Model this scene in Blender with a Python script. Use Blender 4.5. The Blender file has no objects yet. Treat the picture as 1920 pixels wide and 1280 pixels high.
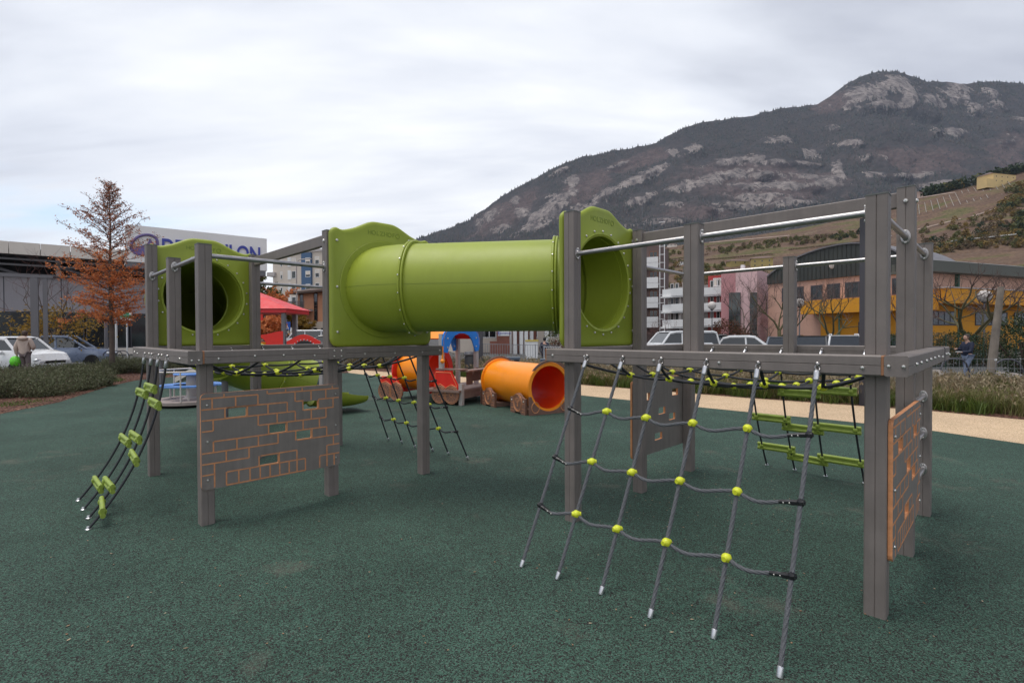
import bpy, math, random
import numpy as np
from mathutils import Vector, Matrix, Euler, noise as mnoise
R_ = math.radians
rng = random.Random(7)
nrg = np.random.default_rng(7)
sc = bpy.context.scene
COL = sc.collection
# ------------------------------------------------------------------ camera
F = 965.3; PIT = .0136; ROL = .0046; EYE = Vector((0, 0, 1.5))
fw = Vector((0, math.cos(PIT), -math.sin(PIT))); up0 = Vector((0, math.sin(PIT), math.cos(PIT))); rt0 = Vector((1, 0, 0))
rt = rt0*math.cos(ROL) - up0*math.sin(ROL); up = rt0*math.sin(ROL) + up0*math.cos(ROL)
cam = bpy.data.cameras.new('camera'); camo = bpy.data.objects.new('camera', cam); COL.objects.link(camo)
cam.sensor_width = 36; cam.lens = 36*F/1920; cam.clip_start = .05; cam.clip_end = 20000
M = Matrix((rt, up, -fw)).transposed().to_4x4(); M.translation = EYE; camo.matrix_world = M
sc.camera = camo
# ------------------------------------------------------------------ sky and sun
SUN_EL, SUN_AZ = R_(74), R_(262)       # azimuth of the sun, clockwise from +Y
w = bpy.data.worlds.new('World'); sc.world = w; w.use_nodes = True
nt = w.node_tree; nt.nodes.clear(); N = nt.nodes.new; L = nt.links.new
out = N('ShaderNodeOutputWorld'); bg = N('ShaderNodeBackground'); L(bg.outputs[0], out.inputs[0])
sky = N('ShaderNodeTexSky'); sky.sky_type = 'NISHITA'; sky.sun_disc = False
sky.sun_elevation = SUN_EL; sky.sun_rotation = SUN_AZ; sky.dust_density = 2; sky.air_density = 1.2
tc = N('ShaderNodeTexCoord'); sep = N('ShaderNodeSeparateXYZ'); L(tc.outputs['Generated'], sep.inputs[0])
def wm(op, a, b=None, c=None, clamp=False):
    n = N('ShaderNodeMath'); n.operation = op; n.use_clamp = clamp
    for i, x in enumerate((a, b, c)):
        if x is None: continue
        if isinstance(x, (int, float)): n.inputs[i].default_value = x
        else: L(x, n.inputs[i])
    return n.outputs[0]
zz = wm('MAXIMUM', sep.outputs[2], 0.0)
den = wm('ADD', zz, .16)
cx = wm('DIVIDE', sep.outputs[0], den); cy = wm('DIVIDE', sep.outputs[1], den)
cmb = N('ShaderNodeCombineXYZ'); L(cx, cmb.inputs[0]); L(cy, cmb.inputs[1])
mp = N('ShaderNodeMapping'); mp.inputs['Rotation'].default_value = (0, 0, R_(24)); mp.inputs['Scale'].default_value = (.55, 1.5, 1); L(cmb.outputs[0], mp.inputs[0])
n1 = N('ShaderNodeTexNoise'); n1.inputs['Scale'].default_value = .9; n1.inputs['Detail'].default_value = 7; n1.inputs['Roughness'].default_value = .52; n1.inputs['Distortion'].default_value = .5
L(mp.outputs[0], n1.inputs['Vector'])
n2 = N('ShaderNodeTexNoise'); n2.inputs['Scale'].default_value = 3.2; n2.inputs['Detail'].default_value = 6; L(mp.outputs[0], n2.inputs['Vector'])
# cloud brightness: whitish veil low in the middle, thicker and greyer overhead and to the sides
el = zz
side = wm('ABSOLUTE', wm('SUBTRACT', sep.outputs[0], -.04))
thick = wm('ADD', wm('MULTIPLY', wm('POWER', el, 1.5), 1.2), wm('MULTIPLY', wm('POWER', side, 2.0), .75))
val = wm('ADD', thick, wm('MULTIPLY', wm('SUBTRACT', n1.outputs[0], .5), 1.75))
val = wm('ADD', val, wm('MULTIPLY', wm('SUBTRACT', n2.outputs[0], .5), .5))
ramp = N('ShaderNodeValToRGB'); L(val, ramp.inputs[0])
e = ramp.color_ramp.elements
e[0].position = 0.10; e[0].color = (.80, .815, .835, 1)
e[1].position = 1.0; e[1].color = (.25, .27, .34, 1)
x = e.new(.42); x.color = (.64, .665, .72, 1)
skm = N('ShaderNodeMix'); skm.data_type = 'RGBA'; skm.blend_type = 'MULTIPLY'; skm.inputs[0].default_value = 1
L(sky.outputs[0], skm.inputs['A']); skm.inputs['B'].default_value = (.10, .10, .10, 1)
# gaps of blue: low on the left
gap = wm('MULTIPLY', wm('SUBTRACT', wm('MULTIPLY', sep.outputs[0], -1), .42), 5.0, clamp=True)
gl = wm('SUBTRACT', 1.0, wm('MULTIPLY', wm('ABSOLUTE', wm('SUBTRACT', el, .175)), 16), clamp=True)
gn = wm('MULTIPLY', wm('SUBTRACT', .66, n2.outputs[0]), 4.0, clamp=True)
gap = wm('MULTIPLY', wm('MULTIPLY', gap, gl), gn)
mix = N('ShaderNodeMix'); mix.data_type = 'RGBA'; L(wm('MULTIPLY', gap, .85), mix.inputs[0]); L(ramp.outputs[0], mix.inputs['A'])
blue = N('ShaderNodeMix'); blue.data_type = 'RGBA'; blue.blend_type = 'ADD'; blue.inputs[0].default_value = 1
blue.inputs['A'].default_value = (.16, .22, .29, 1); L(skm.outputs['Result'], blue.inputs['B']); L(blue.outputs['Result'], mix.inputs['B'])
L(mix.outputs['Result'], bg.inputs[0]); bg.inputs[1].default_value = 1.0
sd = bpy.data.lights.new('sun', 'SUN'); sd.energy = 2.0; sd.angle = R_(40); sd.color = (1, .96, .9)
so = bpy.data.objects.new('sun', sd); COL.objects.link(so)
sdir = Vector((math.sin(SUN_AZ)*math.cos(SUN_EL), math.cos(SUN_AZ)*math.cos(SUN_EL), math.sin(SUN_EL)))
so.rotation_euler = sdir.to_track_quat('Z', 'Y').to_euler(); so.location = (0, 0, 30)
sc.view_settings.view_transform = 'Standard'; sc.view_settings.look = 'None'; sc.view_settings.gamma = 1
sc.view_settings.exposure = 0.5
sc.cycles.max_bounces = 6; sc.cycles.transparent_max_bounces = 6; sc.cycles.volume_bounces = 0
# ------------------------------------------------------------------ helpers
def ray(px, py):
    return fw + rt*((px-960)/F) - up*((py-640)/F)
def S(px, py, Y):
    d = ray(px, py); return EYE + d*(Y/d.y)
def G(px, py, z=0.0):
    d = ray(px, py); return EYE + d*((z-1.5)/d.z)
def XY(px, Y): return S(px, 628, Y).xy
def proj(P):
    d = Vector(P)-EYE; a = d.dot(fw); return 960+F*d.dot(rt)/a, 640-F*d.dot(up)/a
def meta(o, label=None, cat=None, group=None, kind=None):
    if label: o['label'] = label
    if cat: o['category'] = cat
    if group: o['group'] = group
    if kind: o['kind'] = kind
    return o
def empty(name, loc=(0, 0, 0), label=None, cat=None, group=None):
    o = bpy.data.objects.new(name, None); COL.objects.link(o); o.location = loc; o.empty_display_size = .2
    return meta(o, label, cat, group)
def wo(o):
    v = Vector((0, 0, 0))
    while o is not None: v += o.location; o = o.parent
    return v
def frame(ax, upv=(0, 0, 1)):
    a = Vector(ax).normalized(); u = Vector(upv)
    if abs(a.dot(u.normalized())) > .999: u = Vector((0, 1, 0))
    s = a.cross(u).normalized(); u = s.cross(a).normalized()
    return a, s, u
class MB:
    def __init__(s): s.v = []; s.f = []; s.m = []
    def add(s, vs, fs, m=0):
        b = len(s.v); s.v += [tuple(v) for v in vs]; s.f += [tuple(i+b for i in f) for f in fs]; s.m += [m]*len(fs); return s
    def box(s, c, d, X=(1, 0, 0), Y=(0, 1, 0), Z=(0, 0, 1), m=0):
        c = Vector(c); X = Vector(X)*d[0]/2; Y = Vector(Y)*d[1]/2; Z = Vector(Z)*d[2]/2
        vs = [c+X*i+Y*j+Z*k for i in (-1, 1) for j in (-1, 1) for k in (-1, 1)]
        return s.add(vs, [(0, 1, 3, 2), (4, 6, 7, 5), (0, 4, 5, 1), (2, 3, 7, 6), (0, 2, 6, 4), (1, 5, 7, 3)], m)
    def bb(s, x0, x1, y0, y1, z0, z1, m=0):
        return s.box(((x0+x1)/2, (y0+y1)/2, (z0+z1)/2), (x1-x0, y1-y0, z1-z0), m=m)
    def sweep(s, prof, p0, p1, upv=(0, 0, 1), m=0):
        p0 = Vector(p0); p1 = Vector(p1); a, x, u = frame(p1-p0, upv); n = len(prof)
        vs = [p+x*q[0]+u*q[1] for p in (p0, p1) for q in prof]
        fs = [(i, (i+1) % n, n+(i+1) % n, n+i) for i in range(n)]+[tuple(range(n-1, -1, -1)), tuple(range(n, 2*n))]
        return s.add(vs, fs, m)
    def bar(s, p0, p1, wd, h, ch=.004, groove=0, upv=(0, 0, 1), m=0, gs=(0, 1, 2, 3)):
        a, b = wd/2, h/2; P = []
        cs = [(a, -b, 0, 1), (a, b, -1, 0), (-a, b, 0, -1), (-a, -b, 1, 0)]
        for k, (x, y, dx, dy) in enumerate(cs):
            Ln = h if k % 2 == 0 else wd
            P.append((x+dx*ch, y+dy*ch))
            if groove and k in gs:
                g = groove; ix, iy = [(-1, 0), (0, -1), (1, 0), (0, 1)][k]
                mx, my = x+dx*Ln/2, y+dy*Ln/2
                P += [(mx-dx*g, my-dy*g), (mx+ix*g*1.3, my+iy*g*1.3), (mx+dx*g, my+dy*g)]
            P.append((x+dx*(Ln-ch), y+dy*(Ln-ch)))
        return s.sweep(P, p0, p1, upv, m)
    def tube(s, pts, r, n=8, m=0, cap=True, rad=None, lobes=0, twist=0, closed=False):
        pts = [Vector(p) for p in pts]; k = len(pts); u = None; rings = []; acc = 0
        for i, p in enumerate(pts):
            if closed: t = pts[(i+1) % k]-pts[i-1]
            else: t = pts[min(i+1, k-1)]-pts[max(i-1, 0)]
            if t.length < 1e-9: t = Vector((0, 0, 1))
            t.normalize()
            if u is None: u = t.orthogonal().normalized()
            else: u = (u-t*u.dot(t)).normalized()
            wv = t.cross(u); rr = rad[i] if rad else r
            if i: acc += (p-pts[i-1]).length
            ring = []
            for j in range(n):
                a = 2*math.pi*j/n; q = rr*(1+(.16 if j % 2 else -.1) if lobes else 1); a += twist*acc
                ring.append(p+(u*math.cos(a)+wv*math.sin(a))*q)
            rings.append(ring)
        vs = [v for r_ in rings for v in r_]; fs = []
        for i in range(k if closed else k-1):
            i2 = (i+1) % k
            for j in range(n): fs.append((i*n+j, i*n+(j+1) % n, i2*n+(j+1) % n, i2*n+j))
        if cap and not closed: fs += [tuple(range(n-1, -1, -1)), tuple((k-1)*n+j for j in range(n))]
        return s.add(vs, fs, m)
    def lathe(s, prof, c=(0, 0, 0), ax=(0, 0, 1), n=16, m=0, sx=1, sy=1):
        a, x, u = frame(ax, (0, 0, 1) if abs(Vector(ax).normalized().z) < .9 else (0, 1, 0)); c = Vector(c); vs = []
        for (r, h) in prof:
            for j in range(n):
                t = 2*math.pi*j/n; vs.append(c+a*h+(x*math.cos(t)*sx+u*math.sin(t)*sy)*r)
        k = len(prof); fs = [(i*n+j, i*n+(j+1) % n, (i+1)*n+(j+1) % n, (i+1)*n+j) for i in range(k-1) for j in range(n)]
        if prof[0][0] > 1e-6: fs.append(tuple(range(n-1, -1, -1)))
        if prof[-1][0] > 1e-6: fs.append(tuple((k-1)*n+j for j in range(n)))
        return s.add(vs, fs, m)
    def ball(s, c, r, n=10, m=0, sc3=(1, 1, 1)):
        c = Vector(c); k = n//2+1; vs = [c+Vector((0, 0, r*sc3[2]))]
        for i in range(1, k):
            p = math.pi*i/k
            for j in range(n):
                t = 2*math.pi*j/n; vs.append(c+Vector((r*math.sin(p)*math.cos(t)*sc3[0], r*math.sin(p)*math.sin(t)*sc3[1], r*math.cos(p)*sc3[2])))
        vs.append(c-Vector((0, 0, r*sc3[2]))); fs = [(0, 1+j, 1+(j+1) % n) for j in range(n)]
        for i in range(k-2):
            for j in range(n):
                a = 1+i*n; fs.append((a+j, a+n+j, a+n+(j+1) % n, a+(j+1) % n))
        a = 1+(k-2)*n; fs += [(a+j, len(vs)-1, a+(j+1) % n) for j in range(n)]
        return s.add(vs, fs, m)
    def prism(s, poly, o, X, Y, th, m=0, me=None):
        """polygon in the (X,Y) plane at o, thickness th along X x Y"""
        o = Vector(o); X = Vector(X); Y = Vector(Y); Z = X.cross(Y).normalized(); n = len(poly)
        vs = [o+X*p[0]+Y*p[1] for p in poly]+[o+X*p[0]+Y*p[1]+Z*th for p in poly]
        s.add(vs, [tuple(range(n-1, -1, -1)), tuple(range(n, 2*n))], m)
        return s.add(vs, [(i, (i+1) % n, n+(i+1) % n, n+i) for i in range(n)], m if me is None else me)
    def build(s, name, mats, parent=None, smooth=None, sub=0, **kw):
        me = bpy.data.meshes.new(name); off = wo(parent) if parent else Vector((0, 0, 0))
        v = np.array(s.v, dtype=np.float64).reshape(-1, 3) - np.array(off)
        me.from_pydata([tuple(q) for q in v], [], s.f)
        if not isinstance(mats, (list, tuple)): mats = [mats]
        for mt in mats: me.materials.append(mt)
        if any(s.m): me.polygons.foreach_set('material_index', s.m)
        if smooth is not None:
            me.shade_smooth()
            if smooth < 179: me.set_sharp_from_angle(angle=R_(smooth))
        me.validate(); me.update()
        o = bpy.data.objects.new(name, me); COL.objects.link(o)
        if parent: o.parent = parent
        if sub:
            md = o.modifiers.new('sub', 'SUBSURF'); md.levels = sub; md.render_levels = sub
        return meta(o, **kw)
def inst(name, me, parent, loc, rot=None, scale=None):
    o = bpy.data.objects.new(name, me); COL.objects.link(o)
    if parent: o.parent = parent; loc = Vector(loc)-wo(parent)
    o.location = loc
    if rot is not None: o.rotation_euler = rot
    if scale: o.scale = scale
    return o
def kids(o): return [c for c in list(bpy.data.objects) if c.parent == o]
def copy_tree(o, parent=None):
    c = o.copy(); COL.objects.link(c); c.parent = parent
    for ch in kids(o): copy_tree(ch, c)
    return c
def lerp(a, b, t): return a+(b-a)*t
def interp(x, pts):
    if x <= pts[0][0]: return pts[0][1]
    for (a, b), (c, d) in zip(pts, pts[1:]):
        if x <= c: return b+(d-b)*(x-a)/(c-a)
    return pts[-1][1]
# ------------------------------------------------------------------ materials
def mk(name, col, rough=.6, metal=0, var=.12, vs=6, bump=0, bs=60, coat=0, spec=.5, col2=None, c2s=3, c2t=.55, island=0, detail=4, sep2=.1, trans=0, streak=0):
    m = bpy.data.materials.new(name); m.use_nodes = True; t = m.node_tree; b = t.nodes['Principled BSDF']; n = t.nodes.new; l = t.links.new
    b.inputs['Roughness'].default_value = rough; b.inputs['Metallic'].default_value = metal; b.inputs['Specular IOR Level'].default_value = spec
    if coat: b.inputs['Coat Weight'].default_value = coat; b.inputs['Coat Roughness'].default_value = .08
    c = n('ShaderNodeTexCoord'); cur = None
    rgb = n('ShaderNodeRGB'); rgb.outputs[0].default_value = (*col, 1); cur = rgb.outputs[0]
    def mixc(f, a, bcol, mode='MIX'):
        x = n('ShaderNodeMix'); x.data_type = 'RGBA'; x.blend_type = mode
        if isinstance(f, float): x.inputs[0].default_value = f
        else: l(f, x.inputs[0])
        l(a, x.inputs['A'])
        if isinstance(bcol, tuple): x.inputs['B'].default_value = (*bcol, 1)
        else: l(bcol, x.inputs['B'])
        return x.outputs['Result']
    if col2:
        q = n('ShaderNodeTexNoise'); q.inputs['Scale'].default_value = c2s; q.inputs['Detail'].default_value = detail; l(c.outputs['Object'], q.inputs['Vector'])
        mr = n('ShaderNodeMapRange'); mr.inputs[1].default_value = c2t-sep2; mr.inputs[2].default_value = c2t+sep2; l(q.outputs[0], mr.inputs[0])
        cur = mixc(mr.outputs[0], cur, col2)
    if var:
        q = n('ShaderNodeTexNoise'); q.inputs['Scale'].default_value = vs; q.inputs['Detail'].default_value = 5; l(c.outputs['Object'], q.inputs['Vector'])
        mr = n('ShaderNodeMapRange'); mr.inputs[1].default_value = .25; mr.inputs[2].default_value = .75; mr.inputs[3].default_value = 1-var; mr.inputs[4].default_value = 1+var; l(q.outputs[0], mr.inputs[0])
        cur = mixc(1.0, cur, mr.outputs[0], 'MULTIPLY')
        r2 = n('ShaderNodeMapRange'); r2.inputs[1].default_value = .3; r2.inputs[2].default_value = .7; r2.inputs[3].default_value = max(rough-.08, .02); r2.inputs[4].default_value = min(rough+.1, 1); l(q.outputs[0], r2.inputs[0]); l(r2.outputs[0], b.inputs['Roughness'])
    if streak:
        mpn = n('ShaderNodeMapping'); mpn.inputs['Scale'].default_value = (9, 9, .7); l(c.outputs['Object'], mpn.inputs[0])
        q = n('ShaderNodeTexNoise'); q.inputs['Scale'].default_value = 3; q.inputs['Detail'].default_value = 5; l(mpn.outputs[0], q.inputs['Vector'])
        mr = n('ShaderNodeMapRange'); mr.inputs[1].default_value = .3; mr.inputs[2].default_value = .8; mr.inputs[3].default_value = 1+streak*.4; mr.inputs[4].default_value = 1-streak; l(q.outputs[0], mr.inputs[0])
        cur = mixc(1.0, cur, mr.outputs[0], 'MULTIPLY')
    if island:
        gi = n('ShaderNodeNewGeometry'); mr = n('ShaderNodeMapRange'); mr.inputs[3].default_value = 1-island; mr.inputs[4].default_value = 1+island; l(gi.outputs['Random Per Island'], mr.inputs[0])
        cur = mixc(1.0, cur, mr.outputs[0], 'MULTIPLY')
    l(cur, b.inputs['Base Color'])
    if bump:
        q = n('ShaderNodeTexNoise'); q.inputs['Scale'].default_value = bs; q.inputs['Detail'].default_value = 4; l(c.outputs['Object'], q.inputs['Vector'])
        bp = n('ShaderNodeBump'); bp.inputs['Strength'].default_value = bump; bp.inputs['Distance'].default_value = .01; l(q.outputs[0], bp.inputs['Height']); l(bp.outputs[0], b.inputs['Normal'])
    if trans:
        b.inputs['Transmission Weight'].default_value = trans
    return m
def mk_leaf(name, cols, rough=.6, tr=.25):
    m = bpy.data.materials.new(name); m.use_nodes = True; t = m.node_tree; n = t.nodes.new; l = t.links.new
    b = t.nodes['Principled BSDF']; b.inputs['Roughness'].default_value = rough; b.inputs['Specular IOR Level'].default_value = .25
    g = n('ShaderNodeNewGeometry'); r = n('ShaderNodeValToRGB'); l(g.outputs['Random Per Island'], r.inputs[0]); es = r.color_ramp.elements
    es[0].color = (*cols[0], 1); es[1].color = (*cols[-1], 1)
    for i, c in enumerate(cols[1:-1]):
        x = es.new((i+1)/(len(cols)-1)); x.color = (*c, 1)
    l(r.outputs[0], b.inputs['Base Color'])
    tl = n('ShaderNodeBsdfTranslucent'); l(r.outputs[0], tl.inputs[0]); mx = n('ShaderNodeMixShader'); mx.inputs[0].default_value = tr
    l(b.outputs[0], mx.inputs[1]); l(tl.outputs[0], mx.inputs[2]); l(mx.outputs[0], t.nodes['Material Output'].inputs[0])
    return m
def mk_speck(name, cols, scale, rough=.9, big=.2, bump=.5, bsc=None, stain=None):
    """granulate: voronoi cells coloured at random from a ramp"""
    m = bpy.data.materials.new(name); m.use_nodes = True; t = m.node_tree; n = t.nodes.new; l = t.links.new
    b = t.nodes['Principled BSDF']; b.inputs['Roughness'].default_value = rough; b.inputs['Specular IOR Level'].default_value = .2
    c = n('ShaderNodeTexCoord'); v = n('ShaderNodeTexVoronoi'); v.inputs['Scale'].default_value = scale; l(c.outputs['Object'], v.inputs['Vector'])
    s_ = n('ShaderNodeSeparateColor'); l(v.outputs['Color'], s_.inputs[0])
    r = n('ShaderNodeValToRGB'); l(s_.outputs[0], r.inputs[0]); es = r.color_ramp.elements; r.color_ramp.interpolation = 'CONSTANT'
    es[0].color = (*cols[0][1], 1); es[1].position = cols[1][0]; es[1].color = (*cols[1][1], 1)
    for p, cc in cols[2:]:
        x = es.new(p); x.color = (*cc, 1)
    q = n('ShaderNodeTexNoise'); q.inputs['Scale'].default_value = .7; q.inputs['Detail'].default_value = 8; q.inputs['Roughness'].default_value = .65; l(c.outputs['Object'], q.inputs['Vector'])
    mr = n('ShaderNodeMapRange'); mr.inputs[1].default_value = .3; mr.inputs[2].default_value = .7; mr.inputs[3].default_value = 1-big; mr.inputs[4].default_value = 1+big; l(q.outputs[0], mr.inputs[0])
    x = n('ShaderNodeMix'); x.data_type = 'RGBA'; x.blend_type = 'MULTIPLY'; x.inputs[0].default_value = 1; l(r.outputs[0], x.inputs['A']); l(mr.outputs[0], x.inputs['B']); cur = x.outputs['Result']
    if stain:
        q2 = n('ShaderNodeTexNoise'); q2.inputs['Scale'].default_value = stain[1]; q2.inputs['Detail'].default_value = 9; q2.inputs['Roughness'].default_value = .7; l(c.outputs['Object'], q2.inputs['Vector'])
        m2 = n('ShaderNodeMapRange'); m2.inputs[1].default_value = stain[2]; m2.inputs[2].default_value = stain[2]+.12; m2.inputs[4].default_value = stain[3]; l(q2.outputs[0], m2.inputs[0])
        x2 = n('ShaderNodeMix'); x2.data_type = 'RGBA'; l(m2.outputs[0], x2.inputs[0]); l(cur, x2.inputs['A']); x2.inputs['B'].default_value = (*stain[0], 1); cur = x2.outputs['Result']
    l(cur, b.inputs['Base Color'])
    bp = n('ShaderNodeBump'); bp.inputs['Strength'].default_value = bump; bp.inputs['Distance'].default_value = .004; l(v.outputs['Distance'], bp.inputs['Height']); l(bp.outputs[0], b.inputs['Normal'])
    return m
POST = mk('grey_composite', (.198, .170, .155), .55, var=.12, vs=7, bump=.12, bs=90, streak=.10)
GROOVE = mk('routed_core', (.62, .27, .12), .7, var=.2, vs=30)
EDGE = mk('orange_core_edge', (.33, .15, .07), .6, var=.2, vs=14)
STEEL = mk('steel', (.46, .44, .43), .36, 1, var=.08, vs=18)
BOLT = mk('bolt_zinc', (.70, .68, .64), .3, .9, var=.1, vs=60)
CAPM = mk('cap_green_grey', (.13, .14, .13), .5, var=.1)
GREEN = mk('green_plastic', (.285, .345, .030), .48, var=.08, vs=2.0, bump=.04, bs=140, streak=.045)
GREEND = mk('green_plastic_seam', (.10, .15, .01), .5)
YEL = mk('yellow_ball', (.62, .67, .03), .4, var=.12, vs=30)
RUNG = mk('green_rung', (.27, .36, .05), .42, var=.15, vs=20)
ROPE = mk('rope_grey', (.105, .11, .12), .75, var=.25, vs=80, bump=.6, bs=220)
ROPED = mk('rope_dark', (.025, .027, .032), .7, var=.25, vs=60)
BLACK = mk('black_plastic', (.012, .012, .014), .35, var=.1)
FERR = mk('ferrule', (.66, .66, .68), .33, .9, var=.1)
ORANGE = mk('orange_plastic', (1.0, .31, .008), .36, var=.04, vs=3, streak=.04)
REDI = mk('red_plastic', (.88, .07, .008), .4, var=.05)
REDP = mk('red_panel', (.80, .022, .012), .45, var=.06)
BLUEP = mk('blue_panel', (.008, .23, .80), .4, var=.06)
BROWN = mk('brown_panel', (.20, .105, .075), .6, var=.15, vs=18)
BROWNL = mk('brown_deck', (.26, .17, .14), .6, var=.15, vs=12)
LGREY = mk('light_grey_post', (.46, .42, .40), .5, var=.08, vs=10)
CREAM = mk('cream_panel', (.72, .65, .57), .6, var=.05, vs=1, streak=.04)
WHITE = mk('white_paint', (.74, .74, .73), .5, var=.05, streak=.05)
DARKM = mk('dark_metal', (.055, .055, .068), .5, var=.1, vs=3)
GREYM = mk('grey_metal', (.16, .155, .165), .5, var=.08, vs=2)
WPANEL = mk('grey_cladding', (.34, .32, .34), .6, var=.06, vs=.7, streak=.1)
GLASS = mk('dark_glass', (.015, .02, .022), .06, var=.15, vs=.8, spec=.8, col2=(.05, .06, .055), c2s=.7)
CARGL = mk('car_glass', (.012, .016, .018), .05, var=0, spec=.8, coat=.5)
TYRE = mk('tyre', (.015, .015, .016), .8)
# ================================================================== the climbing frame
class Unit:
    def __init__(s, o, a): s.o = Vector((*o, 0)); s.t = Vector((math.cos(a), math.sin(a), 0)); s.n = Vector((math.sin(a), -math.cos(a), 0))
    def p(s, i, j, z=0): return s.o+s.t*i+s.n*j+Vector((0, 0, z))
    def hit(s, px, py, i=None, j=None):
        d = ray(px, py); ax = s.t if i is not None else s.n; k = i if i is not None else j
        return EYE+d*((k-(EYE-s.o).dot(ax))/d.dot(ax))
UL = Unit((-3.875, 5.545), .7792); UR = Unit((.488, 4.142), .8024)
s1 = 1.045; s2 = 2.09; nn = 2.023; ZT, ZL, ZB, ZB0 = 2.47, 2.22, 1.385, 1.28; ZR = 2.14
frm = empty('climbing_frame', (-.4, 4.9, 0), 'two grey post play decks joined by a big green crawl tunnel on green rubber ground', 'climbing frame')
ZV = Vector((0, 0, 1))
b_ = MB(); b_.lathe([(0.0095, 0), (.0095, .003), (.007, .007), (0, .0085)], n=10); proto_bolt = b_.build('bolt', BOLT, smooth=40).data
bpy.data.objects.remove(bpy.data.objects['bolt'])
def bolt(parent, p, nrm, s=1.0):
    q = Vector(nrm).to_track_quat('Z', 'Y').to_euler()
    return inst('bolt', proto_bolt, parent, p, q, (s, s, s))
def post(U, i, j, top, z0=-.05):
    b = MB(); b.bar(U.p(i, j, z0), U.p(i, j, top), .1, .1, .006, .003, upv=tuple(U.t)); o = b.build('post', POST, frm)
    c = MB(); c.bar(U.p(i, j, top+.001), U.p(i, j, top+.008), .104, .104, .008, upv=tuple(U.t)); c.build('post_cap', CAPM, o)
    return o
PO = {}
for (i, j, z) in ((0, 0, ZT), (s1, 0, ZT), (s2, 0, ZT), (s1, nn, ZT), (s2, nn, ZT), (0, nn, ZL)): PO['L', i, j] = post(UL, i, j, z)
for (i, j, z) in ((0, 0, ZT), (s1, 0, ZT), (s2, 0, ZL), (s1, nn, ZT), (s2, nn, ZL), (0, nn, ZL)): PO['R', i, j] = post(UR, i, j, z)
for U, k in ((UL, 'L'), (UR, 'R')):
    for i in (0, s2): PO[k, i, nn/2] = post(U, i, nn/2, ZL, ZB0+.005)
def beam(U, a, b, strips=(0, 0), bolts=(), nrm=None, wd=.1):
    zc = (ZB+ZB0)/2; p0 = U.p(*a, zc); p1 = U.p(*b, zc); m = MB(); m.bar(p0, p1, wd, ZB-ZB0, .007, .003, gs=(0, 2)); o = m.build('beam', POST, frm)
    d = (p1-p0).normalized()
    for q, e_, sg in ((p0, strips[0], -1), (p1, strips[1], 1)):
        if e_:
            m = MB(); m.bar(q+d*sg*.0005, q+d*sg*.012, wd-.004, ZB-ZB0-.004, .004); m.build('end_strip', EDGE, o)
    for f in bolts: bolt(o, p0.lerp(p1, f)+Vector(nrm)*(wd/2)+ZV*(-.012 if int(f*97) % 2 else .0), nrm, 1.1)
    return o
# left deck
beam(UL, (-.1, -.15), (-.1, nn+.15), (1, 0), (.05, .12, .38, .62, .9), -UL.t)
m = MB(); 
bl1 = beam(UL, (-.036, nn+.1), (s1-.12, nn+.1), (1, 0), (.10, .38, .62, .9), UL.n)
bl2 = beam(UL, (s1-.119, nn+.1), (s2+.15, nn+.1), (0, 0), (.3, .55, .8, .97), UL.n)
m.box(UL.p(s1, nn+.1525, (ZB+ZB0)/2), (.17, .006, ZB-ZB0-.004), UL.t, UL.n); pl = m.build('splice_plate', POST, bl2)
for di in (-.035, .035):
    for dz in (-.025, .025): bolt(pl, UL.p(s1+di, nn+.156, (ZB+ZB0)/2+dz), UL.n)
for di in (-.03, .03): bolt(bl1, UL.p(-.1, nn+.151, (ZB+ZB0)/2-.02) + UL.t*di*.8, UL.n)
beam(UL, (-.049, -.1), (s2+.049, -.1)); beam(UL, (s2+.1, -.15), (s2+.1, nn+.049))
# right deck
bF = beam(UR, (-.1, -.15), (-.1, nn+.037), (1, 1), (.03, .17, .43, .63, .965), -UR.t)
bS = beam(UR, (-.15, nn+.1), (s2*.86, nn+.1), (0, 0), (.15, .25, .38, .5, .62, .75, .9), UR.n)
for di in (-.03, .03): bolt(bS, UR.p(-.151, nn+.1+di, (ZB+ZB0)/2), -UR.t)
bS2 = beam(UR, (s2*.86+.006, nn+.1), (s2+.15, nn+.1), (0, 1), (.25, .6, .9), UR.n)
m = MB(); m.bar(UR.p(s2*.86-.006, nn+.1, (ZB+ZB0)/2), UR.p(s2*.86+.012, nn+.1, (ZB+ZB0)/2), .106, ZB-ZB0+.008, .006); m.build('strap', DARKM, bS2)
beam(UR, (s2+.1, -.049), (s2+.1, nn+.049)); beam(UR, (-.049, -.1), (s2+.15, -.1))
for U, k in ((UL, 'L'), (UR, 'R')):      # little bolts on post heads
    for (i, j) in ((s1, nn), (s2, 0)):
        if (k, i, j) in PO: bolt(PO[k, i, j], U.p(i, j, ZT-.09)+U.n*.05, U.n, 1.6); bolt(PO[k, i, j], U.p(i, j, (ZT if i == s1 or k == 'L' else ZL)-.09)-U.t*.05, -U.t, 1.6)
bolt(PO['R', s1, 0], UR.p(s1, 0, ZT-.09)-UR.t*.05, -UR.t, 1.6)
def rail(U, a, b, z=ZR, r=.019):
    p0 = U.p(*a, z); p1 = U.p(*b, z); d = (p1-p0).normalized(); p0 = p0+d*.05; p1 = p1-d*.05
    m = MB(); m.tube([p0, p1], r, 14); o = m.build('rail', STEEL, frm, smooth=50)
    for q, sg in ((p0, 1), (p1, -1)):
        m = MB(); m.lathe([(.046, 0), (.046, .004), (.042, .006), (.027, .006), (.024, .012), (.02, .014)], q, d*sg, 20, sx=.62, sy=1.05)
        f = m.build('flange', STEEL, o, smooth=30)
        for dz in (-.038, .038): bolt(f, q+d*sg*.006+ZV*dz, d*sg, .9)
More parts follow.
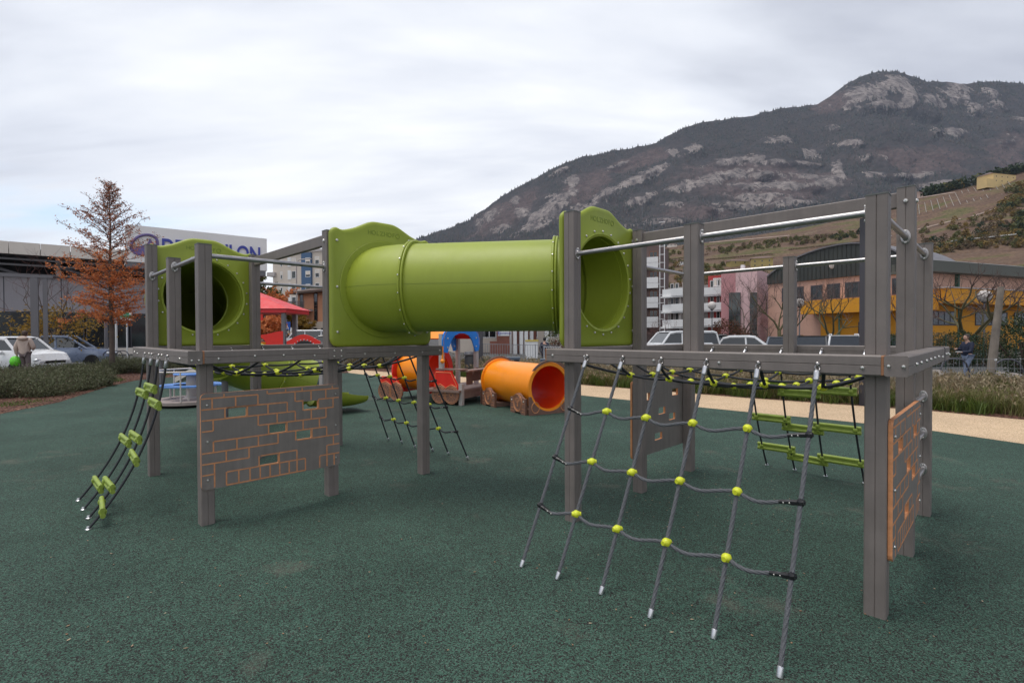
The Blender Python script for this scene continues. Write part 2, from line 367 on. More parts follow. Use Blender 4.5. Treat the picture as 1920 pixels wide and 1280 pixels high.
for a, b in (((0, 0), (0, nn/2)), ((0, nn/2), (0, nn)), ((0, nn), (s1, nn)), ((s1, 0), (s2, 0)), ((s2, 0), (s2, nn/2)), ((s2, nn/2), (s2, nn))): rail(UL, a, b)
for a, b in (((0, 0), (0, nn/2)), ((0, nn/2), (0, nn)), ((0, nn), (s1, nn)), ((s1, nn), (s2, nn)), ((s2, nn), (s2, nn/2)), ((s2, nn/2), (s2, 0)), ((s2, 0), (s1, 0))): rail(UR, a, b)
for z in (.98, .68, .385): rail(UR, (s1, nn), (s2, nn), z, .018)
for U in (UL, UR):
    m = MB(); m.bar(U.p(s1, .05, 2.397), U.p(s1, nn-.05, 2.397), .045, .105, .006); m.build('top_plank', POST, frm)
# ---- moulded green panels
def outline():
    P = []; Wd = .565; zb = -.56; sh = .555
    def arc(cx, cz, r, a0, a1, k=7):
        for q in range(k): a = R_(a0+(a1-a0)*q/(k-1)); P.append((cx+r*math.cos(a), cz+r*math.sin(a)))
    arc(Wd-.08, zb+.08, .08, -90, 0)
    for q in range(1, 8): P.append((Wd, lerp(zb+.08, sh-.07, q/8)))
    arc(Wd-.07, sh-.07, .07, 0, 88)
    for q in range(1, 30):
        x = lerp(Wd-.07, -(Wd-.07), q/30); ax_ = abs(x); h = .11*(.5+.5*math.cos(math.pi*min(max((ax_-.08)/.33, 0), 1))); P.append((x, sh+h-.015*math.exp(-((ax_-.44)/.05)**2)))
    arc(-Wd+.07, sh-.07, .07, 92, 180)
    for q in range(1, 8): P.append((-Wd, lerp(sh-.07, zb+.08, q/8)))
    arc(-Wd+.08, zb+.08, .08, 180, 270)
    for q in range(1, 12): P.append((lerp(-Wd+.08, Wd-.08, q/12), zb))
    return P
OUT = outline(); ZC = 1.95
def text_obj(txt, size, ex, name, mat, parent, o, X, Y, align='CENTER', ofs=0):
    cu = bpy.data.curves.new('t', 'FONT'); cu.body = txt; cu.size = size; cu.extrude = ex; cu.align_x = align; cu.align_y = 'CENTER'; cu.offset = ofs
    to = bpy.data.objects.new('t', cu); me = bpy.data.meshes.new_from_object(to); bpy.data.objects.remove(to)
    X = Vector(X); Y = Vector(Y); Z = X.cross(Y).normalized(); o = Vector(o); b = MB()
    b.add([o+X*v.co.x+Y*v.co.y+Z*v.co.z for v in me.vertices], [tuple(p.vertices) for p in me.polygons])
    return b.build(name, mat, parent)
def gpanel(U, i, j, front):
    """front=+1: moulded face looks along +n"""
    c = U.p(i, j, ZC); m = MB(); prof = [(0, .0, -.045), (0, 0, .028), (0, .02, .034), (0, .035, .022), (1, .045, .022), (1, .02, .018), (1, .006, .008), (1, 0, -.006), (1, .006, -.02), (1, .02, -.03), (1, .045, -.034), (0, .03, -.045)]
    rings = []
    for (k, d, y) in prof:
        ring = []
        for (x, z) in OUT:
            r = math.hypot(x, z); rr = (.408+d) if k == 0 else r-d
            ring.append(c+U.t*(x/r*rr)+ZV*(z/r*rr)+U.n*(y*front))
        rings.append(ring)
    n = len(OUT); K = len(rings); vs = [v for r in rings for v in r]
    fs = [(a*n+b, a*n+(b+1) % n, ((a+1) % K)*n+(b+1) % n, ((a+1) % K)*n+b)[::front] for a in range(K) for b in range(n)]
    m.add(vs, fs); o = m.build('tunnel_panel', GREEN, frm, smooth=50)
    return o, c
def bolt_ring(o, c, U, y, r=.452, n=22, sgn=1):
    for q in range(n):
        a = 2*math.pi*(q+.5)/n; bolt(o, c+U.t*r*math.cos(a)+ZV*r*math.sin(a)+U.n*y*sgn, U.n*sgn, 1.15)
pL, cL = gpanel(UL, s1*1.5, nn+.085, 1); pF, cF = gpanel(UL, s1*.5, -.085, 1); pR, cR = gpanel(UR, s1*.5, -.085, 1)
for o, c, U in ((pL, cL, UL), (pF, cF, UL), (pR, cR, UR)):
    bolt_ring(o, c, U, .022, .455 if o is not pL else .452)
    for x in (-.5, .5):
        for z in (-.42, 0, .43): bolt(o, c+U.t*x+ZV*z+U.n*.022, U.n, 1.5)
    LET = mk('pressed_letters', (.19, .25, .022), .5) if o is pL else LET
    for k, ch in enumerate('HOLZHOF'):
        x = -.03+(k-3)*.044; zz_ = .560
        text_obj(ch, .06, .0006, 'lettering', LET, o, c+U.t*x+ZV*(zz_-.012)+U.n*.0228, U.t, ZV, ofs=.0006)
    m = MB(); m.tube([c+U.t*(.150+.022*math.cos(a))+ZV*(.548+.022*math.sin(a))+U.n*.0225 for a in [2*math.pi*q/18 for q in range(18)]], .003, 6, closed=True); m.build('emblem', LET, o)
# ---- tubes
def shell(pts, name, mat, parent, r=.42, ri=.402, n=56, seam=True, lip=0, mat2=None, smooth=60):
    m = MB(); k = len(pts); pts = [Vector(p) for p in pts]; ro = []; ii = []; ctr = []
    for i, p in enumerate(pts):
        t = (pts[min(i+1, k-1)]-pts[max(i-1, 0)]).normalized(); s_ = t.cross(ZV).normalized(); u = s_.cross(t)
        ro.append([p+(s_*math.cos(2*math.pi*j/n)+u*math.sin(2*math.pi*j/n))*r for j in range(n)])
        ii.append([p+(s_*math.cos(2*math.pi*j/n)+u*math.sin(2*math.pi*j/n))*ri for j in range(n)]); ctr.append(s_)
    vs = [v for q in ro for v in q]+[v for q in ii for v in q]; B = k*n; fs = []; gs = []
    for i in range(k-1):
        for j in range(n):
            j2 = (j+1) % n; fs.append((i*n+j, i*n+j2, (i+1)*n+j2, (i+1)*n+j)); gs.append((B+i*n+j, B+(i+1)*n+j, B+(i+1)*n+j2, B+i*n+j2))
    for i in (0, k-1):
        for j in range(n):
            j2 = (j+1) % n; q = (i*n+j, B+i*n+j, B+i*n+j2, i*n+j2); fs.append(q if i == 0 else q[::-1])
    m.add(vs, fs+gs); mats = [mat]
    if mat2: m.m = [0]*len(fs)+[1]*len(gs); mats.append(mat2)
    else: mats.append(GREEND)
    if seam:
        for sg in (1, -1): m.tube([p+s_*sg*(r-.0003) for p, s_ in zip(pts, ctr)], .0016, 4, m=len(mats)-1 if not mat2 else 0)
    return m.build(name, mats, parent, smooth=smooth)
def ringmesh(c, ax, r0, r1, th, name, mat, parent, n=56, bolts=0):
    m = MB(); m.lathe([(r0, -th/2), (r1-.006, -th/2), (r1, -th/2+.006), (r1, th/2-.006), (r1-.006, th/2), (r0, th/2)], c, ax, n); m.f = m.f[:-2]; m.m = m.m[:-2]
    o = m.build(name, mat, parent, smooth=40); a, x, u = frame(ax)
    for q in range(bolts):
        t = 2*math.pi*(q+.5)/bolts; d = x*math.cos(t)+u*math.sin(t); bolt(o, Vector(c)+d*(r1+.001), d, .8)
    return o
def spath():
    A = cL+UL.n*.0; B = cR-UR.n*.03; d = (B-A); nL = UL.n; a = .0; best = None
    # bend radius and angle: elbow, straight, elbow
    Rb = .62; tdir = UL.t
    T = d.dot(tdir); Nn = d.dot(nL)
    for k in range(200, 900):
        th = k/1000; Ls = (T-2*Rb*(1-math.cos(th)))/math.sin(th); err = abs(2*Rb*math.sin(th)+Ls*math.cos(th)-Nn)
        if best is None or err < best[0]: best = (err, th, Ls)
    _, th, Ls = best
    e1 = [A+nL*Rb*math.sin(th*q/10)+tdir*Rb*(1-math.cos(th*q/10)) for q in range(11)]
    e2 = [B-nL*Rb*math.sin(th*q/10)-tdir*Rb*(1-math.cos(th*q/10)) for q in range(10, -1, -1)]
    return e1, e2
e1, e2 = spath()
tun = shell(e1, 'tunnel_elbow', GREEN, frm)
# flange plate of the elbow on the panel
ringmesh(cL+UL.n*.028, UL.n, .415, .478, .010, 'flange_plate', GREEN, tun)
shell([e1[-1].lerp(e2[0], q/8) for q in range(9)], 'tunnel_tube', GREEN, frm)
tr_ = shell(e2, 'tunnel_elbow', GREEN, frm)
dr = (e2[0]-e1[-1]).normalized()
for c in (e1[-1], e2[0]):
    ringmesh(c-dr*.012, dr, .40, .455, .022, 'tunnel_collar', GREEN, frm, bolts=18)
    ringmesh(c+dr*.0125, dr, .40, .452, .020, 'tunnel_collar', GREEN, frm)
ringmesh(e2[4], (e2[5]-e2[4]), .385, .4015, .012, 'inner_joint', GREEN, tr_)
m = MB(); q = e2[0]+dr*.1; m.tube([q+ZV*.40-UR.t*.0+Vector((.02, .08, 0)), q+ZV*.56+Vector((.02, .08, 0)), q+ZV*.615+Vector((.05, .08, 0)), q+ZV*.635+Vector((.12, .08, 0))], .013, 8); m.build('hoop', WHITE, frm, smooth=60)
# slide tube behind the far panel, curling down to a chute
A = cF-UL.n*.03
sp = [A, A-UL.n*.3, A-UL.n*.62+ZV*-.02, Vector((-4.28, 6.95, 1.84)), Vector((-4.66, 7.6, 1.62)), Vector((-4.82, 8.25, 1.33)), Vector((-4.62, 8.95, 1.0)), Vector((-4.2, 9.45, .76)), Vector((-3.85, 9.75, .6))]
def smoothpath(P, k=5):
    P = [Vector(p) for p in P]; Q = []
    for i in range(len(P)-1):
        p0 = P[max(i-1, 0)]; p1 = P[i]; p2 = P[i+1]; p3 = P[min(i+2, len(P)-1)]
        for q in range(k):
            t = q/k; Q.append(.5*((2*p1)+(p2-p0)*t+(2*p0-5*p1+4*p2-p3)*t*t+(3*p1-p0-3*p2+p3)*t**3))
    return Q+[P[-1]]
sq = smoothpath(sp)
cuts = [0, 9, 18, 27, 34, len(sq)-1]
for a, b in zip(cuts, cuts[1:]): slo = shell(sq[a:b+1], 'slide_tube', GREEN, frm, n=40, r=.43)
for k in cuts[1:-1]: ringmesh(sq[k], sq[k+1]-sq[k], .40, .462, .035, 'slide_collar', GREEN, frm, bolts=12)
# open chute: half tube flattening out to a lip
m = MB(); ch = smoothpath([(-3.85, 9.75, .6), (-3.62, 9.95, .47), (-3.35, 10.2, .34), (-3.12, 10.42, .27)], 6); rows = []
for i, p in enumerate(ch):
    t = (ch[min(i+1, len(ch)-1)]-ch[max(i-1, 0)]); t.z = 0; t.normalize(); s_ = t.cross(ZV); f = i/(len(ch)-1); row = []
    for q in range(17):
        a = math.pi*(1+q/16); dep = lerp(.42, .14, f); row.append(p+s_*math.cos(a)*.42+ZV*(math.sin(a)*dep+lerp(0, .04*f, f)))
    rows.append(row)
n = 17; vs = [v for r in rows for v in r]; k = len(vs); vs += [v-ZV*.03 for v in vs]; fs = []
for i in range(len(rows)-1):
    for q in range(16): a = i*n+q; fs += [(a, a+1, a+n+1, a+n), (k+a, k+a+n, k+a+n+1, k+a+1)]
    for q in (0, 16): a = i*n+q; fs.append((a, a+n, k+a+n, k+a) if q == 0 else (a, k+a, k+a+n, a+n))
for q in range(16): a = (len(rows)-1)*n+q; fs.append((a, a+1, k+a+1, k+a))
m.add(vs, fs); m.build('slide_chute', GREEN, frm, smooth=60)
m = MB(); m.tube([(-3.6, 9.95, 0), (-3.6, 9.95, .1)], .05, 10); m.tube([(-4.75, 8.5, 0), (-4.75, 8.5, .8)], .05, 10); m.build('slide_support', GREYM, frm, smooth=40)
# ---- brick pattern panels
from mathutils.geometry import tessellate_polygon
bk = [.052+.1135*k for k in range(9)]
HOLES = [(.155, .292, 1), (.705, .82, 1), (.447, .572, 3), (.647, .765, 4), (.378, .512, 6)]
Hs = [(0, 0, .37), (0, .435, 1), (1, 0, .37), (1, .37, .37), (1, .155, .58), (1, .64, .705), (1, .82, 1), (2, 0, .64), (2, .70, .95), (3, 0, .075), (3, .37, .885), (4, .075, .89), (5, 0, .51), (5, .647, 1), (6, 0, .305), (6, .378, .65), (6, .89, 1), (7, 0, .08), (7, .155, .715), (7, .83, 1)]
Hs[2] = (1, 0, .37)
Vs = [(0, .145, -1), (0, .435, -1), (0, .57, -1), (0, .695, -1), (0, .94, -1), (0, .07, 0), (0, .22, 0), (0, .37, 0), (0, .64, 0), (0, .765, 0), (0, .885, 0), (1, .15, 1), (1, .297, 1), (1, .44, 1), (1, .58, 1), (1, .70, 1), (1, .825, 1), (1, .945, 1), (2, .075, 2), (2, .37, 2), (2, .505, 2), (2, .64, 2), (2, .765, 2), (2, .885, 2), (3, .442, 3), (3, .577, 3), (3, .70, 3), (3, .83, 3), (4, .075, 4), (4, .225, 4), (4, .37, 4), (4, .51, 4), (4, .642, 4), (4, .77, 4), (4, .89, 4), (5, .155, 5), (5, .305, 5), (5, .945, 5), (6, .08, 6), (6, .373, 6), (6, .517, 6), (6, .65, 6), (6, .89, 6)]
def brick_panel(U, i0, j, i1, z0, z1, sgn, name='brick_panel', W0=1.14):
    X = U.t; Wd = i1-i0; H = z1-z0; o = U.p(i0, j, z1); r = .035
    def rr(x0, y0, x1, y1, r, k=5):
        P = []
        for cx_, cy_, a0 in ((x1-r, y0+r, -90), (x1-r, y1-r, 0), (x0+r, y1-r, 90), (x0+r, y0+r, 180)):
            for q in range(k): a = R_(a0+90*q/(k-1)); P.append((cx_+r*math.cos(a), cy_+r*math.sin(a)))
        return P
    loops = [rr(0, 0, Wd, H, r)]
    for (a, b, k) in HOLES: loops.append(rr(a*Wd, (bk[k]+.012)*H, b*Wd, (bk[k+1]-.006)*H, .004, 2))
    tri = tessellate_polygon([[Vector((p[0], p[1], 0)) for p in l] for l in loops])
    flat = [p for l in loops for p in l]; th = .022; m = MB(); P3 = lambda p, y: o+X*p[0]-ZV*p[1]+U.n*sgn*y
    N_ = len(flat); vs = [P3(p, 0) for p in flat]+[P3(p, th) for p in flat]
    fs = []
    for t in tri:
        A_, B_, C_ = (vs[q+N_] for q in t); nv = (B_-A_).cross(C_-A_); t = tuple(t)
        if nv.dot(U.n*sgn) < 0: t = t[::-1]
        fs.append(tuple(q+N_ for q in t)); fs.append(t[::-1])
    m.add(vs, fs, 0); k = 0; es = []
    for l in loops:
        n_ = len(l)
        for q in range(n_): es.append((k+q, k+(q+1) % n_, k+(q+1) % n_+N_, k+q+N_))
        k += n_
    m.add(vs, es, 1)
    gw = .0105
    def strip(xa, xb, ya, yb):
        m.box(o+X*(xa+xb)/2-ZV*(ya+yb)/2+U.n*sgn*(th+.0005), (max(xb-xa, gw), max(yb-ya, gw), .0016), X, ZV, U.n, 1)
    for (q, a, b) in Hs:
        if b-a > .01: strip(a*Wd+.006, b*Wd-.006*(b == 1), bk[q]*H, bk[q]*H)
    for (_, a, q) in Vs: strip(a*Wd, a*Wd, (0.012 if q < 0 else bk[q]*H), bk[q+1]*H)
    for a in (.08, .155, .235, .31, .38, .45, .52, .59, .65, .715, .83, .89, .95): strip(a*Wd, a*Wd, bk[7]*H, .985*H)
    strip(.155*Wd, .715*Wd, .985*H, .985*H)
    pn = m.build(name, [POST if name == 'x' else PANELG, GROOVE], frm)
    for a in (.038, .965):
        for b in (.12, .5, .9): bolt(pn, o+X*a*Wd-ZV*b*H+U.n*sgn*(th+.001), U.n*sgn, 1.0)
    return pn
PANELG = mk('grey_hpl', (.215, .19, .172), .6, var=.12, vs=7, bump=.1, bs=120, streak=.15)
brick_panel(UL, -.05, nn+.052, s1+.05, .285, 1.045, 1); brick_panel(UR, -.03, nn+.052, s1+.05, .30, 1.045, 1); brick_panel(UR, s1-.05, -.052, s2+.05, .30, 1.045, -1)
# ================================================================== ropes hung from the frame
def eye_ferrule(root, p, d, s=1.0, L_=.062):
    """bolt head, eye ring and pressed ferrule; returns the point where the rope leaves it"""
    d = Vector(d).normalized(); a, x, u = frame(d, (0, 1, 0)); m = MB()
    m.ball(p, .014*s, 10); c = p+d*.026*s
    m.tube([c+(d*math.cos(t)+x*math.sin(t))*.015*s for t in [2*math.pi*q/12 for q in range(12)]], .0042*s, 6, closed=True)
    m.build('eye_bolt', STEEL, root, smooth=60)
    f0 = p+d*.044*s; m = MB(); m.lathe([(.010*s, 0), (.0165*s, .003), (.0165*s, L_*s-.006), (.012*s, L_*s)], f0, d, 14); m.build('ferrule', FERR, root, smooth=35)
    return f0+d*L_*s*.9
def clamp(root, p, d, L_=.12):
    d = Vector(d).normalized(); m = MB(); a, x, u = frame(d)
    m.bar(p-d*L_*.15, p+d*L_*.35, .03, .024, .006); m.bar(p+d*L_*.35, p+d*L_*.85, .022, .02, .006); m.ball(p, .021, 8)
    o = m.build('clamp', BLACK, root, smooth=30)
    for f in (.05, .5, .75): inst('bolt', proto_bolt, root if False else o, p+d*L_*f-Vector((d.y, -d.x, 0)).normalized()*0+Vector((0, -.0135, 0)), Vector((0, -1, .1)).to_track_quat('Z', 'Y').to_euler(), (.55, .55, .55))
def ball_knot(root, p, r=.03, k=0):
    m = MB(); m.ball(p, r, 12, sc3=(1, 1, .93)); m.lathe([(r*.5, -r*1.12), (r*.62, -r*.8), (r*.62, r*.8), (r*.5, r*1.12)], p, (1, .3*k, 0), 10)
    m.build('rope_joint', YEL, root, smooth=40)
def slanted_net(label, U, i, hooks, feet, rows, sgn, rmat, tw):
    root = empty('rope_net', ((feet[0].x+feet[-1].x)/2, (feet[0].y+feet[-1].y)/2, 0), label, 'rope net', None)
    starts = []
    for h, f in zip(hooks, feet):
        d = (f-h).normalized(); e0 = eye_ferrule(root, h, d, .95); starts.append((e0, f)); m = MB()
        n = 120 if tw else 2; end = f-d*.042
        m.tube([e0.lerp(end, q/(n-1)) for q in range(n)], .0098, 12 if tw else 8, lobes=tw, twist=24 if tw else 0); m.build('rope', rmat, root, smooth=70 if not tw else 40)
        m = MB(); m.lathe([(.011, 0), (.0145, .004), (.0145, .042), (.012, .047)], end-d*.004, d, 12); m.build('foot_ferrule', FERR, root, smooth=35)
    for zs in rows:
        P = []
        for (a, b), z in zip(starts, zs): P.append(a.lerp(b, (a.z-z)/(a.z-b.z)))
        full = []
        for a, b in zip(P, P[1:]):
            for q in range(30):
                t = q/30; full.append(a.lerp(b, t)-ZV*(.028*math.sin(math.pi*t)+.010*math.sin(2*math.pi*t)))
        full.append(P[-1]); c0 = P[0]+(full[8]-P[0])*.2; m = MB(); m.tube(full[2:-2], .0092, 12 if tw else 8, lobes=tw, twist=24 if tw else 0); m.build('cross_rope', rmat, root, smooth=40)
        for k, q in enumerate(P[1:-1]): ball_knot(root, q, .0265, k)
        clamp(root, P[0], full[8]-P[0]); clamp(root, P[-1], full[-9]-P[-1])
    return root
HX = [(1101, 667), (1168, 669), (1240, 672), (1325, 675), (1422, 680), (1533, 682)]
hooksR = [UR.hit(x, y, i=-.155) for x, y in HX]
feetR = [G(*q) for q in ((977, 1063), (1044, 1086), (1126, 1114), (1218, 1158), (1337, 1197), (1461, 1270))]
rowpx = [[766, 771, 783, 793, 803, 815], [857, 865, 885, 901, 921, 942], [947, 963, 991, 1016, 1045, 1080]]
rowz = []
for ry in rowpx:
    zs = []
    for h, f, y in zip(hooksR, feetR, ry):
        lo, hi = 0., 1.
        for _ in range(30):
            md = (lo+hi)/2
            if proj(h.lerp(f, md))[1] < y: lo = md
            else: hi = md
        zs.append(h.lerp(f, lo).z)
    rowz.append(zs)
slanted_net('grey rope climbing net with yellow joints sloping down from the right deck to the camera', UR, -.15, hooksR, feetR, rowz, -1, ROPE, 1)
js = [(h-UR.o).dot(UR.n) for h in hooksR]
print('js', [round(j, 2) for j in js], 'rowz', [[round(z, 2) for z in r] for r in rowz])
hooksL = [UL.p(s2+.155, j, 1.335) for j in js]
feetL = [G(*q) for q in ((729, 826), (754, 831), (779, 840), (812, 846), (842, 853), (878, 861))]
rz = [sum(r)/6 for r in rowz]
slanted_net('dark rope climbing net sloping down under the green tunnel, behind the left deck', UL, s2+.15, hooksL, feetL, [[z]*6 for z in rz], 1, ROPED, 0)
# ---- rope ladders with ribbed green rungs
def rung(root, a, b):
    d = (b-a).normalized(); a = a-d*.045; b = b+d*.045; m = MB(); _, x, u = frame(d)
    m.tube([a+u*.023, b+u*.023], .0185, 10); m.tube([a-u*.023, b-u*.023], .0185, 10); m.bar(a+d*.002, b-d*.002, .022, .055, .003)
    for f in (a+d*.045, b-d*.045): m.lathe([(.024, -.018), (.028, -.014), (.028, .014), (.024, .018)], f, u if False else d, 10)
    m.build('rung', RUNG, root, smooth=50)
def ladder(label, hooks, feet, rows, bulge):
    root = empty('rope_ladder', ((feet[0].x+feet[-1].x)/2, (feet[0].y+feet[-1].y)/2, 0), label, 'rope ladder'); C = []
    for h, f in zip(hooks, feet):
        e0 = eye_ferrule(root, h, (f-h)*.4-ZV*.8, .95); md = e0.lerp(f, .5)+bulge; P = [e0*(1-t)**2+md*2*t*(1-t)+f*t*t for t in [q/24 for q in range(25)]]
        C.append(P); m = MB(); m.tube(P, .0095, 8); m.build('rope', ROPED, root, smooth=70)
        m = MB(); m.lathe([(.02, 0), (.02, .003), (.013, .008), (.011, .022)], f, (0, 0, 1), 12); m.build('foot_plate', FERR, root, smooth=35)
    def at(k, z):
        P = C[k]
        for a, b in zip(P, P[1:]):
            if a.z >= z >= b.z: return a.lerp(b, (a.z-z)/(a.z-b.z+1e-9))
        return P[-1]
    for zs in rows:
        for k, z in enumerate(zs): rung(root, at(k, z), at(k+1, z))
    return root
hl = [UL.hit(x, 660, i=-.155) for x in (272, 285, 298, 314)]
for h in hl: h.z = 1.33
fl = [G(*q) for q in ((147, 938), (156, 955), (166, 971), (165, 992))]
ladder('rope ladder with short green rungs hanging off the left end of the left deck', hl, fl, [(.96, 1.03, .92), (.53, .60, .48), (.16, .215, .115)], -UL.t*-.18-ZV*.10)
hr = [UR.hit(x, 660, i=s2+.155) for x in (1405, 1462, 1524, 1590)]
for h in hr: h.z = 1.33
fr = [G(*q) for q in ((1438, 871), (1490, 880), (1548, 892), (1621, 905))]
ladder('rope ladder with long green rungs seen through the right deck', hr, fr, [(.98, .90, .95), (.60, .52, .57), (.25, .17, .22)], UR.t*-.12-ZV*.06)
# ---- sagging net floors
def floor_net(U, label, hook_side):
    root = empty('net_floor', tuple(U.p(s2/2, nn/2, 1.2)), label, 'net'); K = 5; a0 = .33; st = (s2-2*a0)/(K-1); sj = (nn-2*a0)/(K-1); Z = {}
    for i in range(K):
        for j in range(K):
            u, v = i/(K-1)*2-1, j/(K-1)*2-1; Z[i, j] = U.p(a0+st*i, a0+sj*j, 1.172-.085*(1-u*u*.8)*(1-v*v*.8)-.012*rng.random())
    def rope(P, r=.0105):
        Q = []
        for a, b in zip(P, P[1:]):
            for q in range(5): t = q/5; Q.append(a.lerp(b, t)-ZV*.012*math.sin(math.pi*t))
        m = MB(); m.tube(Q+[P[-1]], r, 8); m.build('rope', ROPED, root, smooth=70)
    for k in range(K):
        A = [U.p(.0, a0+sj*k+.08, 1.295)]+[Z[i, k] for i in range(K)]+[U.p(s2, a0+sj*k-.08, 1.30)]; rope(A)
        B = [U.p(a0+st*k+.10, .0, 1.30)]+[Z[k, j] for j in range(K)]+[U.p(a0+st*k+.10, nn, 1.295)]; rope(B)
        if hook_side == 'n0': eye_ferrule(root, U.p(a0+st*k+.10, -.045, 1.35), U.n*.8-ZV*.6, .8)
        else: eye_ferrule(root, U.p(s2+.045, a0+sj*k-.08, 1.35), -U.t*.8-ZV*.6, .8)
    for c, (i, j) in (((0, 0), (0, 0)), ((0, nn), (0, K-1)), ((s2, 0), (K-1, 0)), ((s2, nn), (K-1, K-1))): rope([U.p(*c, 1.29), Z[i, j]])
    for (i, j), p in Z.items(): ball_knot(root, p, .027, (i+j) % 3)
floor_net(UL, 'sagging rope net floor with yellow joints under the left deck', 'n0')
floor_net(UR, 'sagging rope net floor with yellow joints under the right deck', 'b')
# ================================================================== ground
def sstep(x, a, b): t = min(max((x-a)/(b-a), 0), 1); return t*t*(3-2*t)
def gz(x, y): return -.05-.17*sstep(x, -5, 5)*sstep(y, 10, 17)
RUB = mk_speck('green_rubber', [(0, (.024, .022, .021)), (.30, (.032, .054, .042)), (.50, (.044, .092, .068)), (.78, (.056, .118, .088)), (.94, (.092, .150, .118))], 180, .85, .26, .45, stain=((.15, .135, .11), 1.1, .575, .42))
TAN = mk_speck('tan_rubber', [(0, (.34, .24, .15)), (.2, (.52, .38, .24)), (.6, (.62, .46, .30)), (.9, (.72, .56, .40))], 110, .9, .12, .3)
MULCH = mk_speck('bark_mulch', [(0, (.03, .016, .012)), (.3, (.085, .04, .028)), (.6, (.14, .065, .045)), (.9, (.26, .16, .11))], 28, .95, .35, 1.0)
ASPH = mk_speck('asphalt', [(0, (.05, .05, .05)), (.4, (.10, .10, .10)), (.8, (.15, .148, .14))], 60, .9, .2, .3)
GRASSM = mk_speck('dry_lawn', [(0, (.10, .10, .04)), (.4, (.16, .14, .07)), (.8, (.22, .18, .10))], 9, .95, .3, .5)
gx = [-4100, -1500, -400, -120, -60, -30, -15, -8, -5, -3, -1, 1, 3, 5, 8, 15, 30, 60, 120, 400, 1500, 6500]
gy = [-300, -40, -10, 0, 5, 9, 10, 11, 12, 13, 14, 15, 16, 17, 20, 30, 60, 120, 300, 900, 2400, 3800]
m = MB(); vs = [(x, y, gz(x, y)) for y in gy for x in gx]; n = len(gx)
m.add(vs, [(j*n+i, j*n+i+1, (j+1)*n+i+1, (j+1)*n+i) for j in range(len(gy)-1) for i in range(n-1)]); m.build('ground', ASPH, kind='structure')
lowpx = [(690, 703), (745, 710), (860, 720), (985, 731), (1090, 741), (1200, 752), (1380, 770), (1550, 786), (1740, 806), (1920, 832), (2150, 872), (2500, 950)]
uppx = [(655, 692), (745, 699), (860, 706), (985, 713), (1085, 721), (1250, 734), (1400, 746), (1600, 760), (1750, 771), (1920, 787), (2150, 812), (2500, 860)]
leftpx = [(-700, 960), (-300, 845), (0, 776), (60, 764), (110, 754), (160, 738), (200, 725), (255, 713), (330, 706), (420, 702), (540, 701), (655, 699)]
low = [G(*q) for q in lowpx]; upp = [G(*q) for q in uppx]; lft = [G(*q) for q in leftpx]
def sheet(name, loop, z, mat, th=.03):
    tri = tessellate_polygon([[Vector((p[0], p[1], 0)) for p in loop]]); k = len(loop); m = MB()
    vs = [(p[0], p[1], z) for p in loop]+[(p[0], p[1], z-th) for p in loop]; fs = []
    for t in tri:
        a, b, c = (Vector(vs[q]) for q in t); t = tuple(t) if (b-a).cross(c-a).z > 0 else tuple(t)[::-1]; fs.append(t)
    m.add(vs, fs+[(q, k+q, k+(q+1) % k, (q+1) % k) for q in range(k)]); return m.build(name, mat, kind='structure')
sheet('play_surface', lft+low+[Vector((14, -8, 0)), Vector((-16, -8, 0))], 0.0, RUB)
pl_ = smoothpath(low, 4); pu_ = smoothpath(upp, 4)
sheet('footpath', [G(640, 694), G(655, 699)]+low+upp[::-1], .004, TAN)
# planting beds: from the path edge down to the street level
def bed(name, inner, outs, mat, zin=0.0):
    m = MB(); vs = []; n = len(inner)
    for k in range(5):
        f = k/4
        for a, b in zip(inner, outs):
            p = Vector((a[0], a[1], 0)).lerp(Vector((b[0], b[1], 0)), f); vs.append((p.x, p.y, lerp(.0, gz(b[0], b[1])+.02, sstep(f, .1, 1))+(.035*mnoise.noise(Vector((p.x*2, p.y*2, 0))) if 0 < k < 4 else 0)+(.015 if k == 0 else 0)-.012*(k == 0)))
    m.add(vs, [(k*n+i, k*n+i+1, (k+1)*n+i+1, (k+1)*n+i) for k in range(4) for i in range(n-1)]); return m.build(name, mat, smooth=180, kind='structure')
ctr = Vector((0, 4, 0))
def outw(P, dist): return [Vector((p.x, p.y, 0))+(Vector((p.x, p.y, 0))-ctr).normalized()*d for p, d in zip(P, dist)]
bedR_out = outw(upp, [3, 4, 4.5, 4.5, 4.5, 5, 5, 5, 5, 5.5, 5, 5]); bed('planting_bed_soil', upp, bedR_out, MULCH)
bedL_out = outw(lft, [6, 7, 9, 9.5, 9.5, 8.5, 7.5, 6, 6, 6, 6, 6]); bed('mulch_bed_soil', lft, bedL_out, MULCH)
# ------------------------------------------------------------------ foliage tools
def fastquads(name, Q, mats, parent=None, idx=None, **kw):
    """Q: (N,4,3) world coordinates"""
    off = np.array(wo(parent)) if parent else np.zeros(3); N_ = len(Q); me = bpy.data.meshes.new(name)
    me.vertices.add(N_*4); me.vertices.foreach_set('co', (Q-off).astype(np.float32).ravel()); me.loops.add(N_*4); me.loops.foreach_set('vertex_index', np.arange(N_*4, dtype=np.int32))
    me.polygons.add(N_); me.polygons.foreach_set('loop_start', np.arange(0, N_*4, 4, dtype=np.int32)); me.polygons.foreach_set('loop_total', np.full(N_, 4, dtype=np.int32))
    for mt in (mats if isinstance(mats, (list, tuple)) else [mats]): me.materials.append(mt)
    if idx is not None: me.polygons.foreach_set('material_index', idx.astype(np.int32))
    me.update(calc_edges=True); me.validate(); o = bpy.data.objects.new(name, me); COL.objects.link(o)
    if parent: o.parent = parent
    return meta(o, **kw)
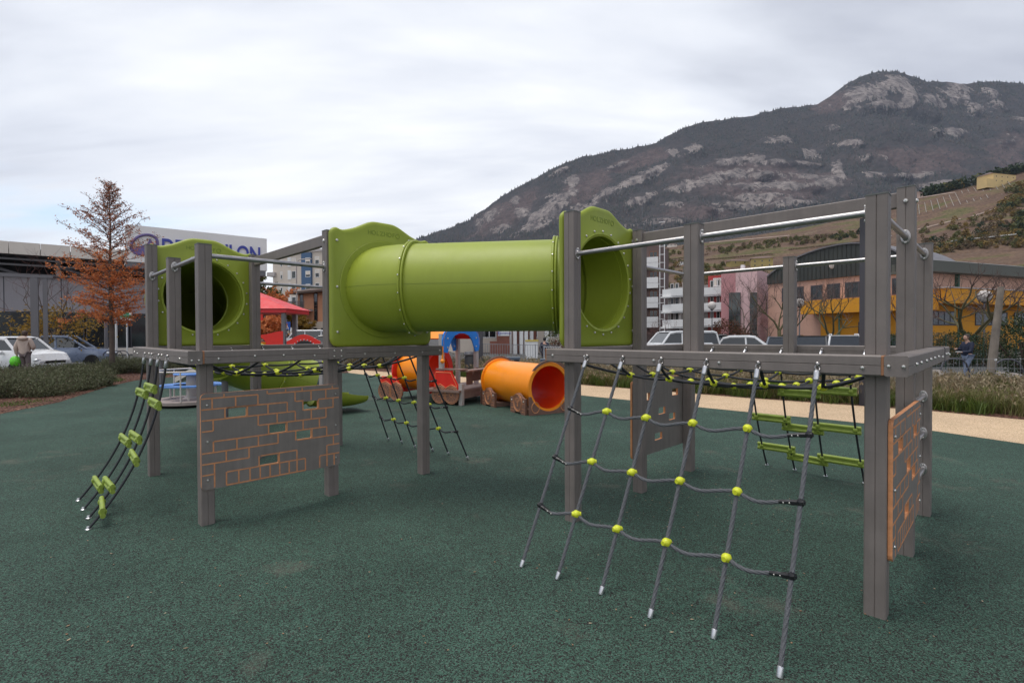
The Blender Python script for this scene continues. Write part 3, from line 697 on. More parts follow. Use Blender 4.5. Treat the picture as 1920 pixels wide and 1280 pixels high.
def leafq(C, ln, wd, droop=.0, upbias=0):
    """leaf quads (rhombus) at centres C"""
    N_ = len(C); a = nrg.normal(size=(N_, 3)); a[:, 2] += upbias; a /= np.linalg.norm(a, axis=1, keepdims=True); b = nrg.normal(size=(N_, 3)); b -= a*(a*b).sum(1, keepdims=True); b /= np.linalg.norm(b, axis=1, keepdims=True)
    l = (ln*nrg.uniform(.6, 1.3, N_))[:, None]; w_ = (wd*nrg.uniform(.7, 1.2, N_))[:, None]
    return np.stack([C-a*l/2, C+b*w_/2, C+a*l/2, C-b*w_/2], 1)
def bladeq(P, h, wd, lean):
    N_ = len(P); an = nrg.uniform(0, 2*np.pi, N_); d = np.stack([np.cos(an), np.sin(an), np.zeros(N_)], 1); s_ = np.stack([-np.sin(an+nrg.normal(0, .6, N_)), np.cos(an), np.zeros(N_)], 1)
    h = (h*nrg.uniform(.6, 1.15, N_))[:, None]; w_ = (wd*nrg.uniform(.6, 1.3, N_))[:, None]; L_ = (lean*nrg.uniform(.1, 1.2, N_))[:, None]; z = np.array([[0, 0, 1.]])
    mid = P+z*h*.6+d*h*L_*.35; tip = P+z*h*(1-.25*L_)+d*h*L_
    return np.concatenate([np.stack([P-s_*w_/2, P+s_*w_/2, mid+s_*w_*.4, mid-s_*w_*.4], 1), np.stack([mid-s_*w_*.4, mid+s_*w_*.4, tip+s_*w_*.08, tip-s_*w_*.08], 1)])
def between(A, B, n, f0=0, f1=1, u0=0, u1=1):
    """random points in the strip between polylines A and B"""
    A = np.array([list(p)[:2] for p in A]); B = np.array([list(p)[:2] for p in B]); L_ = np.linalg.norm(np.diff(A, axis=0), axis=1); cu = np.concatenate([[0], np.cumsum(L_)]); u = nrg.uniform(u0, u1, n)*cu[-1]; f = nrg.uniform(f0, f1, n)[:, None]
    a = np.stack([np.interp(u, cu, A[:, k]) for k in (0, 1)], 1); b = np.stack([np.interp(u, cu, B[:, k]) for k in (0, 1)], 1); return a+(b-a)*f, u/cu[-1], f[:, 0]
def vgz(P, f, zo): return np.array([lerp(0, gz(b[0], b[1])+.02, sstep(q, .1, 1)) for b, q in zip(P, f)])
GR = mk_leaf('ornamental_grass', [(.10, .13, .03), (.18, .18, .06), (.30, .24, .13), (.13, .16, .035)], .7)
PLUME = mk_leaf('grass_plumes', [(.30, .24, .16), (.36, .30, .20), (.26, .19, .12), (.20, .18, .10)], .8)
SHRUB = mk_leaf('shrub_leaves', [(.075, .09, .04), (.12, .135, .07), (.16, .17, .10), (.10, .09, .05)], .6)
SHRUBR = mk_leaf('reddish_shrub_leaves', [(.10, .09, .04), (.16, .10, .06), (.12, .13, .05), (.20, .12, .08)], .6)
GCOV = mk_leaf('ground_cover', [(.07, .12, .02), (.12, .17, .03), (.09, .13, .04)], .6)
MOSS = mk('mossy_bark', (.085, .075, .035), .9, var=.3, vs=4, bump=.5, bs=30)
BARK = mk('grey_bark', (.11, .085, .07), .9, var=.3, vs=5, bump=.5, bs=30)
TWIG = mk('twigs', (.10, .068, .058), .9, var=.2, vs=3)
TWIGR = mk('reddish_twigs', (.15, .065, .055), .9, var=.2, vs=3)
AUT = mk_leaf('rust_leaves', [(.50, .14, .05), (.66, .21, .07), (.70, .29, .10), (.42, .13, .06)], .6, .3)
AUTP = mk_leaf('brown_purple_leaves', [(.42, .20, .13), (.52, .22, .13), (.30, .16, .13)], .6, .25)
GOLD = mk_leaf('gold_leaves', [(.30, .17, .03), (.22, .15, .03), (.36, .20, .04)], .6, .3)
EVER = mk_leaf('evergreen_leaves', [(.018, .035, .015), (.03, .05, .02), (.045, .06, .025)], .6, .1)
OLIVE = mk_leaf('olive_leaves', [(.09, .10, .03), (.14, .14, .04), (.07, .08, .03), (.17, .13, .04)], .7, .15)
# clumped ornamental grass
def grassbed(name, u0, u1, f0, f1, ncl, h, plume, label, cat, gm=GR):
    C, u, f = between(upp, bedR_out, ncl, f0, f1, u0, u1); Bs = []; Ps = []
    outs = between(bedR_out, bedR_out, 1)[0]
    z = np.array([lerp(0, gz(float(c[0]), float(c[1])+2)+.02, sstep(q, .1, 1)) for c, q in zip(C, f)])
    for (c, zz0) in zip(C, z):
        k = 75; r = rng.uniform(.10, .22); hh = h*rng.uniform(.75, 1.2); P = np.zeros((k, 3)); P[:, :2] = c+nrg.normal(0, r*.6, (k, 2)); P[:, 2] = zz0-.02
        Bs.append(bladeq(P, hh, .011, 1.05))
        if rng.random() < plume:
            kk = 16; P = np.zeros((kk, 3)); P[:, :2] = c+nrg.normal(0, r*1.5, (kk, 2)); P[:, 2] = zz0+hh*nrg.uniform(.7, 1.3, kk)
            for q in range(4): Ps.append(leafq(P+nrg.normal(0, .025, (kk, 3)), .10, .028, upbias=2))
    Q = np.concatenate(Bs+Ps); idx = np.concatenate([np.zeros(sum(len(b) for b in Bs)), np.ones(sum(len(b) for b in Ps))]) if Ps else None
    return fastquads(name, Q, [gm, PLUME], None, idx, label=label, cat=cat, kind='stuff')
grassbed('ornamental_grass', .30, .93, .06, .95, 850, .46, .55, 'ornamental grass with pale plumes growing beside the tan path', 'grass')
grassbed('low_green_grass', .28, .85, .03, .3, 220, .32, .05, 'short green grass tufts along the edge of the tan path', 'grass', GCOV)
def shrub(x, y, r, h, label, mat=SHRUB, dens=1.0, group=None, name='shrub', up=1.2):
    z = gz(x, y)+.03; root = empty(name, (x, y, z), label, 'shrub', group); b = MB(); C = []
    for q in range(int(16*dens)+5):
        a = rng.uniform(0, 6.28); rr = r*math.sqrt(rng.random()); hh = h*rng.uniform(.55, 1.05)*(1-.35*(rr/r)**2); tip = Vector((x+math.cos(a)*rr, y+math.sin(a)*rr, z+hh)); base = Vector((x+math.cos(a)*rr*.25, y+math.sin(a)*rr*.25, z-.03))
        md = base.lerp(tip, .5)+Vector((rng.uniform(-.05, .05), rng.uniform(-.05, .05), 0)); b.tube([base, md, tip], .012, 4, rad=[.011, .008, .003])
        for k in range(int(26*dens)):
            t = rng.uniform(.12, 1.0); p = base.lerp(tip, t); C.append([p.x+rng.gauss(0, .06+r*.09), p.y+rng.gauss(0, .06+r*.09), max(p.z+rng.gauss(0, .05), z+.02)])
    C = np.repeat(np.array(C), 3, 0)+nrg.normal(0, .035, (len(C)*3, 3)); fastquads('foliage', leafq(C, .07, .022, upbias=up), mat, root); b.build('stem', TWIG, root); return root
# left bed: nearest shrubs first
k = 0
SL = [(20, 745, .95, .62, 'dark green shrub filling the lower left corner of the left bed'), (95, 735, .75, .55, 'round dark shrub near the front edge of the left bed'), (155, 727, .42, .62, 'small upright shrub standing alone on the red mulch'),
      (62, 716, .8, .55, 'grey green shrub in front of the white van'), (118, 712, .8, .6, 'grey green shrub in front of the second grey pole'), (-30, 712, .9, .6, 'grey green shrub at the far left below the woman'), (170, 702, .7, .5, 'grey green shrub left of the rust coloured tree'),
      (240, 698, .8, .55, 'grey green shrub right of the rust coloured tree'), (225, 690, .8, .6, 'shrub behind the trunk of the rust coloured tree'), (5, 730, .8, .55, 'shrub behind the lower left corner shrub'),
      (310, 697, .8, .6, 'shrub behind the spinning carousel, left part'), (350, 694, .8, .65, 'shrub behind the spinning carousel, right part'), (440, 692, .8, .5, 'shrub behind the green slide')]
for (px, py, r, h, lb) in SL:
    p = G(px, py); 
    for q in range(2 if px < 260 else 1): shrub(p.x+(q-.5)*r*.9*(px < 260), p.y+q*.5, r*.85, h*(1.12 if q == 0 else .9), lb if q == 0 else lb.replace('shrub', 'lower shrub just behind the', 1) if False else (lb if q == 0 else 'low companion of the '+lb), dens=1.9)
C, u, f = between(lft, bedL_out, 900, .05, .5, .15, .75); P = np.zeros((len(C)*14, 3)); P[:, :2] = np.repeat(C, 14, 0)+nrg.normal(0, .12, (len(C)*14, 2)); P[:, 2] = nrg.uniform(.0, .07, len(P))-.01
kp = np.array([mnoise.noise(Vector((a*.7, b*.7, 3))) > .12 for a, b in P[:, :2]]); fastquads('ground_cover', leafq(P[kp], .05, .02, upbias=1.5), GCOV, label='patchy green ground cover on the mulch of the left bed', cat='ground cover', kind='stuff')
C, u, f = between(lft, bedL_out, 9000, .0, .7, .1, .8); P = np.zeros((len(C), 3)); P[:, :2] = C; P[:, 2] = .012-np.array([.05*q for q in f]); CHIP = mk_leaf('bark_chips', [(.16, .07, .045), (.09, .04, .03), (.28, .16, .11)], .9, 0)
Q = leafq(P, .06, .03); Q[:, :, 2] = P[:, None, 2]+(Q[:, :, 2]-P[:, None, 2])*.25; fastquads('mulch_chips', Q, CHIP, label='red brown bark chips covering the left bed', cat='mulch', kind='stuff')
for (px, py, r, h, lb) in [(668, 690, .9, .7, 'reddish green shrub behind the train, leftmost'), (712, 690, .9, .8, 'reddish shrub behind the orange ring of the train'), (780, 692, .9, .85, 'brown green shrub behind the red train cab'), (868, 699, .8, .85, 'green brown shrub between the train posts'), (930, 700, .7, .9, 'tall green shrub beside the dark lamp post'), (1000, 702, .7, .8, 'wispy green shrub behind the orange tunnel'), (1100, 705, .6, .8, 'wispy green shrub under the right tunnel panel'), (1180, 713, .6, .75, 'wispy green shrub beyond the net, left of the far post')]:
    p = G(px, py); shrub(p.x, p.y, r, h, lb, mat=SHRUBR if px < 900 else OLIVE, dens=2)
for (px, py, r, h, lb) in [(1890, 745, .75, .62, 'leafy green shrub among the grass at the right edge'), (1838, 742, .55, .5, 'leafy green shrub below the man in the navy jacket')]:
    p = G(px, py); shrub(p.x, p.y, r, h, lb, mat=OLIVE, dens=2.5)
# fallen leaves and grit on the rubber
lf = MB(); LEAFM = mk_leaf('litter', [(.30, .20, .12), (.22, .12, .07), (.40, .32, .22)], .8, 0)
pts = []
for q in range(480):
    px = rng.uniform(60, 1880); py = 700+(rng.random()**1.3)*520
    if q % 3 == 0: px = rng.gauss(1330, 110); py = rng.uniform(860, 1000)
    p = G(px, py)
    if p.y < 12: pts.append((p.x, p.y, .006))
P = np.array(pts); Q = leafq(P, .022, .012); Q[:, :, 2] = .004+np.abs(Q[:, :, 2]-P[:, None, 2])*.35
fastquads('fallen_leaves', Q, LEAFM, label='small dry leaves scattered on the green rubber ground', cat='leaves', kind='stuff')
# ================================================================== trees
def baretree(x, y, h, label, mat=MOSS, tm=TWIG, lean=0, spread=1.0, forks=4, depth=4, r0=.13, fork_h=.28, seed=1, leaves=None, lsz=.06, group=None, z=None, lden=2):
    rg = random.Random(seed); z = gz(x, y)-.03 if z is None else z; root = empty('bare_tree' if leaves is None else 'autumn_tree', (x, y, z), label, 'tree', group); b = MB(); tw = MB(); LC = []
    base = Vector((x, y, z)); top = base+Vector((lean*h*fork_h, 0, h*fork_h)); b.tube([base, base.lerp(top, .15), base.lerp(top, .6)+Vector((.03, 0, 0)), top], r0, 8, rad=[r0*1.35, r0, r0*.85, r0*.9])
    def grow(p, d, L_, r, lv):
        n = 3; P = [p]; q = p; dd = d
        for k in range(n):
            dd = (dd+Vector((rg.gauss(0, .16), rg.gauss(0, .16), rg.gauss(.06, .10)))).normalized(); q = q+dd*L_/n; P.append(q)
        b.tube(P, r, 5 if lv < 2 else 3, rad=[r*(1-.55*k/n) for k in range(n+1)], cap=False, m=0 if lv < 2 else 1)
        if leaves and lv >= depth-2:
            for a in P[1:]: LC.extend([[a.x+rg.gauss(0, .12), a.y+rg.gauss(0, .12), a.z+rg.gauss(0, .10)] for _ in range(lden)])
        if lv >= depth: return
        for k in range(3 if lv > 0 else 4):
            t = rg.uniform(.35, 1); a = P[0].lerp(P[-1], t) if n < 2 else P[min(int(t*n)+1, n)]; e_ = Vector((rg.gauss(0, 1), rg.gauss(0, 1), rg.gauss(.25, .6))).normalized()
            grow(a, (dd*.9+e_*.75*spread).normalized(), L_*rg.uniform(.55, .75), r*.5, lv+1)
    for k in range(forks):
        a = 6.28*k/forks+rg.uniform(-.4, .4); grow(top-Vector((0, 0, rg.uniform(0, .1*h))), Vector((math.cos(a)*.75*spread, math.sin(a)*.75*spread, 1)).normalized(), h*.36*rg.uniform(.8, 1.15), r0*.55, 0)
    b.build('trunk', [mat, tm], root, smooth=180)
    if LC: C = np.repeat(np.array(LC), 2, 0)+nrg.normal(0, .05, (len(LC)*2, 3)); fastquads('crown', leafq(C, lsz*1.4, lsz), leaves, root)
    return root
# rust coloured pin oak on the left
def pinoak(px, py, h, label):
    p = G(px, py); root = empty('pin_oak', (p.x, p.y, gz(p.x, p.y)), label, 'tree'); z0 = gz(p.x, p.y)-.03; b = MB(); b.tube([(p.x+.02*math.sin(k), p.y, z0+h*k/10) for k in range(11)], .1, 8, rad=[.105-.0098*k for k in range(11)]); tw = MB(); LC = []; LP = []; rg = random.Random(3)
    for k in range(110):
        f = .27+.72*(k/110)**1.05; zz0 = z0+h*f; L_ = interp(f, [(.27, 1.25), (.34, 1.7), (.5, 1.72), (.62, 1.6), (.72, 1.5), (.8, 1.0), (.9, .55), (1, .2)])*rg.uniform(.45, 1.15); a = k*2.4; d = Vector((math.cos(a), math.sin(a), .10+.9*f*f)).normalized(); P = [Vector((p.x, p.y, zz0))]; q = P[0]
        for s_ in range(5): d = (d+Vector((rg.gauss(0, .12), rg.gauss(0, .12), rg.gauss(0, .06)))).normalized(); q = q+d*L_/5; P.append(q)
        tw.tube(P, .02, 4, rad=[.028*(1-f*.6)*(1-.15*s_) for s_ in range(6)], cap=False)
        for s_ in range(1, 6):
            for _ in range(4):
                e_ = (d+Vector((rg.gauss(0, .7), rg.gauss(0, .7), rg.gauss(.05, .35)))).normalized(); tip = P[s_]+e_*rg.uniform(.15, .42)*(1.15-.5*f); tw.tube([P[s_], tip], .005, 3, cap=False)
                dn = 10 if f < .55 else (4 if f < .8 else 2)
                for _ in range(dn):
                    c = P[s_].lerp(tip, rg.uniform(.2, 1.1)); (LC if f < .63 else LP).append([c.x+rg.gauss(0, .05), c.y+rg.gauss(0, .05), c.z+rg.gauss(0, .045)])
    b.build('trunk', BARK, root, smooth=180); tw.build('branches', TWIG, root)
    C = np.concatenate([np.array(LC), np.array(LP)]); fastquads('crown', leafq(C, .085, .045), [AUT, AUTP], root, np.concatenate([np.zeros(len(LC)), np.ones(len(LP))]))
pinoak(210, 699, 7.75, 'slender rust coloured tree on the left bed in front of the store')
# ================================================================== smaller play equipment behind
def V3(p, z): return Vector((p[0], p[1], z))
# --- spinning carousel
cc = XY(358, 11.3); ca = empty('carousel', V3(cc, 0), 'white railed spinning carousel with blue seats behind the left deck', 'carousel'); c0 = V3(cc, 0); r = .72
BLUEL = mk('light_blue_seat', (.12, .27, .62), .5); PINKG = mk('carousel_deck', (.33, .27, .25), .6, var=.12, vs=15, bump=.3, bs=150); OFFW = mk('off_white_rail', (.60, .55, .52), .45)
m = MB(); m.lathe([(r-.01, .05), (r, .06), (r, .12), (r-.02, .135), (0, .135)], c0, n=48); m.build('deck', PINKG, ca, smooth=40)
m = MB(); m.lathe([(r-.12, .0), (r-.1, .05)], c0, n=40); m.build('base', BLACK, ca)
m = MB(); m.lathe([(.16, .135), (.15, .16), (.11, .18), (.10, .66)], c0, n=20); m.build('hub', LGREY, ca, smooth=40)
m = MB(); m.lathe([(.33, .655), (.345, .67), (.33, .69), (0, .69)], c0, n=32); m.build('hand_wheel', BLUEL, ca, smooth=40)
for z in (.75,):
    m = MB(); m.tube([c0+Vector((math.cos(t)*r*.97, math.sin(t)*r*.97, z)) for t in [6.2832*q/40 for q in range(40)]], .018, 8, closed=True); m.build('top_rail', OFFW, ca, smooth=60)
for q in range(8):
    t = 6.2832*(q+.35)/8; m = MB(); m.tube([c0+Vector((math.cos(t)*r*.97, math.sin(t)*r*.97, .13)), c0+Vector((math.cos(t)*r*.97, math.sin(t)*r*.97, .75))], .015, 8); m.build('upright', OFFW, ca, smooth=60)
for q in range(3):
    P = []
    for k in range(11): t = 2.1*q+.1+1.75*k/10; P.append((math.cos(t)*r*.86, math.sin(t)*r*.86))
    P += [(p[0]*.55, p[1]*.55) for p in P[::-1]]; m = MB(); m.prism(P, c0+ZV*.41, (1, 0, 0), (0, 1, 0), .03); s_ = m.build('seat', BLUEL, ca)
    t = 2.1*q+.95; m = MB(); m.tube([c0+Vector((math.cos(t)*.5, math.sin(t)*.5, .13)), c0+Vector((math.cos(t)*.5, math.sin(t)*.5, .41))], .02, 8); m.build('seat_leg', OFFW, ca)
# --- orange tunnel car
A = V3(XY(1028, 9.75), .50); B = V3(XY(938, 11.35), .50); ax_ = (B-A).normalized(); sd_ = ax_.cross(ZV).normalized()
tc_ = empty('tunnel_car', (*(A.lerp(B, .5)).xy, 0), 'orange crawl tunnel with red inside standing on brown wheel blocks', 'play tunnel')
shell([A, A.lerp(B, .04), A.lerp(B, .5), A.lerp(B, .96), B], 'tunnel_tube', ORANGE, tc_, r=.43, ri=.41, mat2=REDI)
for c, sg in ((A, -1), (B, 1)):
    ringmesh(c+ax_*.015*sg, ax_, .405, .475, .035, 'orange_rim', ORANGE, tc_)
    m = MB(); P = [(math.cos(R_(a))*.475, math.sin(R_(a))*.475) for a in range(38, 143, 7)]+[(math.cos(R_(a))*.52, math.sin(R_(a))*.52) for a in range(142, 37, -7)]
    m.prism(P, c+ax_*(.05*sg), sd_, ZV, .022); m.build('brown_arch', BROWN, tc_)
    # end plate at the ground
    P = [(-.47, -.5), (.47, -.5), (.47, -.16)]+[(math.cos(R_(a))*.45, math.sin(R_(a))*.45) for a in range(-20, -161, -10)]+[(-.47, -.16)]
    m = MB(); m.prism(P, c+ax_*(.035*sg+(.02 if sg > 0 else .0)), sd_, ZV, .02)
    fr = c-ax_*(sg*.0) ; yy = -ax_ if sg > 0 else ax_
    for cx_ in (-.33, .33): m.tube([c+ax_*(-.058 if sg < 0 else .06)+sd_*(cx_+.085*math.cos(t))+ZV*(-.36+.1*math.sin(t)) for t in [6.2832*q/20 for q in range(20)]], .008, 4, closed=True, m=1)
    m.build('end_plate', [BROWN, GROOVE], tc_)
for f in (.16, .80):
    for s2_ in (1, -1):
        o = A.lerp(B, f)+sd_*(.455*s2_); o.z = 0; X_ = ax_*s2_; P = [(-.27, 0), (-.27, .30), (-.2, .30)]+[(.15*math.cos(R_(a)), .27+.12*math.sin(R_(a))) for a in range(150, 29, -20)]+[(.2, .30), (.27, .30), (.27, 0), (.12, 0), (.1, .03), (-.1, .03), (-.12, 0)]
        m = MB(); m.prism(P[::-1], o, X_, ZV, .05); nz = Vector(X_).cross(ZV).normalized(); q0 = o+nz*.052
        sh_ = [(.16*math.cos(R_(a)), .22+.15*math.sin(R_(a))) for a in range(0, 360, 20)]; sh_ = [(x, z if z > .2 else .2-(.2-z)*1.2) for x, z in sh_]
        m.tube([q0+X_*x+ZV*z for x, z in sh_], .006, 4, closed=True, m=1); m.tube([q0+X_*x*.8+ZV*(.2+(z-.2)*.85) for x, z in sh_], .0045, 4, closed=True, m=1)
        for z, w_ in ((.29, .11), (.265, .10), (.24, .085), (.215, .055)): m.tube([q0+X_*-w_+ZV*z, q0+X_*w_+ZV*z], .0045, 4, m=1)
        m.tube([q0+ZV*.215, q0+ZV*.14], .012, 6, m=1)
        for x in (-.2, .2):
            for z in (.05, .1, .2): m.tube([q0+X_*(x-.05)+ZV*z, q0+X_*(x+.05)+ZV*z], .004, 4, m=1)
        w_ = m.build('wheel_block', [BROWN, GROOVE], tc_)
        for x in (-.215, .215): bolt(w_, q0+X_*x+ZV*.245, nz, 1.6)
        m = MB(); m.box(A.lerp(B, f)+ZV*-.455, (.40, .84, .08), ax_, sd_); m.build('cradle', BROWNL, tc_) if s2_ == 1 else None
# --- train engine
O = V3(XY(864, 10.95), 0); a_ = Vector((-.88, .475, 0)).normalized(); g_ = Vector((.475, .88, 0)).normalized(); W = 1.42
def T(i, j, z=0): return O+a_*i+g_*j+ZV*z
tr = empty('play_train', tuple(T(.9, .6)), 'red and blue play train engine with open cab and benches beside the orange tunnel', 'play train')
m = MB(); m.box(T(.45, W/2, .30), (1.0, W+.3, .05), a_, g_); m.build('deck', BROWNL, tr)
m = MB(); m.box(T(.0, W*.55, .20), (.06, W+.2, .14), a_, g_); m.build('deck_edge', BROWNL, tr)
for (i, j, z) in ((.52, .02, 1.52), (.52, W, 1.52), (1.05, .02, 1.50), (1.05, W, 1.50), (-.02, -.02, .45), (-.05, W+.1, .70)):
    m = MB(); m.bar(T(i, j, 0), T(i, j, z), .095, .095, .008, .002, upv=tuple(g_)); m.build('post', LGREY, tr)
for j, z, w_ in ((.0, .74, .26), (.30, .46, .0)):
    pass
m = MB(); m.prism([(-.05, -.06), (.62, -.06), (.62, .10), (.2, .12), (-.05, .2)], T(0, 0, .74), a_, g_, -.03); m.build('bench_top', BROWNL, tr)
m = MB(); m.box(T(-.02, W*.6, .72), (.22, W+.1, .03), a_, g_); m.build('bench_top', BROWNL, tr)
m = MB(); m.box(T(.06, .42, .55), (.03, .22, .30), a_, g_); m.build('bench_side', BROWN, tr)
m = MB(); m.box(T(.0, W+.12, .52), (.03, .36, .34), a_, g_); m.build('bench_side', REDP, tr)
m = MB(); m.prism([(.2*math.cos(R_(q))-.0, .30*math.sin(R_(q))) for q in range(0, 181, 15)], T(.12, .78, .46), g_, ZV, .03); m.build('wheel_seat', BROWN, tr)
def arch(i):
    P = [(x*1.14, z) for x, z in [(-.62, 0), (-.66, .14), (-.66, .28), (-.60, .42), (-.44, .56), (-.25, .63), (0, .655), (.25, .63), (.44, .56), (.60, .42), (.66, .28), (.66, .14), (.62, 0), (.50, -.02), (.47, .06), (.38, .24), (.26, .36), (.1, .41), (-.1, .41), (-.26, .36), (-.38, .24), (-.47, .06), (-.50, -.02)]]
    m = MB(); m.prism(P[::-1], T(i, W/2, 1.12), g_, ZV, .03); m.tube([T(i-.032, W/2+x*.955, 1.13+z*.95) for x, z in P[1:12]], .005, 4, m=1); o = m.build('blue_arch', [BLUEP, GROOVE], tr)
    for x, z in ((-.58, .1), (-.58, .3), (.58, .1), (.58, .3), (-.35, .47), (.35, .47)): bolt(o, T(i-.033, W/2+x, 1.12+z), -a_, 2.2)
arch(.47); arch(1.1)
m = MB(); pr = [(-.70, .30), (-.58, .45), (-.37, .56), (0, .61), (.37, .56), (.58, .45), (.70, .30)]; rows = []
for i in (.50, 1.12):
    rows.append([T(i, W/2+x, 1.12+z) for x, z in pr]+[T(i, W/2+x*.95, 1.12+z*.93) for x, z in pr[::-1]])
n = 14; m.add(rows[0]+rows[1], [(q, (q+1) % n, n+(q+1) % n, n+q) for q in range(n)]+[tuple(range(n-1, -1, -1)), tuple(range(n, 2*n))]); m.m = [0]*6+[1]*(len(m.f)-6)
m.build('roof', [ORANGE, REDP], tr)
def wheel_panel(i0, i1, redtop):
    w_ = (i1-i0); P = [(0, .36), (0, redtop-.06), (.05, redtop), (w_*.72, redtop), (w_, redtop-.30), (w_, .30)]
    m = MB(); m.prism([(x, z) for x, z in P], T(i1, -.075, 0), -a_, ZV, -.03)
    pp = [(.03, .40), (.03, redtop-.08), (.06, redtop-.03), (w_*.70, redtop-.03), (w_*.96, redtop-.32), (w_*.96, .38), (w_*.72, .44), (w_*.5, .36), (w_*.27, .44)]
    m.tube([T(i1-x, -.077, z) for x, z in pp], .006, 4, closed=True, m=1); o = m.build('side_panel', [REDP, EDGEO], tr)
    for k in (.26, .76):
        c = T(i1-w_*k, -.115, .215); R__ = w_*.255+.035; m = MB(); m.lathe([(0, 0), (R__, 0), (R__, .03), (0, .03)], c, g_, 28)
        for rr in (R__*.95, R__*.8, R__*.2): m.tube([c+g_*-.001+a_*rr*math.cos(t)+ZV*rr*math.sin(t) for t in [6.2832*q/24 for q in range(24)]], .0045, 4, closed=True, m=1)
        for q in range(12): t = 6.2832*q/12; m.tube([c+(a_*math.cos(t)+ZV*math.sin(t))*R__*.2, c+(a_*math.cos(t)+ZV*math.sin(t))*R__*.8], .0035, 4, m=1)
        m.build('wheel', [BROWN, GROOVE], tr)
EDGEO = mk('orange_line', (.85, .30, .10), .5)
wheel_panel(.03, .66, .72); wheel_panel(1.55, 2.2, .55)
# boiler: red bulkhead, red drum, orange nose ring
bc = T(1.12, W/2, .64)
def disc_hole(c, ax, r0, poly, th, name, mt):
    n = len(poly); a, x, u = frame(ax); vs = []
    for y in (0, th):
        vs += [c+x*px+u*pz+a*y for px, pz in poly]+[c+(x*px+u*pz)*(r0/math.hypot(px, pz))+a*y for px, pz in poly]
    fs = []
    for q in range(n):
        r_ = (q+1) % n; fs += [(q, r_, n+r_, n+q), (2*n+q, 3*n+q, 3*n+r_, 2*n+r_), (q, 2*n+q, 2*n+r_, r_), (n+q, n+r_, 3*n+r_, 3*n+q)]
    m = MB(); m.add(vs, fs); return m.build(name, mt, tr)
po = []
for q in range(40):
    t = 6.2832*q/40; x, z = math.cos(t), math.sin(t); rr = .60 if z > -.2 else min(.60/max(abs(x), .001), .50/max(-z, .001), .72); po.append((x*rr, z*rr))
disc_hole(bc, a_, .43, po, .03, 'bulkhead', REDP)
shell([bc+a_*.03, bc+a_*.45, bc+a_*.88], 'boiler', ORANGE, tr, r=.44, ri=.42, mat2=REDI, n=40)
disc_hole(bc+a_*.88, a_, .40, [(x*.97, z) for x, z in po], .035, 'nose_ring', REDP)
ringmesh(bc+a_*.95, a_, .38, .52, .06, 'nose_rim', REDP, tr)
m = MB(); m.tube([T(1.2, .05, .60), T(1.2, .05, .95)], .02, 8); m.tube([T(.43, -.07, .95), T(.43, -.07, 1.25)], .022, 8); m.ball(T(.43, -.07, .93), .05, 8); m.build('lever', ORANGE, tr, smooth=60)
# --- red play house tower
hx = XY(511, 16); ho = V3(hx, 0); ph = empty('play_house', tuple(ho), 'red roofed play house tower with red panels behind the left deck', 'play house')
P4 = [(-1.15, -.6), (.62, -.6), (.62, .9), (-1.15, .9)]
for x, y in [(-3.1, -.6), (.30, .9), (.62, -.6), (-3.1, .9), (-1.15, -.6)]:
    m = MB(); m.bar(ho+Vector((x, y, 0)), ho+Vector((x, y, 2.25)), .11, .11, .006); m.build('post', GREYM, ph)
m = MB(); m.bb(hx[0]-3.25, hx[0]+.75, hx[1]-.72, hx[1]+1.0, 2.18, 2.30); vs = [ho+Vector(q) for q in ((-3.3, -.78, 2.3), (.80, -.78, 2.3), (.80, 1.05, 2.3), (-3.3, 1.05, 2.3), (-1.7, .15, 3.05), (-1.0, .15, 3.05))]
REDR = mk('red_canopy', (.66, .022, .03), .5, var=.05); m.add(vs, [(0, 1, 5, 4), (1, 2, 5), (2, 3, 4, 5), (3, 0, 4)]); m.build('roof', REDR, ph)
m = MB(); m.bb(hx[0]-1.2, hx[0]+.66, hx[1]-.6, hx[1]+.9, .88, .94); m.build('deck', BROWNL, ph)
def wavy(x0, x1, z0, zt_, amp, ph_, hole=None):
    n = 16; P = [(x0, z0)]+[(x1, z0)]+[(lerp(x1, x0, q/n), zt_+amp*math.cos(ph_+math.pi*2*q/n)) for q in range(n+1)]; return P
def hpanel(P, yoff, hc, hr, nm='red_panel'):
    loops = [P, [(hc[0]+hr*math.cos(R_(q)), hc[1]+hr*math.sin(R_(q))) for q in range(360, 0, -20)]]; tri = tessellate_polygon([[Vector((p[0], p[1], 0)) for p in l] for l in loops]); fl = loops[0]+loops[1]; n = len(fl); m = MB()
    vs = [ho+Vector((p[0], yoff, p[1])) for p in fl]+[ho+Vector((p[0], yoff+.03, p[1])) for p in fl]; fs = [tuple(t) for t in tri]+[tuple(q+n for q in t)[::-1] for t in tri]; k = 0
    for l in loops:
        for q in range(len(l)): fs.append((k+q, k+(q+1) % len(l), k+(q+1) % len(l)+n, k+q+n))
        k += len(l)
    m.add(vs, fs); return m.build(nm, REDP, ph)
hpanel(wavy(-.72, .62, .94, 1.58, .055, 0), -.66, (-.13, 1.22), .24)
hpanel(wavy(-.72, .02, 1.95, 2.12, .02, 0), -.66, (-.3, 2.03), .02, 'red_valance')
m = MB(); P = [(.72, .94), (1.72, .94), (1.72, 1.33)]+[(lerp(1.72, .72, q/12), 1.33+.20*math.sin(math.pi*q/12)**1.3) for q in range(1, 12)]+[(.72, 1.33)]; m.prism(P, ho+Vector((0, -.62, 0)), (1, 0, 0), (0, 0, 1), .03); m.build('red_panel', REDP, ph)
m = MB(); m.lathe([(0, 0), (.36, 0), (.38, .02), (.36, .04), (0, .04)], ho+Vector((1.25, -.62, .98)), (0, -1, 0), 26)
for q in range(13): t = R_(q*15); m.ball(ho+Vector((1.25+.39*math.cos(t), -.67, .98+.39*math.sin(t))), .022, 6, m=1)
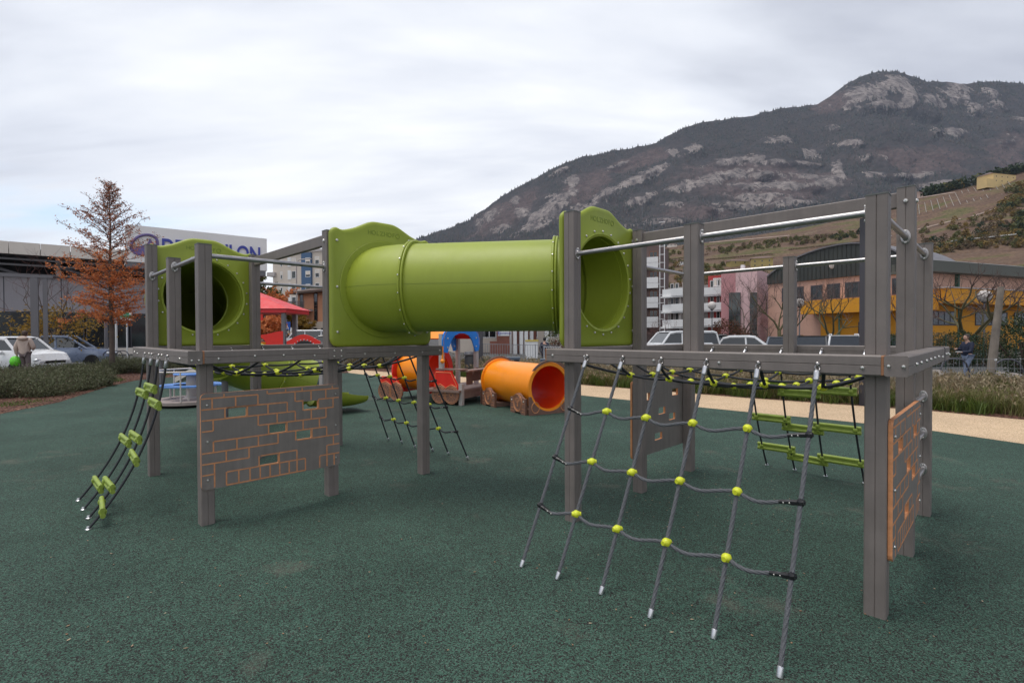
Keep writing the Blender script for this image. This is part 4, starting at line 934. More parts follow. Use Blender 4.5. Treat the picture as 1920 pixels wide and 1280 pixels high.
m.build('climbing_disc', [BLACK, FERR], ph); m = MB(); m.bb(hx[0]+.62, hx[0]+1.76, hx[1]-.6, hx[1]+.5, .88, .94); m.build('deck', BROWNL, ph)
for x in (.75, 1.7): m = MB(); m.bar(ho+Vector((x, -.55, 0)), ho+Vector((x, -.55, 1.3)), .09, .09); m.build('post', LGREY, ph)
m = MB(); m.ball(ho+Vector((-.12, -.35, 1.15)), .17, 12); m.build('spinner', ORANGE, ph, smooth=180)
m = MB(); m.add([ho+Vector(q) for q in ((-1.2, -.55, .95), (-1.2, -.1, .95), (-2.7, -.1, .1), (-2.7, -.55, .1), (-1.2, -.55, 1.1), (-2.7, -.55, .25), (-1.2, -.1, 1.1), (-2.7, -.1, .25))], [(0, 3, 2, 1), (0, 4, 5, 3), (1, 2, 7, 6)]); sl = m.build('slide', CREAM, ph); md = sl.modifiers.new('s', 'SOLIDIFY'); md.thickness = .03
# --- lamp posts
def lamp_square(px, Y, h, wd, label, head=True):
    p = V3(XY(px, Y), 0); z = gz(p.x, p.y) if Y > 11 else 0; root = empty('lamp_post', (p.x, p.y, z), label, 'lamp post'); m = MB(); m.bar((p.x, p.y, z-.02), (p.x, p.y, h), wd, wd, .01, upv=(0, 1, 0)); m.build('pole', DARKM, root)
    m = MB(); m.lathe([(.03, 0), (.05, .05), (.09, .07), (.09, .12)], (p.x-.02, p.y, h), n=12); m.lathe([(.30, .12), (.34, .14), (.34, .155), (.2, .19), (0, .2)], (p.x-.12, p.y, h), n=28); m.build('lamp_head', DARKM, root, smooth=40)
    return root
lamp_square(1626, 10.6, 3.86, .205, 'dark square lamp post with flat round head behind the right deck')
lamp_square(900, 19.5, 4.2, .21, 'dark square lamp post behind the play train and the tunnel')
b_ = XY(882, 18.5); z = gz(*b_); root = empty('litter_bin', V3(b_, z), 'black litter bin beside the dark lamp post behind the train', 'litter bin'); m = MB(); m.lathe([(.17, 0), (.2, .02), (.22, .8), (.2, .84)], V3(b_, z), n=18); m.build('body', BLACK, root, smooth=40); m = MB(); m.lathe([(.24, .85), (.25, .9), (.2, .98), (0, 1.0)], V3(b_, z), n=18); m.build('lid', DARKM, root, smooth=40)
for px, Y, lb in ((955, 13.6, 'slate blue bench seen over the left end of the orange tunnel'), (1034, 12.6, 'slate blue bench seen over the right end of the orange tunnel')):
    p = XY(px, Y); root = empty('bench', V3(p, 0), lb, 'bench'); SLATE = mk('slate_metal', (.09, .12, .16), .5); m = MB(); m.bb(p[0]-.28, p[0]+.28, p[1]-.2, p[1]+.2, .84, .90); m.build('table_top', SLATE, root); m = MB()
    m.bb(p[0]+.12, p[0]+.26, p[1]-.12, p[1]+.12, -.02, .84); m.build('leg', SLATE, root)
def globelamp(px, Y, h, label):
    p = XY(px, Y); z = gz(*p); root = empty('globe_lamp', V3(p, z), label, 'street lamp'); m = MB(); m.tube([V3(p, z), V3(p, 1.0), V3(p, h-.25)], .05, 8, rad=[.07, .055, .04]); m.build('pole', GREYM, root, smooth=60)
    m = MB(); m.ball(V3(p, h), .36, 16); m.build('globe', GLOBE, root, smooth=180); m = MB(); m.lathe([(.05, -.1), (.16, 0), (.05, .04)], V3(p, h-.34), n=12); m.build('collar', DARKM, root)
GLOBE = mk('globe_glass', (.55, .51, .48), .55, var=.05, vs=4)
globelamp(1335, 46, 4.0, 'globe street lamp in front of the red balconies'); globelamp(1499, 44, 4.1, 'globe street lamp in front of the pink hall wall'); globelamp(1845, 30, 3.6, 'globe street lamp between the man and the leaning pole')
# leaning wooden pole
p0 = V3(XY(1856, 17), -.25); p1 = S(1877, 538, 17); m = MB(); m.tube([p0, p0.lerp(p1, .5), p1], .1, 10, rad=[.13, .115, .09]); root = empty('leaning_pole', tuple(p0), 'weathered pole leaning to the right behind the low wire fence', 'pole'); m.build('pole', mk('weathered_wood', (.20, .17, .14), .85, var=.3, vs=4, bump=.5, bs=25, streak=.2), root, smooth=60)
m = MB(); m.lathe([(.035, 0), (.04, .02), (.02, .03)], p0.lerp(p1, .26)-Vector((0, .1, 0)), (0, -1, 0), 10); m.build('white_tag', WHITE, root)
# ================================================================== fences
def wire_fence(pts, h, sp, label, mat, name='wire_fence', r=.005, post=2.5, rails=2, zoff=0.0, pr=.022):
    pts = [Vector((p[0], p[1], 0)) for p in pts]; z0 = lambda p: gz(p.x, p.y)+zoff; root = empty(name, (pts[0].x, pts[0].y, z0(pts[0])), label, 'fence'); m = MB(); P = []
    for a, b in zip(pts, pts[1:]):
        k = max(1, int((b-a).length/sp))
        for q in range(k): P.append(a.lerp(b, q/k))
    P.append(pts[-1])
    for p in P: m.tube([p+ZV*(z0(p)+.04), p+ZV*(z0(p)+h)], r, 4, cap=False)
    for k in range(rails):
        f = [1, .08, .75, .5, .3][k]; m.tube([p+ZV*(z0(p)+h*f) for p in P[::3]+[P[-1]]], r*1.5, 4)
    m.build('bars', mat, root); Ln = 0; last = -99; n = 0
    for a, b in zip(P, P[1:]):
        if Ln-last >= post and n < 40: last = Ln; n += 1; q = MB(); q.tube([a+ZV*z0(a), a+ZV*(z0(a)+h+.04)], pr, 6); q.build('post', mat, root)
        Ln += (b-a).length
    return root
FENCEG = mk('grey_fence', (.27, .28, .30), .5, .4); FENCEGR = mk('dark_green_fence', (.012, .05, .035), .5)
fp = [q+(q-ctr).normalized()*.1 for q in bedR_out]
wire_fence(fp[4:], .95, .11, 'low grey wire fence running behind the pale grass bed', FENCEG, r=.0035, rails=4)
wire_fence([XY(905, 25), XY(1047, 24.4)], 1.15, .12, 'grey bar fence beyond the shrubs, under the green tunnel', FENCEG, 'bar_fence', r=.012)
wire_fence([XY(1020, 22.5), XY(1052, 22.0)], 1.12, .12, 'pale bar fence in front of the dark dressed passer-by', mk('pale_fence', (.5, .5, .52), .4), 'bar_fence', r=.014)
wire_fence([XY(1660, 25), XY(1755, 24.5), XY(1960, 21)], 1.55, .10, 'dark green mesh fence behind the man in the navy jacket', FENCEGR, r=.006, rails=5)
for k, (px, Y, lb) in enumerate(((1790, 18.3, 'left hoop bicycle rack behind the low wire fence'), (1890, 17.5, 'right hoop bicycle rack behind the low wire fence'))):
    p = XY(px, Y); z = gz(*p); m = MB(); m.tube([V3(p, z)+Vector((-.55, 0, 0)), V3(p, z)+Vector((-.5, 0, .45))]+[V3(p, z)+Vector((-.45*math.cos(t), 0, .5+.3*math.sin(t))) for t in [math.pi*q/10 for q in range(11)]]+[V3(p, z)+Vector((.5, 0, .45)), V3(p, z)+Vector((.55, 0, 0))], .03, 8); o = m.build('bike_rack', DARKM, None, smooth=60, label=lb, cat='bike rack')
for px, Y, r_, lb in ((1755, 17.5, .33, 'grey boulder left of the man in navy'), (1800, 16.6, .22, 'small pale boulder at the feet of the man in navy'), (1900, 16.8, .30, 'grey boulder right of the leaning pole'), (1876, 18.5, .25, 'brown boulder behind the leaning pole')):
    p = XY(px, Y); m = MB(); m.ball((0, 0, 0), 1, 14); m.v = [tuple(V3(p, gz(*p)+r_*.35)+Vector(v)*r_*(1+.35*mnoise.noise(Vector(v)*1.6+Vector((px, 0, 0))))*.95) for v in m.v]; m.build('boulder', mk('boulder', (.24, .21, .19), .9, var=.3, vs=5, bump=.6, bs=20), None, smooth=35, label=lb, cat='boulder')
# ================================================================== cars
def car(label, x, y, z, head, col, Lc=4.0, W_=1.72, H=1.5, kind='hatch', roofcol=None, rails=False, rackcol=None):
    root = empty('parked_car', (0, 0, 0), label, 'car'); PA = mk('car_paint', col, .3, .15 if max(col) < .5 else 0, var=.03, coat=.8); RO = PA if roofcol is None else mk('car_roof_paint', roofcol, .3, coat=.8)
    h = Lc/2; w2 = W_/2; zb = H*.60
    prof = {'hatch': [(-h, .62), (-h+.05, .78), (-h+.35, .86), (-h+1.05, .98), (h-.15, 1.0), (h, .80)], 'mpv': [(-h, .62), (-h+.06, .85), (-h+.3, .95), (-h+.85, 1.07), (h-.06, 1.08), (h, .85)]}[kind]
    sc_ = zb/.94
    st = []
    for k in range(25):
        xx = lerp(-h, h, k/24); top = interp(xx, prof)*sc_; e_ = abs(xx)/h; ww = w2*(1-.16*max(0, e_-.72)/.28*1.0-.02*e_); low_ = .22+.12*max(0, e_-.85)/.15
        st.append([(xx, -ww*.93, low_), (xx, -ww, low_+.12), (xx, -ww*1.0, top*.66), (xx, -ww*.97, top*.9), (xx, -ww*.90, top), (xx, -ww*.45, top+.025), (xx, ww*.45, top+.025), (xx, ww*.90, top), (xx, ww*.97, top*.9), (xx, ww, top*.66), (xx, ww, low_+.12), (xx, ww*.93, low_)])
    n = 12; vs = [v for r_ in st for v in r_]; fs = []
    wx = (-h+.78, h-.78)
    for i in range(24):
        xm = lerp(-h, h, (i+.5)/24)
        for j in range(n):
            if j in (0, 10) and min(abs(xm-a) for a in wx) < .31: continue
            fs.append((i*n+j, (i+1)*n+j, (i+1)*n+(j+1) % n, i*n+(j+1) % n))
    fs += [tuple(range(n-1, -1, -1)), tuple(24*n+j for j in range(n))]; m = MB(); m.add(vs, fs); m.build('body', PA, root, smooth=35)
    if kind == 'hatch': B_ = [(-h+1.0, zb*.98), (-h+1.75, H-.04), (-h+2.1, H), (h-.75, H-.01), (h-.42, H-.10), (h-.10, zb*1.0)]
    else: B_ = [(-h+.80, zb*1.02), (-h+1.35, H-.06), (-h+1.7, H), (h-.35, H), (h-.16, H-.06), (h-.04, zb*1.02)]
    wg, wr = w2*.90, w2*.74
    def gh(ins, zo, name, mt, w0, w1):
        vs = []
        for s_ in (-1, 1):
            for (xx, zz_) in B_: f = (zz_-zb)/(H-zb); vs.append((xx*(1-ins), s_*lerp(w0, w1, max(f, 0)), zz_+zo))
        k = len(B_); m = MB(); m.add(vs, [tuple(range(k-1, -1, -1)), tuple(range(k, 2*k))]+[(q, q+1, k+q+1, k+q) for q in range(k-1)]); return m.build(name, mt, root, smooth=30)
    gh(.0, 0, 'window', CARGL, wg, wr)
    m = MB(); 
    for s_ in (-1, 1):
        for (a, b) in ((0, 1), (len(B_)-2, len(B_)-1)):
            P = [Vector((B_[q][0], s_*(lerp(wg, wr, max((B_[q][1]-zb)/(H-zb), 0))+.004), B_[q][1])) for q in (a, b)]; m.tube(P, .052, 6)
        xm = [0.15*h] if kind == 'hatch' else [-.05*h, .52*h]
        for q in xm: m.tube([(q, s_*(wg+.004), zb), (q+.05, s_*(wr+.004), H-.02)], .05, 6)
        m.tube([(B_[q][0], s_*(wr+.006), B_[q][1]) for q in range(1, len(B_)-1)], .07, 6)
    m.build('pillars', PA, root, smooth=50)
    m = MB(); xs = B_[1][0]+.05, B_[-2][0]; m.box(((xs[0]+xs[1])/2, 0, H+.003), (xs[1]-xs[0], wr*2.02, .035)); m.build('roof', RO, root)
    for xx in wx:
        for s_ in (-1, 1):
            c = Vector((xx, s_*(w2-.10), .31)); m = MB(); m.lathe([(.20, -.10), (.29, -.10), (.315, -.07), (.315, .07), (.29, .10), (.20, .10)], c, (0, 1, 0), 22); t_ = m.build('wheel', TYRE, root, smooth=40)
            m = MB(); m.lathe([(0, -.04), (.2, -.08), (.2, .08), (0, .04)], c, (0, 1, 0), 16); m.build('rim', GREYM, t_)
    HL = mk('headlight', (.6, .62, .65), .08, .3); TL = mk('taillight', (.45, .01, .01), .15)
    for s_ in (-1, 1):
        m = MB(); m.ball((-h+.14, s_*w2*.70, .66*sc_), .15, 10, sc3=(.8, 1.1, .6)); m.build('headlight', HL, root, smooth=180)
        m = MB(); m.ball((h-.07, s_*w2*.80, .80*sc_), .15, 10, sc3=(.45, .7, 1.1)); m.build('taillight', TL, root, smooth=180)
        m = MB(); m.ball((-h+1.25, s_*(w2+.06), zb+.04), .1, 8, sc3=(.6, 1, .8)); m.build('mirror', PA, root, smooth=180)
    m = MB(); m.box((-h-.01, 0, .42), (.02, .52, .11)); m.build('number_plate', WHITE, root); m = MB(); m.box((-h+.01, 0, .58*sc_), (.03, W_*.5, .1)); m.build('grille', BLACK, root)
    m = MB(); m.box((h+.0, 0, .72*sc_), (.02, .5, .11)); m.build('number_plate', WHITE, root)
    if rails:
        for s_ in (-1, 1): m = MB(); m.tube([(-.3, s_*wr*.9, H+.02), (-.25, s_*wr*.9, H+.08), (h-.7, s_*wr*.9, H+.08), (h-.6, s_*wr*.9, H+.02)], .018, 6); m.build('roof_rail', rackcol or DARKM, root, smooth=50)
    root.location = (x, y, z); root.rotation_euler = (0, 0, head); return root
def pcar(px, Y, *a, **k):
    lb, head = a[0], a[1]; p = XY(px, Y); return car(lb, p[0], p[1], gz(*p), head, *a[2:], **k)
WH = (.72, .73, .74)
pcar(1268, 27.5, 'white people carrier parked at the left end of the car park row', R_(12), WH, Lc=4.2, W_=1.8, H=1.80, kind='mpv', rails=True)
pcar(1318, 33, 'grey green hatchback between the white people carrier and the dark car', R_(-60), (.16, .19, .19), H=1.6)
pcar(1358, 33, 'dark hatchback with red tail lights left of the white and black car', R_(-115), (.10, .05, .05), H=1.62)
pcar(1412, 27.5, 'white small car with black roof seen from its rear side', R_(152), WH, roofcol=(.02, .02, .02), H=1.55, Lc=3.7)
pcar(1466, 29, 'grey hatchback half hidden behind the short post', R_(60), (.15, .17, .2), H=1.5)
pcar(1523, 27, 'black hatchback parked left of the white car with roof rails', R_(52), (.018, .018, .02), H=1.56)
pcar(1583, 26.5, 'white hatchback with roof rails parked right of the black car', R_(62), WH, H=1.58, rails=True, rackcol=WHITE)
pcar(1683, 27.5, 'dark red car hidden between the right end posts', R_(80), (.06, .02, .02), H=1.5)
car('white people carrier parked behind the woman in the beige jacket', *XY(8, 20.5), -.05, R_(178), WH, Lc=4.2, H=1.50, kind='mpv', W_=1.75)
car('grey blue hatchback parked nose away behind the white people carrier', *XY(128, 27), -.05, R_(205), (.20, .25, .36), H=1.55, Lc=3.9)
car('white delivery van parked beyond the red play house', *XY(574, 45), -.05, R_(20), WH, Lc=4.6, H=1.95, kind='mpv', W_=1.9)
car('grey hatchback parked in front of the orange house', *XY(606, 43), -.05, R_(10), (.14, .13, .13), H=1.5)
# ================================================================== people
def skinmesh(name, J, E_, mat, parent, sub=2, root_i=0):
    me = bpy.data.meshes.new(name); off = wo(parent); me.from_pydata([tuple(Vector(j[0])-off) for j in J], E_, []); me.materials.append(mat)
    o = bpy.data.objects.new(name, me); COL.objects.link(o); o.parent = parent; sk = o.modifiers.new('skin', 'SKIN'); sk.use_smooth_shade = True
    for k, j in enumerate(J):
        d = me.skin_vertices[0].data[k]; d.radius = (j[1], j[2] if len(j) > 2 else j[1]); d.use_root = (k == root_i)
    s_ = o.modifiers.new('sub', 'SUBSURF'); s_.levels = s_.render_levels = sub; return o
SKIN = mk('skin', (.50, .30, .22), .55, var=.05); HAIRM = mk('hair', (.05, .035, .03), .7); 
def person(label, p, z, face, hgt, cj, ct, hair, pose, cat='person', long=.0, puffy=1.0, shoe=(.05, .05, .05)):
    """pose: dict of joint offsets in a body frame (x forward, y left), metres for a 1.7 m figure"""
    k = hgt/1.7; fx = Vector((math.cos(face), math.sin(face), 0)); fy = Vector((-math.sin(face), math.cos(face), 0)); o = Vector((p[0], p[1], z)); root = empty('person', tuple(o), label, 'person')
    W3 = lambda q: o+(fx*q[0]+fy*q[1]+ZV*q[2])*k
    D = dict(pel=(0, 0, .92), sp=(.0, 0, 1.12), ch=(.0, 0, 1.32), nk=(.01, 0, 1.46), hd=(.03, 0, 1.54), ht=(.03, 0, 1.62), ls=(0, .17, 1.39), rs=(0, -.17, 1.39), le=(.0, .24, 1.13), re=(0, -.24, 1.13), lw=(.1, .24, .90), rw=(.1, -.24, .90), lh=(0, .09, .88), rh=(0, -.09, .88), lk=(.02, .1, .48), rk=(.02, -.1, .48), la=(0, .1, .08), ra=(0, -.1, .08)); D.update(pose)
    J = [(W3(D[q]), *r_) for q, r_ in (('pel', (.12*k, .10*k)), ('sp', (.11*k, .09*k)), ('ch', (.13*k, .10*k)), ('nk', (.055*k,)), ('hd', (.07*k,)), ('ls', (.06*k,)), ('le', (.042*k,)), ('lw', (.028*k,)), ('rs', (.06*k,)), ('re', (.042*k,)), ('rw', (.028*k,)), ('lh', (.085*k,)), ('lk', (.055*k,)), ('la', (.038*k,)), ('rh', (.085*k,)), ('rk', (.055*k,)), ('ra', (.038*k,)))]
    E_ = [(0, 1), (1, 2), (2, 3), (3, 4), (2, 5), (5, 6), (6, 7), (2, 8), (8, 9), (9, 10), (0, 11), (11, 12), (12, 13), (0, 14), (14, 15), (15, 16)]
    for wk, ek in ((7, 6), (10, 9)):       # palm and five fingers
        w_ = J[wk][0]; d = (w_-J[ek][0]).normalized(); s_ = d.cross(ZV).normalized() if abs(d.z) < .9 else fx; u = s_.cross(d); b = len(J); J.append((w_+d*.05*k, .022*k)); E_.append((wk, b))
        for q, ln in ((-1.5, .06), (-.5, .075), (.5, .07), (1.5, .055)):
            kn = w_+d*.085*k+s_*q*.018*k; J.append((kn, .009*k)); E_.append((b, len(J)-1)); J.append((kn+(d*.8-u*.4)*ln*k*.55, .008*k)); E_.append((len(J)-2, len(J)-1)); J.append((kn+(d*1.1-u*1.1)*ln*k*.8, .0065*k)); E_.append((len(J)-2, len(J)-1))
        J.append((w_+d*.05*k-s_*.035*k, .010*k)); E_.append((b, len(J)-1)); J.append((w_+d*.085*k-s_*.05*k-u*.01, .008*k)); E_.append((len(J)-2, len(J)-1))
    for ak in (13, 16): J.append((J[ak][0]+(fx*.14-ZV*.05)*k, .035*k)); E_.append((ak, len(J)-1))
    body = skinmesh('body', J, E_, SKIN, root)
    # head with a face
    hc = W3(D['ht']); m = MB(); m.ball((0, 0, 0), 1, 16); V_ = []
    for v in m.v:
        v = Vector(v); q = Vector((v.x*.095, v.y*.076, v.z*.115)); 
        if v.x > .4: q.x += .012*math.exp(-((v.y/.22)**2+((v.z+.15)/.3)**2)*1.0)*1.6; q.x -= .007*math.exp(-(((abs(v.y)-.35)/.18)**2+((v.z-.08)/.16)**2))
        V_.append(tuple(hc+(fx*q.x+fy*q.y+ZV*q.z)*k))
    m.v = V_; hd = m.build('head', SKIN, root, smooth=180)
    for sg in (1, -1):
        m = MB(); m.ball(hc+(fx*.080+fy*.03*sg+ZV*.012)*k, .012*k, 8); m.build('eye', BLACK, hd); m = MB(); m.ball(hc+(fy*.078*sg-ZV*.005)*k, .022*k, 8, sc3=(.6, .6, 1.2)); m.build('ear', SKIN, hd)
    m = MB(); m.ball(hc+(fx*.086-ZV*.055)*k, .018*k, 8, sc3=(.5, 1.3, .35)); m.build('mouth', mk('lips', (.35, .12, .1), .5), hd)
    m = MB(); m.ball((0, 0, 0), 1, 16); m.v = [tuple(hc+(fx*(v[0]*.103-.016)+fy*v[1]*.088+ZV*(v[2]*.115+.018 if v[2] > -.2 or v[0] > 0 else v[2]*.10+.01))*k) if not (v[0] > .45 and v[2] < .35) else tuple(hc+(fx*.05+fy*v[1]*.07+ZV*(v[2]*.08+.02))*k) for v in m.v]; m.build('hair', hair, root, smooth=180)
    # clothing
    sh_ = [(W3((D['pel'][0], 0, D['pel'][2]-.02-long)), .15*k*puffy, .125*k*puffy)]+[(W3(D[q]), a*k*puffy, b*k*puffy) for q, a, b in (('sp', .145, .12), ('ch', .155, .125))]+[(W3((D['nk'][0], 0, D['nk'][2]-.03)), .085*k, .08*k)]
    sh_ += [(W3(D[q]), a*k*puffy) for q, a in (('ls', .075), ('le', .062), ('lw', .045), ('rs', .075), ('re', .062), ('rw', .045))]; skinmesh('jacket', sh_, [(0, 1), (1, 2), (2, 3), (2, 4), (4, 5), (5, 6), (2, 7), (7, 8), (8, 9)], cj, root, root_i=1)
    tj = [(W3(D['pel']), .135*k, .115*k)]+[(W3(D[q]), a*k) for q, a in (('lh', .1), ('lk', .072), ('la', .058), ('rh', .1), ('rk', .072), ('ra', .058))]; skinmesh('trousers', tj, [(0, 1), (1, 2), (2, 3), (0, 4), (4, 5), (5, 6)], ct, root)
    SH = mk('shoe', shoe, .6)
    for q in ('la', 'ra'):
        c = W3(D[q]); m = MB(); m.ball(c+(fx*.06-ZV*.04)*k, .1*k, 12, sc3=(1, 1, .45)); m.v = [tuple(c+(fx*.06-ZV*.03)*k+fx*(Vector(v)-c-(fx*.06-ZV*.04)*k).dot(fx)*1.5+fy*(Vector(v)-c).dot(fy)*.5+ZV*((v[2]-c.z)*.8)) for v in m.v]; m.build('shoe', SH, root, smooth=180)
    return root, W3, D
BEIGE = mk('beige_puffer', (.50, .40, .34), .7, var=.1, vs=5, bump=.5, bs=12); NAVY = mk('navy_jacket', (.007, .012, .036), .7, var=.2, bump=.4, bs=15); JEAN = mk('pale_jeans', (.16, .20, .29), .85, var=.15, vs=12); TROU = mk('grey_trousers', (.16, .13, .13), .85, var=.1)
wp = XY(46, 18.6)
pr_, W3, D = person('woman in a beige hooded puffer jacket carrying a green bag past the shrubs', wp, .0, R_(100), 1.68, BEIGE, TROU, mk('brown_hair', (.07, .045, .035), .8), dict(lw=(.04, .28, .86), le=(-.03, .27, 1.12), rw=(.16, -.17, 1.08), re=(.02, -.27, 1.12), lk=(.1, .1, .5), la=(.06, .1, .08), ra=(-.12, -.1, .10)), long=.06, puffy=1.25)
m = MB(); hc = W3((-.11, 0, 1.46)); m.ball(hc, .15, 14, sc3=(1.2, .8, .55)); m.build('hood', BEIGE, pr_, smooth=180)
BAGG = mk('lime_bag', (.13, .62, .03), .5, var=.15, vs=9, bump=.3, bs=20); bc_ = W3((.04, .33, .62)); bag = empty('shopping_bag', tuple(bc_-ZV*.2), 'bright green bag held by the woman in the beige jacket', 'bag'); m = MB(); m.ball(bc_, .17, 14, sc3=(1.05, .9, 1.15)); m.v = [tuple(Vector(v)+(Vector(v)-bc_)*.14*mnoise.noise(Vector(v)*9)) for v in m.v]; m.build('bag_body', BAGG, bag, smooth=180)
m = MB(); m.tube([bc_+ZV*.15+Vector((-.05, 0, 0)), W3(D['lw'])-ZV*.06, bc_+ZV*.15+Vector((.05, 0, 0))], .012, 6); m.build('handle', BAGG, bag, smooth=60)
mp_ = XY(1815, 18.6)
pm, W3, D = person('man in a navy jacket and pale jeans walking left while holding two small items', mp_, gz(*mp_), R_(185), 1.62, NAVY, JEAN, HAIRM, dict(lw=(.36, .10, 1.06), le=(.10, .20, 1.08), rw=(.34, -.12, 1.18), re=(.08, -.24, 1.12), lk=(.16, .09, .5), la=(.24, .09, .09), rk=(.0, -.09, .48), ra=(-.26, -.09, .14), hd=(.06, 0, 1.53), ht=(.07, 0, 1.61)), shoe=(.08, .08, .09), puffy=1.1)
m = MB(); m.box(W3((.47, -.12, 1.20)), (.15, .08, .012)); m.build('phone', BLACK, None, label='phone in the raised hand of the man in navy', cat='phone'); m = MB(); m.box(W3((.49, .10, 1.08)), (.16, .10, .02)); m.build('paper', WHITE, None, label='white paper in the lower hand of the man in navy', cat='paper')
bp_ = XY(1021, 24.6)
person('dark dressed passer-by seen from behind beyond the bar fence under the tunnel', bp_, gz(*bp_), R_(75), 1.5, mk('dark_jacket', (.015, .018, .04), .8), mk('dark_trousers', (.04, .04, .055), .8), mk('black_hair', (.01, .01, .012), .7), dict(), puffy=1.15)
# ================================================================== buildings
def rect_mb(m, o, X, Nr, x0, x1, z0, z1, y0, y1, mi=0):
    """box on a facade: x along X, y outwards along Nr"""
    X = Vector(X); Nr = Vector(Nr); m.box(Vector(o)+X*(x0+x1)/2+Nr*(y0+y1)/2+ZV*(z0+z1)/2, (x1-x0, abs(y1-y0), z1-z0), X, Nr, ZV, mi)
def window(par, o, X, Nr, x0, x1, z0, z1, fr=.06, mat=None, gl=None, muntin=1, name='window', shutter=None):
    m = MB(); rect_mb(m, o, X, Nr, x0, x1, z0, z0+fr, -.04, .05); rect_mb(m, o, X, Nr, x0, x1, z1-fr, z1, -.04, .05); rect_mb(m, o, X, Nr, x0, x0+fr, z0+fr, z1-fr, -.04, .048); rect_mb(m, o, X, Nr, x1-fr, x1, z0+fr, z1-fr, -.04, .048)
    for k in range(1, muntin+1): c = lerp(x0, x1, k/(muntin+1)); rect_mb(m, o, X, Nr, c-fr/2, c+fr/2, z0+fr, z1-fr, -.03, .044)
    f = m.build(name, mat or WHITE, par); m = MB(); rect_mb(m, o, X, Nr, x0+fr*.5, x1-fr*.5, z0+fr*.5, z1-fr*.5, .0, .02); m.build('pane', gl or GLASS, f)
    if shutter: m = MB(); rect_mb(m, o, X, Nr, x0+fr, x1-fr, lerp(z1, z0, shutter), z1-fr, .022, .035); m.build('blind', CREAM, f)
    return f
class Fac:
    def __init__(s, pxa, Ya, pxb, Yb):
        a, b = XY(pxa, Ya), XY(pxb, Yb); s.o = Vector((*a, 0)); s.X = Vector((b[0]-a[0], b[1]-a[1], 0)); s.L = s.X.length; s.X.normalize(); s.N = Vector((s.X.y, -s.X.x, 0))
    def x(s, px):
        d = ray(px, 628); n = s.N; t = (s.o-EYE).dot(n)/d.dot(n); return (EYE+d*t-s.o).dot(s.X)
    def z(s, px, py):
        d = ray(px, py); n = s.N; t = (s.o-EYE).dot(n)/d.dot(n); return (EYE+d*t).z
# --- the big store on the left
st = Fac(-160, 35.6, 502, 49.7)
GLASSD = mk('shop_glass', (.006, .008, .010), .12, var=.3, vs=.6, spec=.35, col2=(.03, .045, .045), c2s=.5, c2t=.58)
dark = mk('dark_interior', (.02, .02, .022), .8)
store = empty('store', tuple(st.o), 'large grey and cream store with dark glass front and white sign wall on the left', 'store'); X, Nr, o = st.X, st.N, st.o
ztop = st.z(0, 451); zf = st.z(0, 474); xs1 = st.x(502); xs0 = st.x(238); zs = st.z(502, 448); zsb = zf
m = MB()
for k in range(9):
    a = lerp(-4, xs0, k/9); b = lerp(-4, xs0, (k+1)/9); rect_mb(m, o, X, Nr, a+.02, b-.02, zf, ztop, -.35, 0)
m.build('fascia', CREAM, store)
m = MB(); rect_mb(m, o, X, Nr, xs0, xs1, zsb, zs, -1.2, .03); m.build('sign_wall', mk('sign_white', (.86, .83, .80), .6, var=.04, vs=.5, streak=.03), store)
m = MB(); rect_mb(m, o, X, Nr, xs0, xs1-.1, zsb-.5, zsb-.01, -4.2, -.05); m.build('soffit', GREYM, store)
xe = st.x(468); D = -2.6
m = MB(); rect_mb(m, o, X, Nr, -6, xe, 3.5, 6.3, D-.4, D); m.build('cladding', WPANEL, store)
m = MB()
for k in range(8): a = lerp(-6, xe, k/8); rect_mb(m, o, X, Nr, a, a+.06, 3.5, 6.3, D-.3, D+.012)
m.build('panel_joints', DARKM, store)
m = MB(); rect_mb(m, o, X, Nr, -6, xe, 6.31, zf+.1, D-9, D-1.5); rect_mb(m, o, X, Nr, -6, xe-.3, 0, 6.3, D-22, D-4); m.build('roof_void', dark, store)
m = MB(); rect_mb(m, o, X, Nr, -6, xs0, zf+.11, zf+.5, D-22, -.36); m.build('roof', GREYM, store)
n = 9
for k in range(n):
    a = lerp(-6, xe, k/n); b = lerp(-6, xe, (k+1)/n); window(store, o+Nr*D, X, Nr, a+.05, b-.05, .55, 3.48, .07, DARKM, GLASSD, 1, 'shop_window')
m = MB(); rect_mb(m, o, X, Nr, st.x(120), xe, -.1, .5, D, D+.25); m.build('plinth', CREAM, store)
for px in (108, 225, 330, 430):
    xx = st.x(px); m = MB(); rect_mb(m, o, X, Nr, xx-.16, xx+.16, 6.32, zf+.12, D+.1, D+.4); m.build('column', LGREY if px == 108 else GREYM, store)
for k, zz_ in enumerate((zf-.35, 7.0, 6.33)):
    m = MB(); rect_mb(m, o, X, Nr, -6, xe, zz_, zz_+.14, -1.0-k*.6, -.8-k*.6); m.build('canopy_beam', GREYM, store)
for k in range(5):
    xa = -3+k*4.6; m = MB(); m.tube([o+X*xa+Nr*-1.2+ZV*(zf-.2), o+X*(xa+3.6)+Nr*-2.3+ZV*6.4], .08, 6); m.tube([o+X*(xa+.5)+Nr*-1.2+ZV*(zf-.5), o+X*(xa+3.6)+Nr*-2.3+ZV*6.35], .06, 6); m.build('canopy_strut', GREYM, store)
SIGNB = mk('sign_blue', (.045, .06, .36), .4); SIGNE = mk('sign_emblem', (.16, .12, .30), .4); sign = None
xa, xb = st.x(306), st.x(489); cu = bpy.data.curves.new('t', 'FONT'); zc = st.z(395, 470)
me_h = 1.42
sg = text_obj('DECATHLON', 1.0, .05, 'sign_letters', SIGNB, None, (0, 0, 0), (1, 0, 0), (0, 0, 1), 'LEFT', .018)
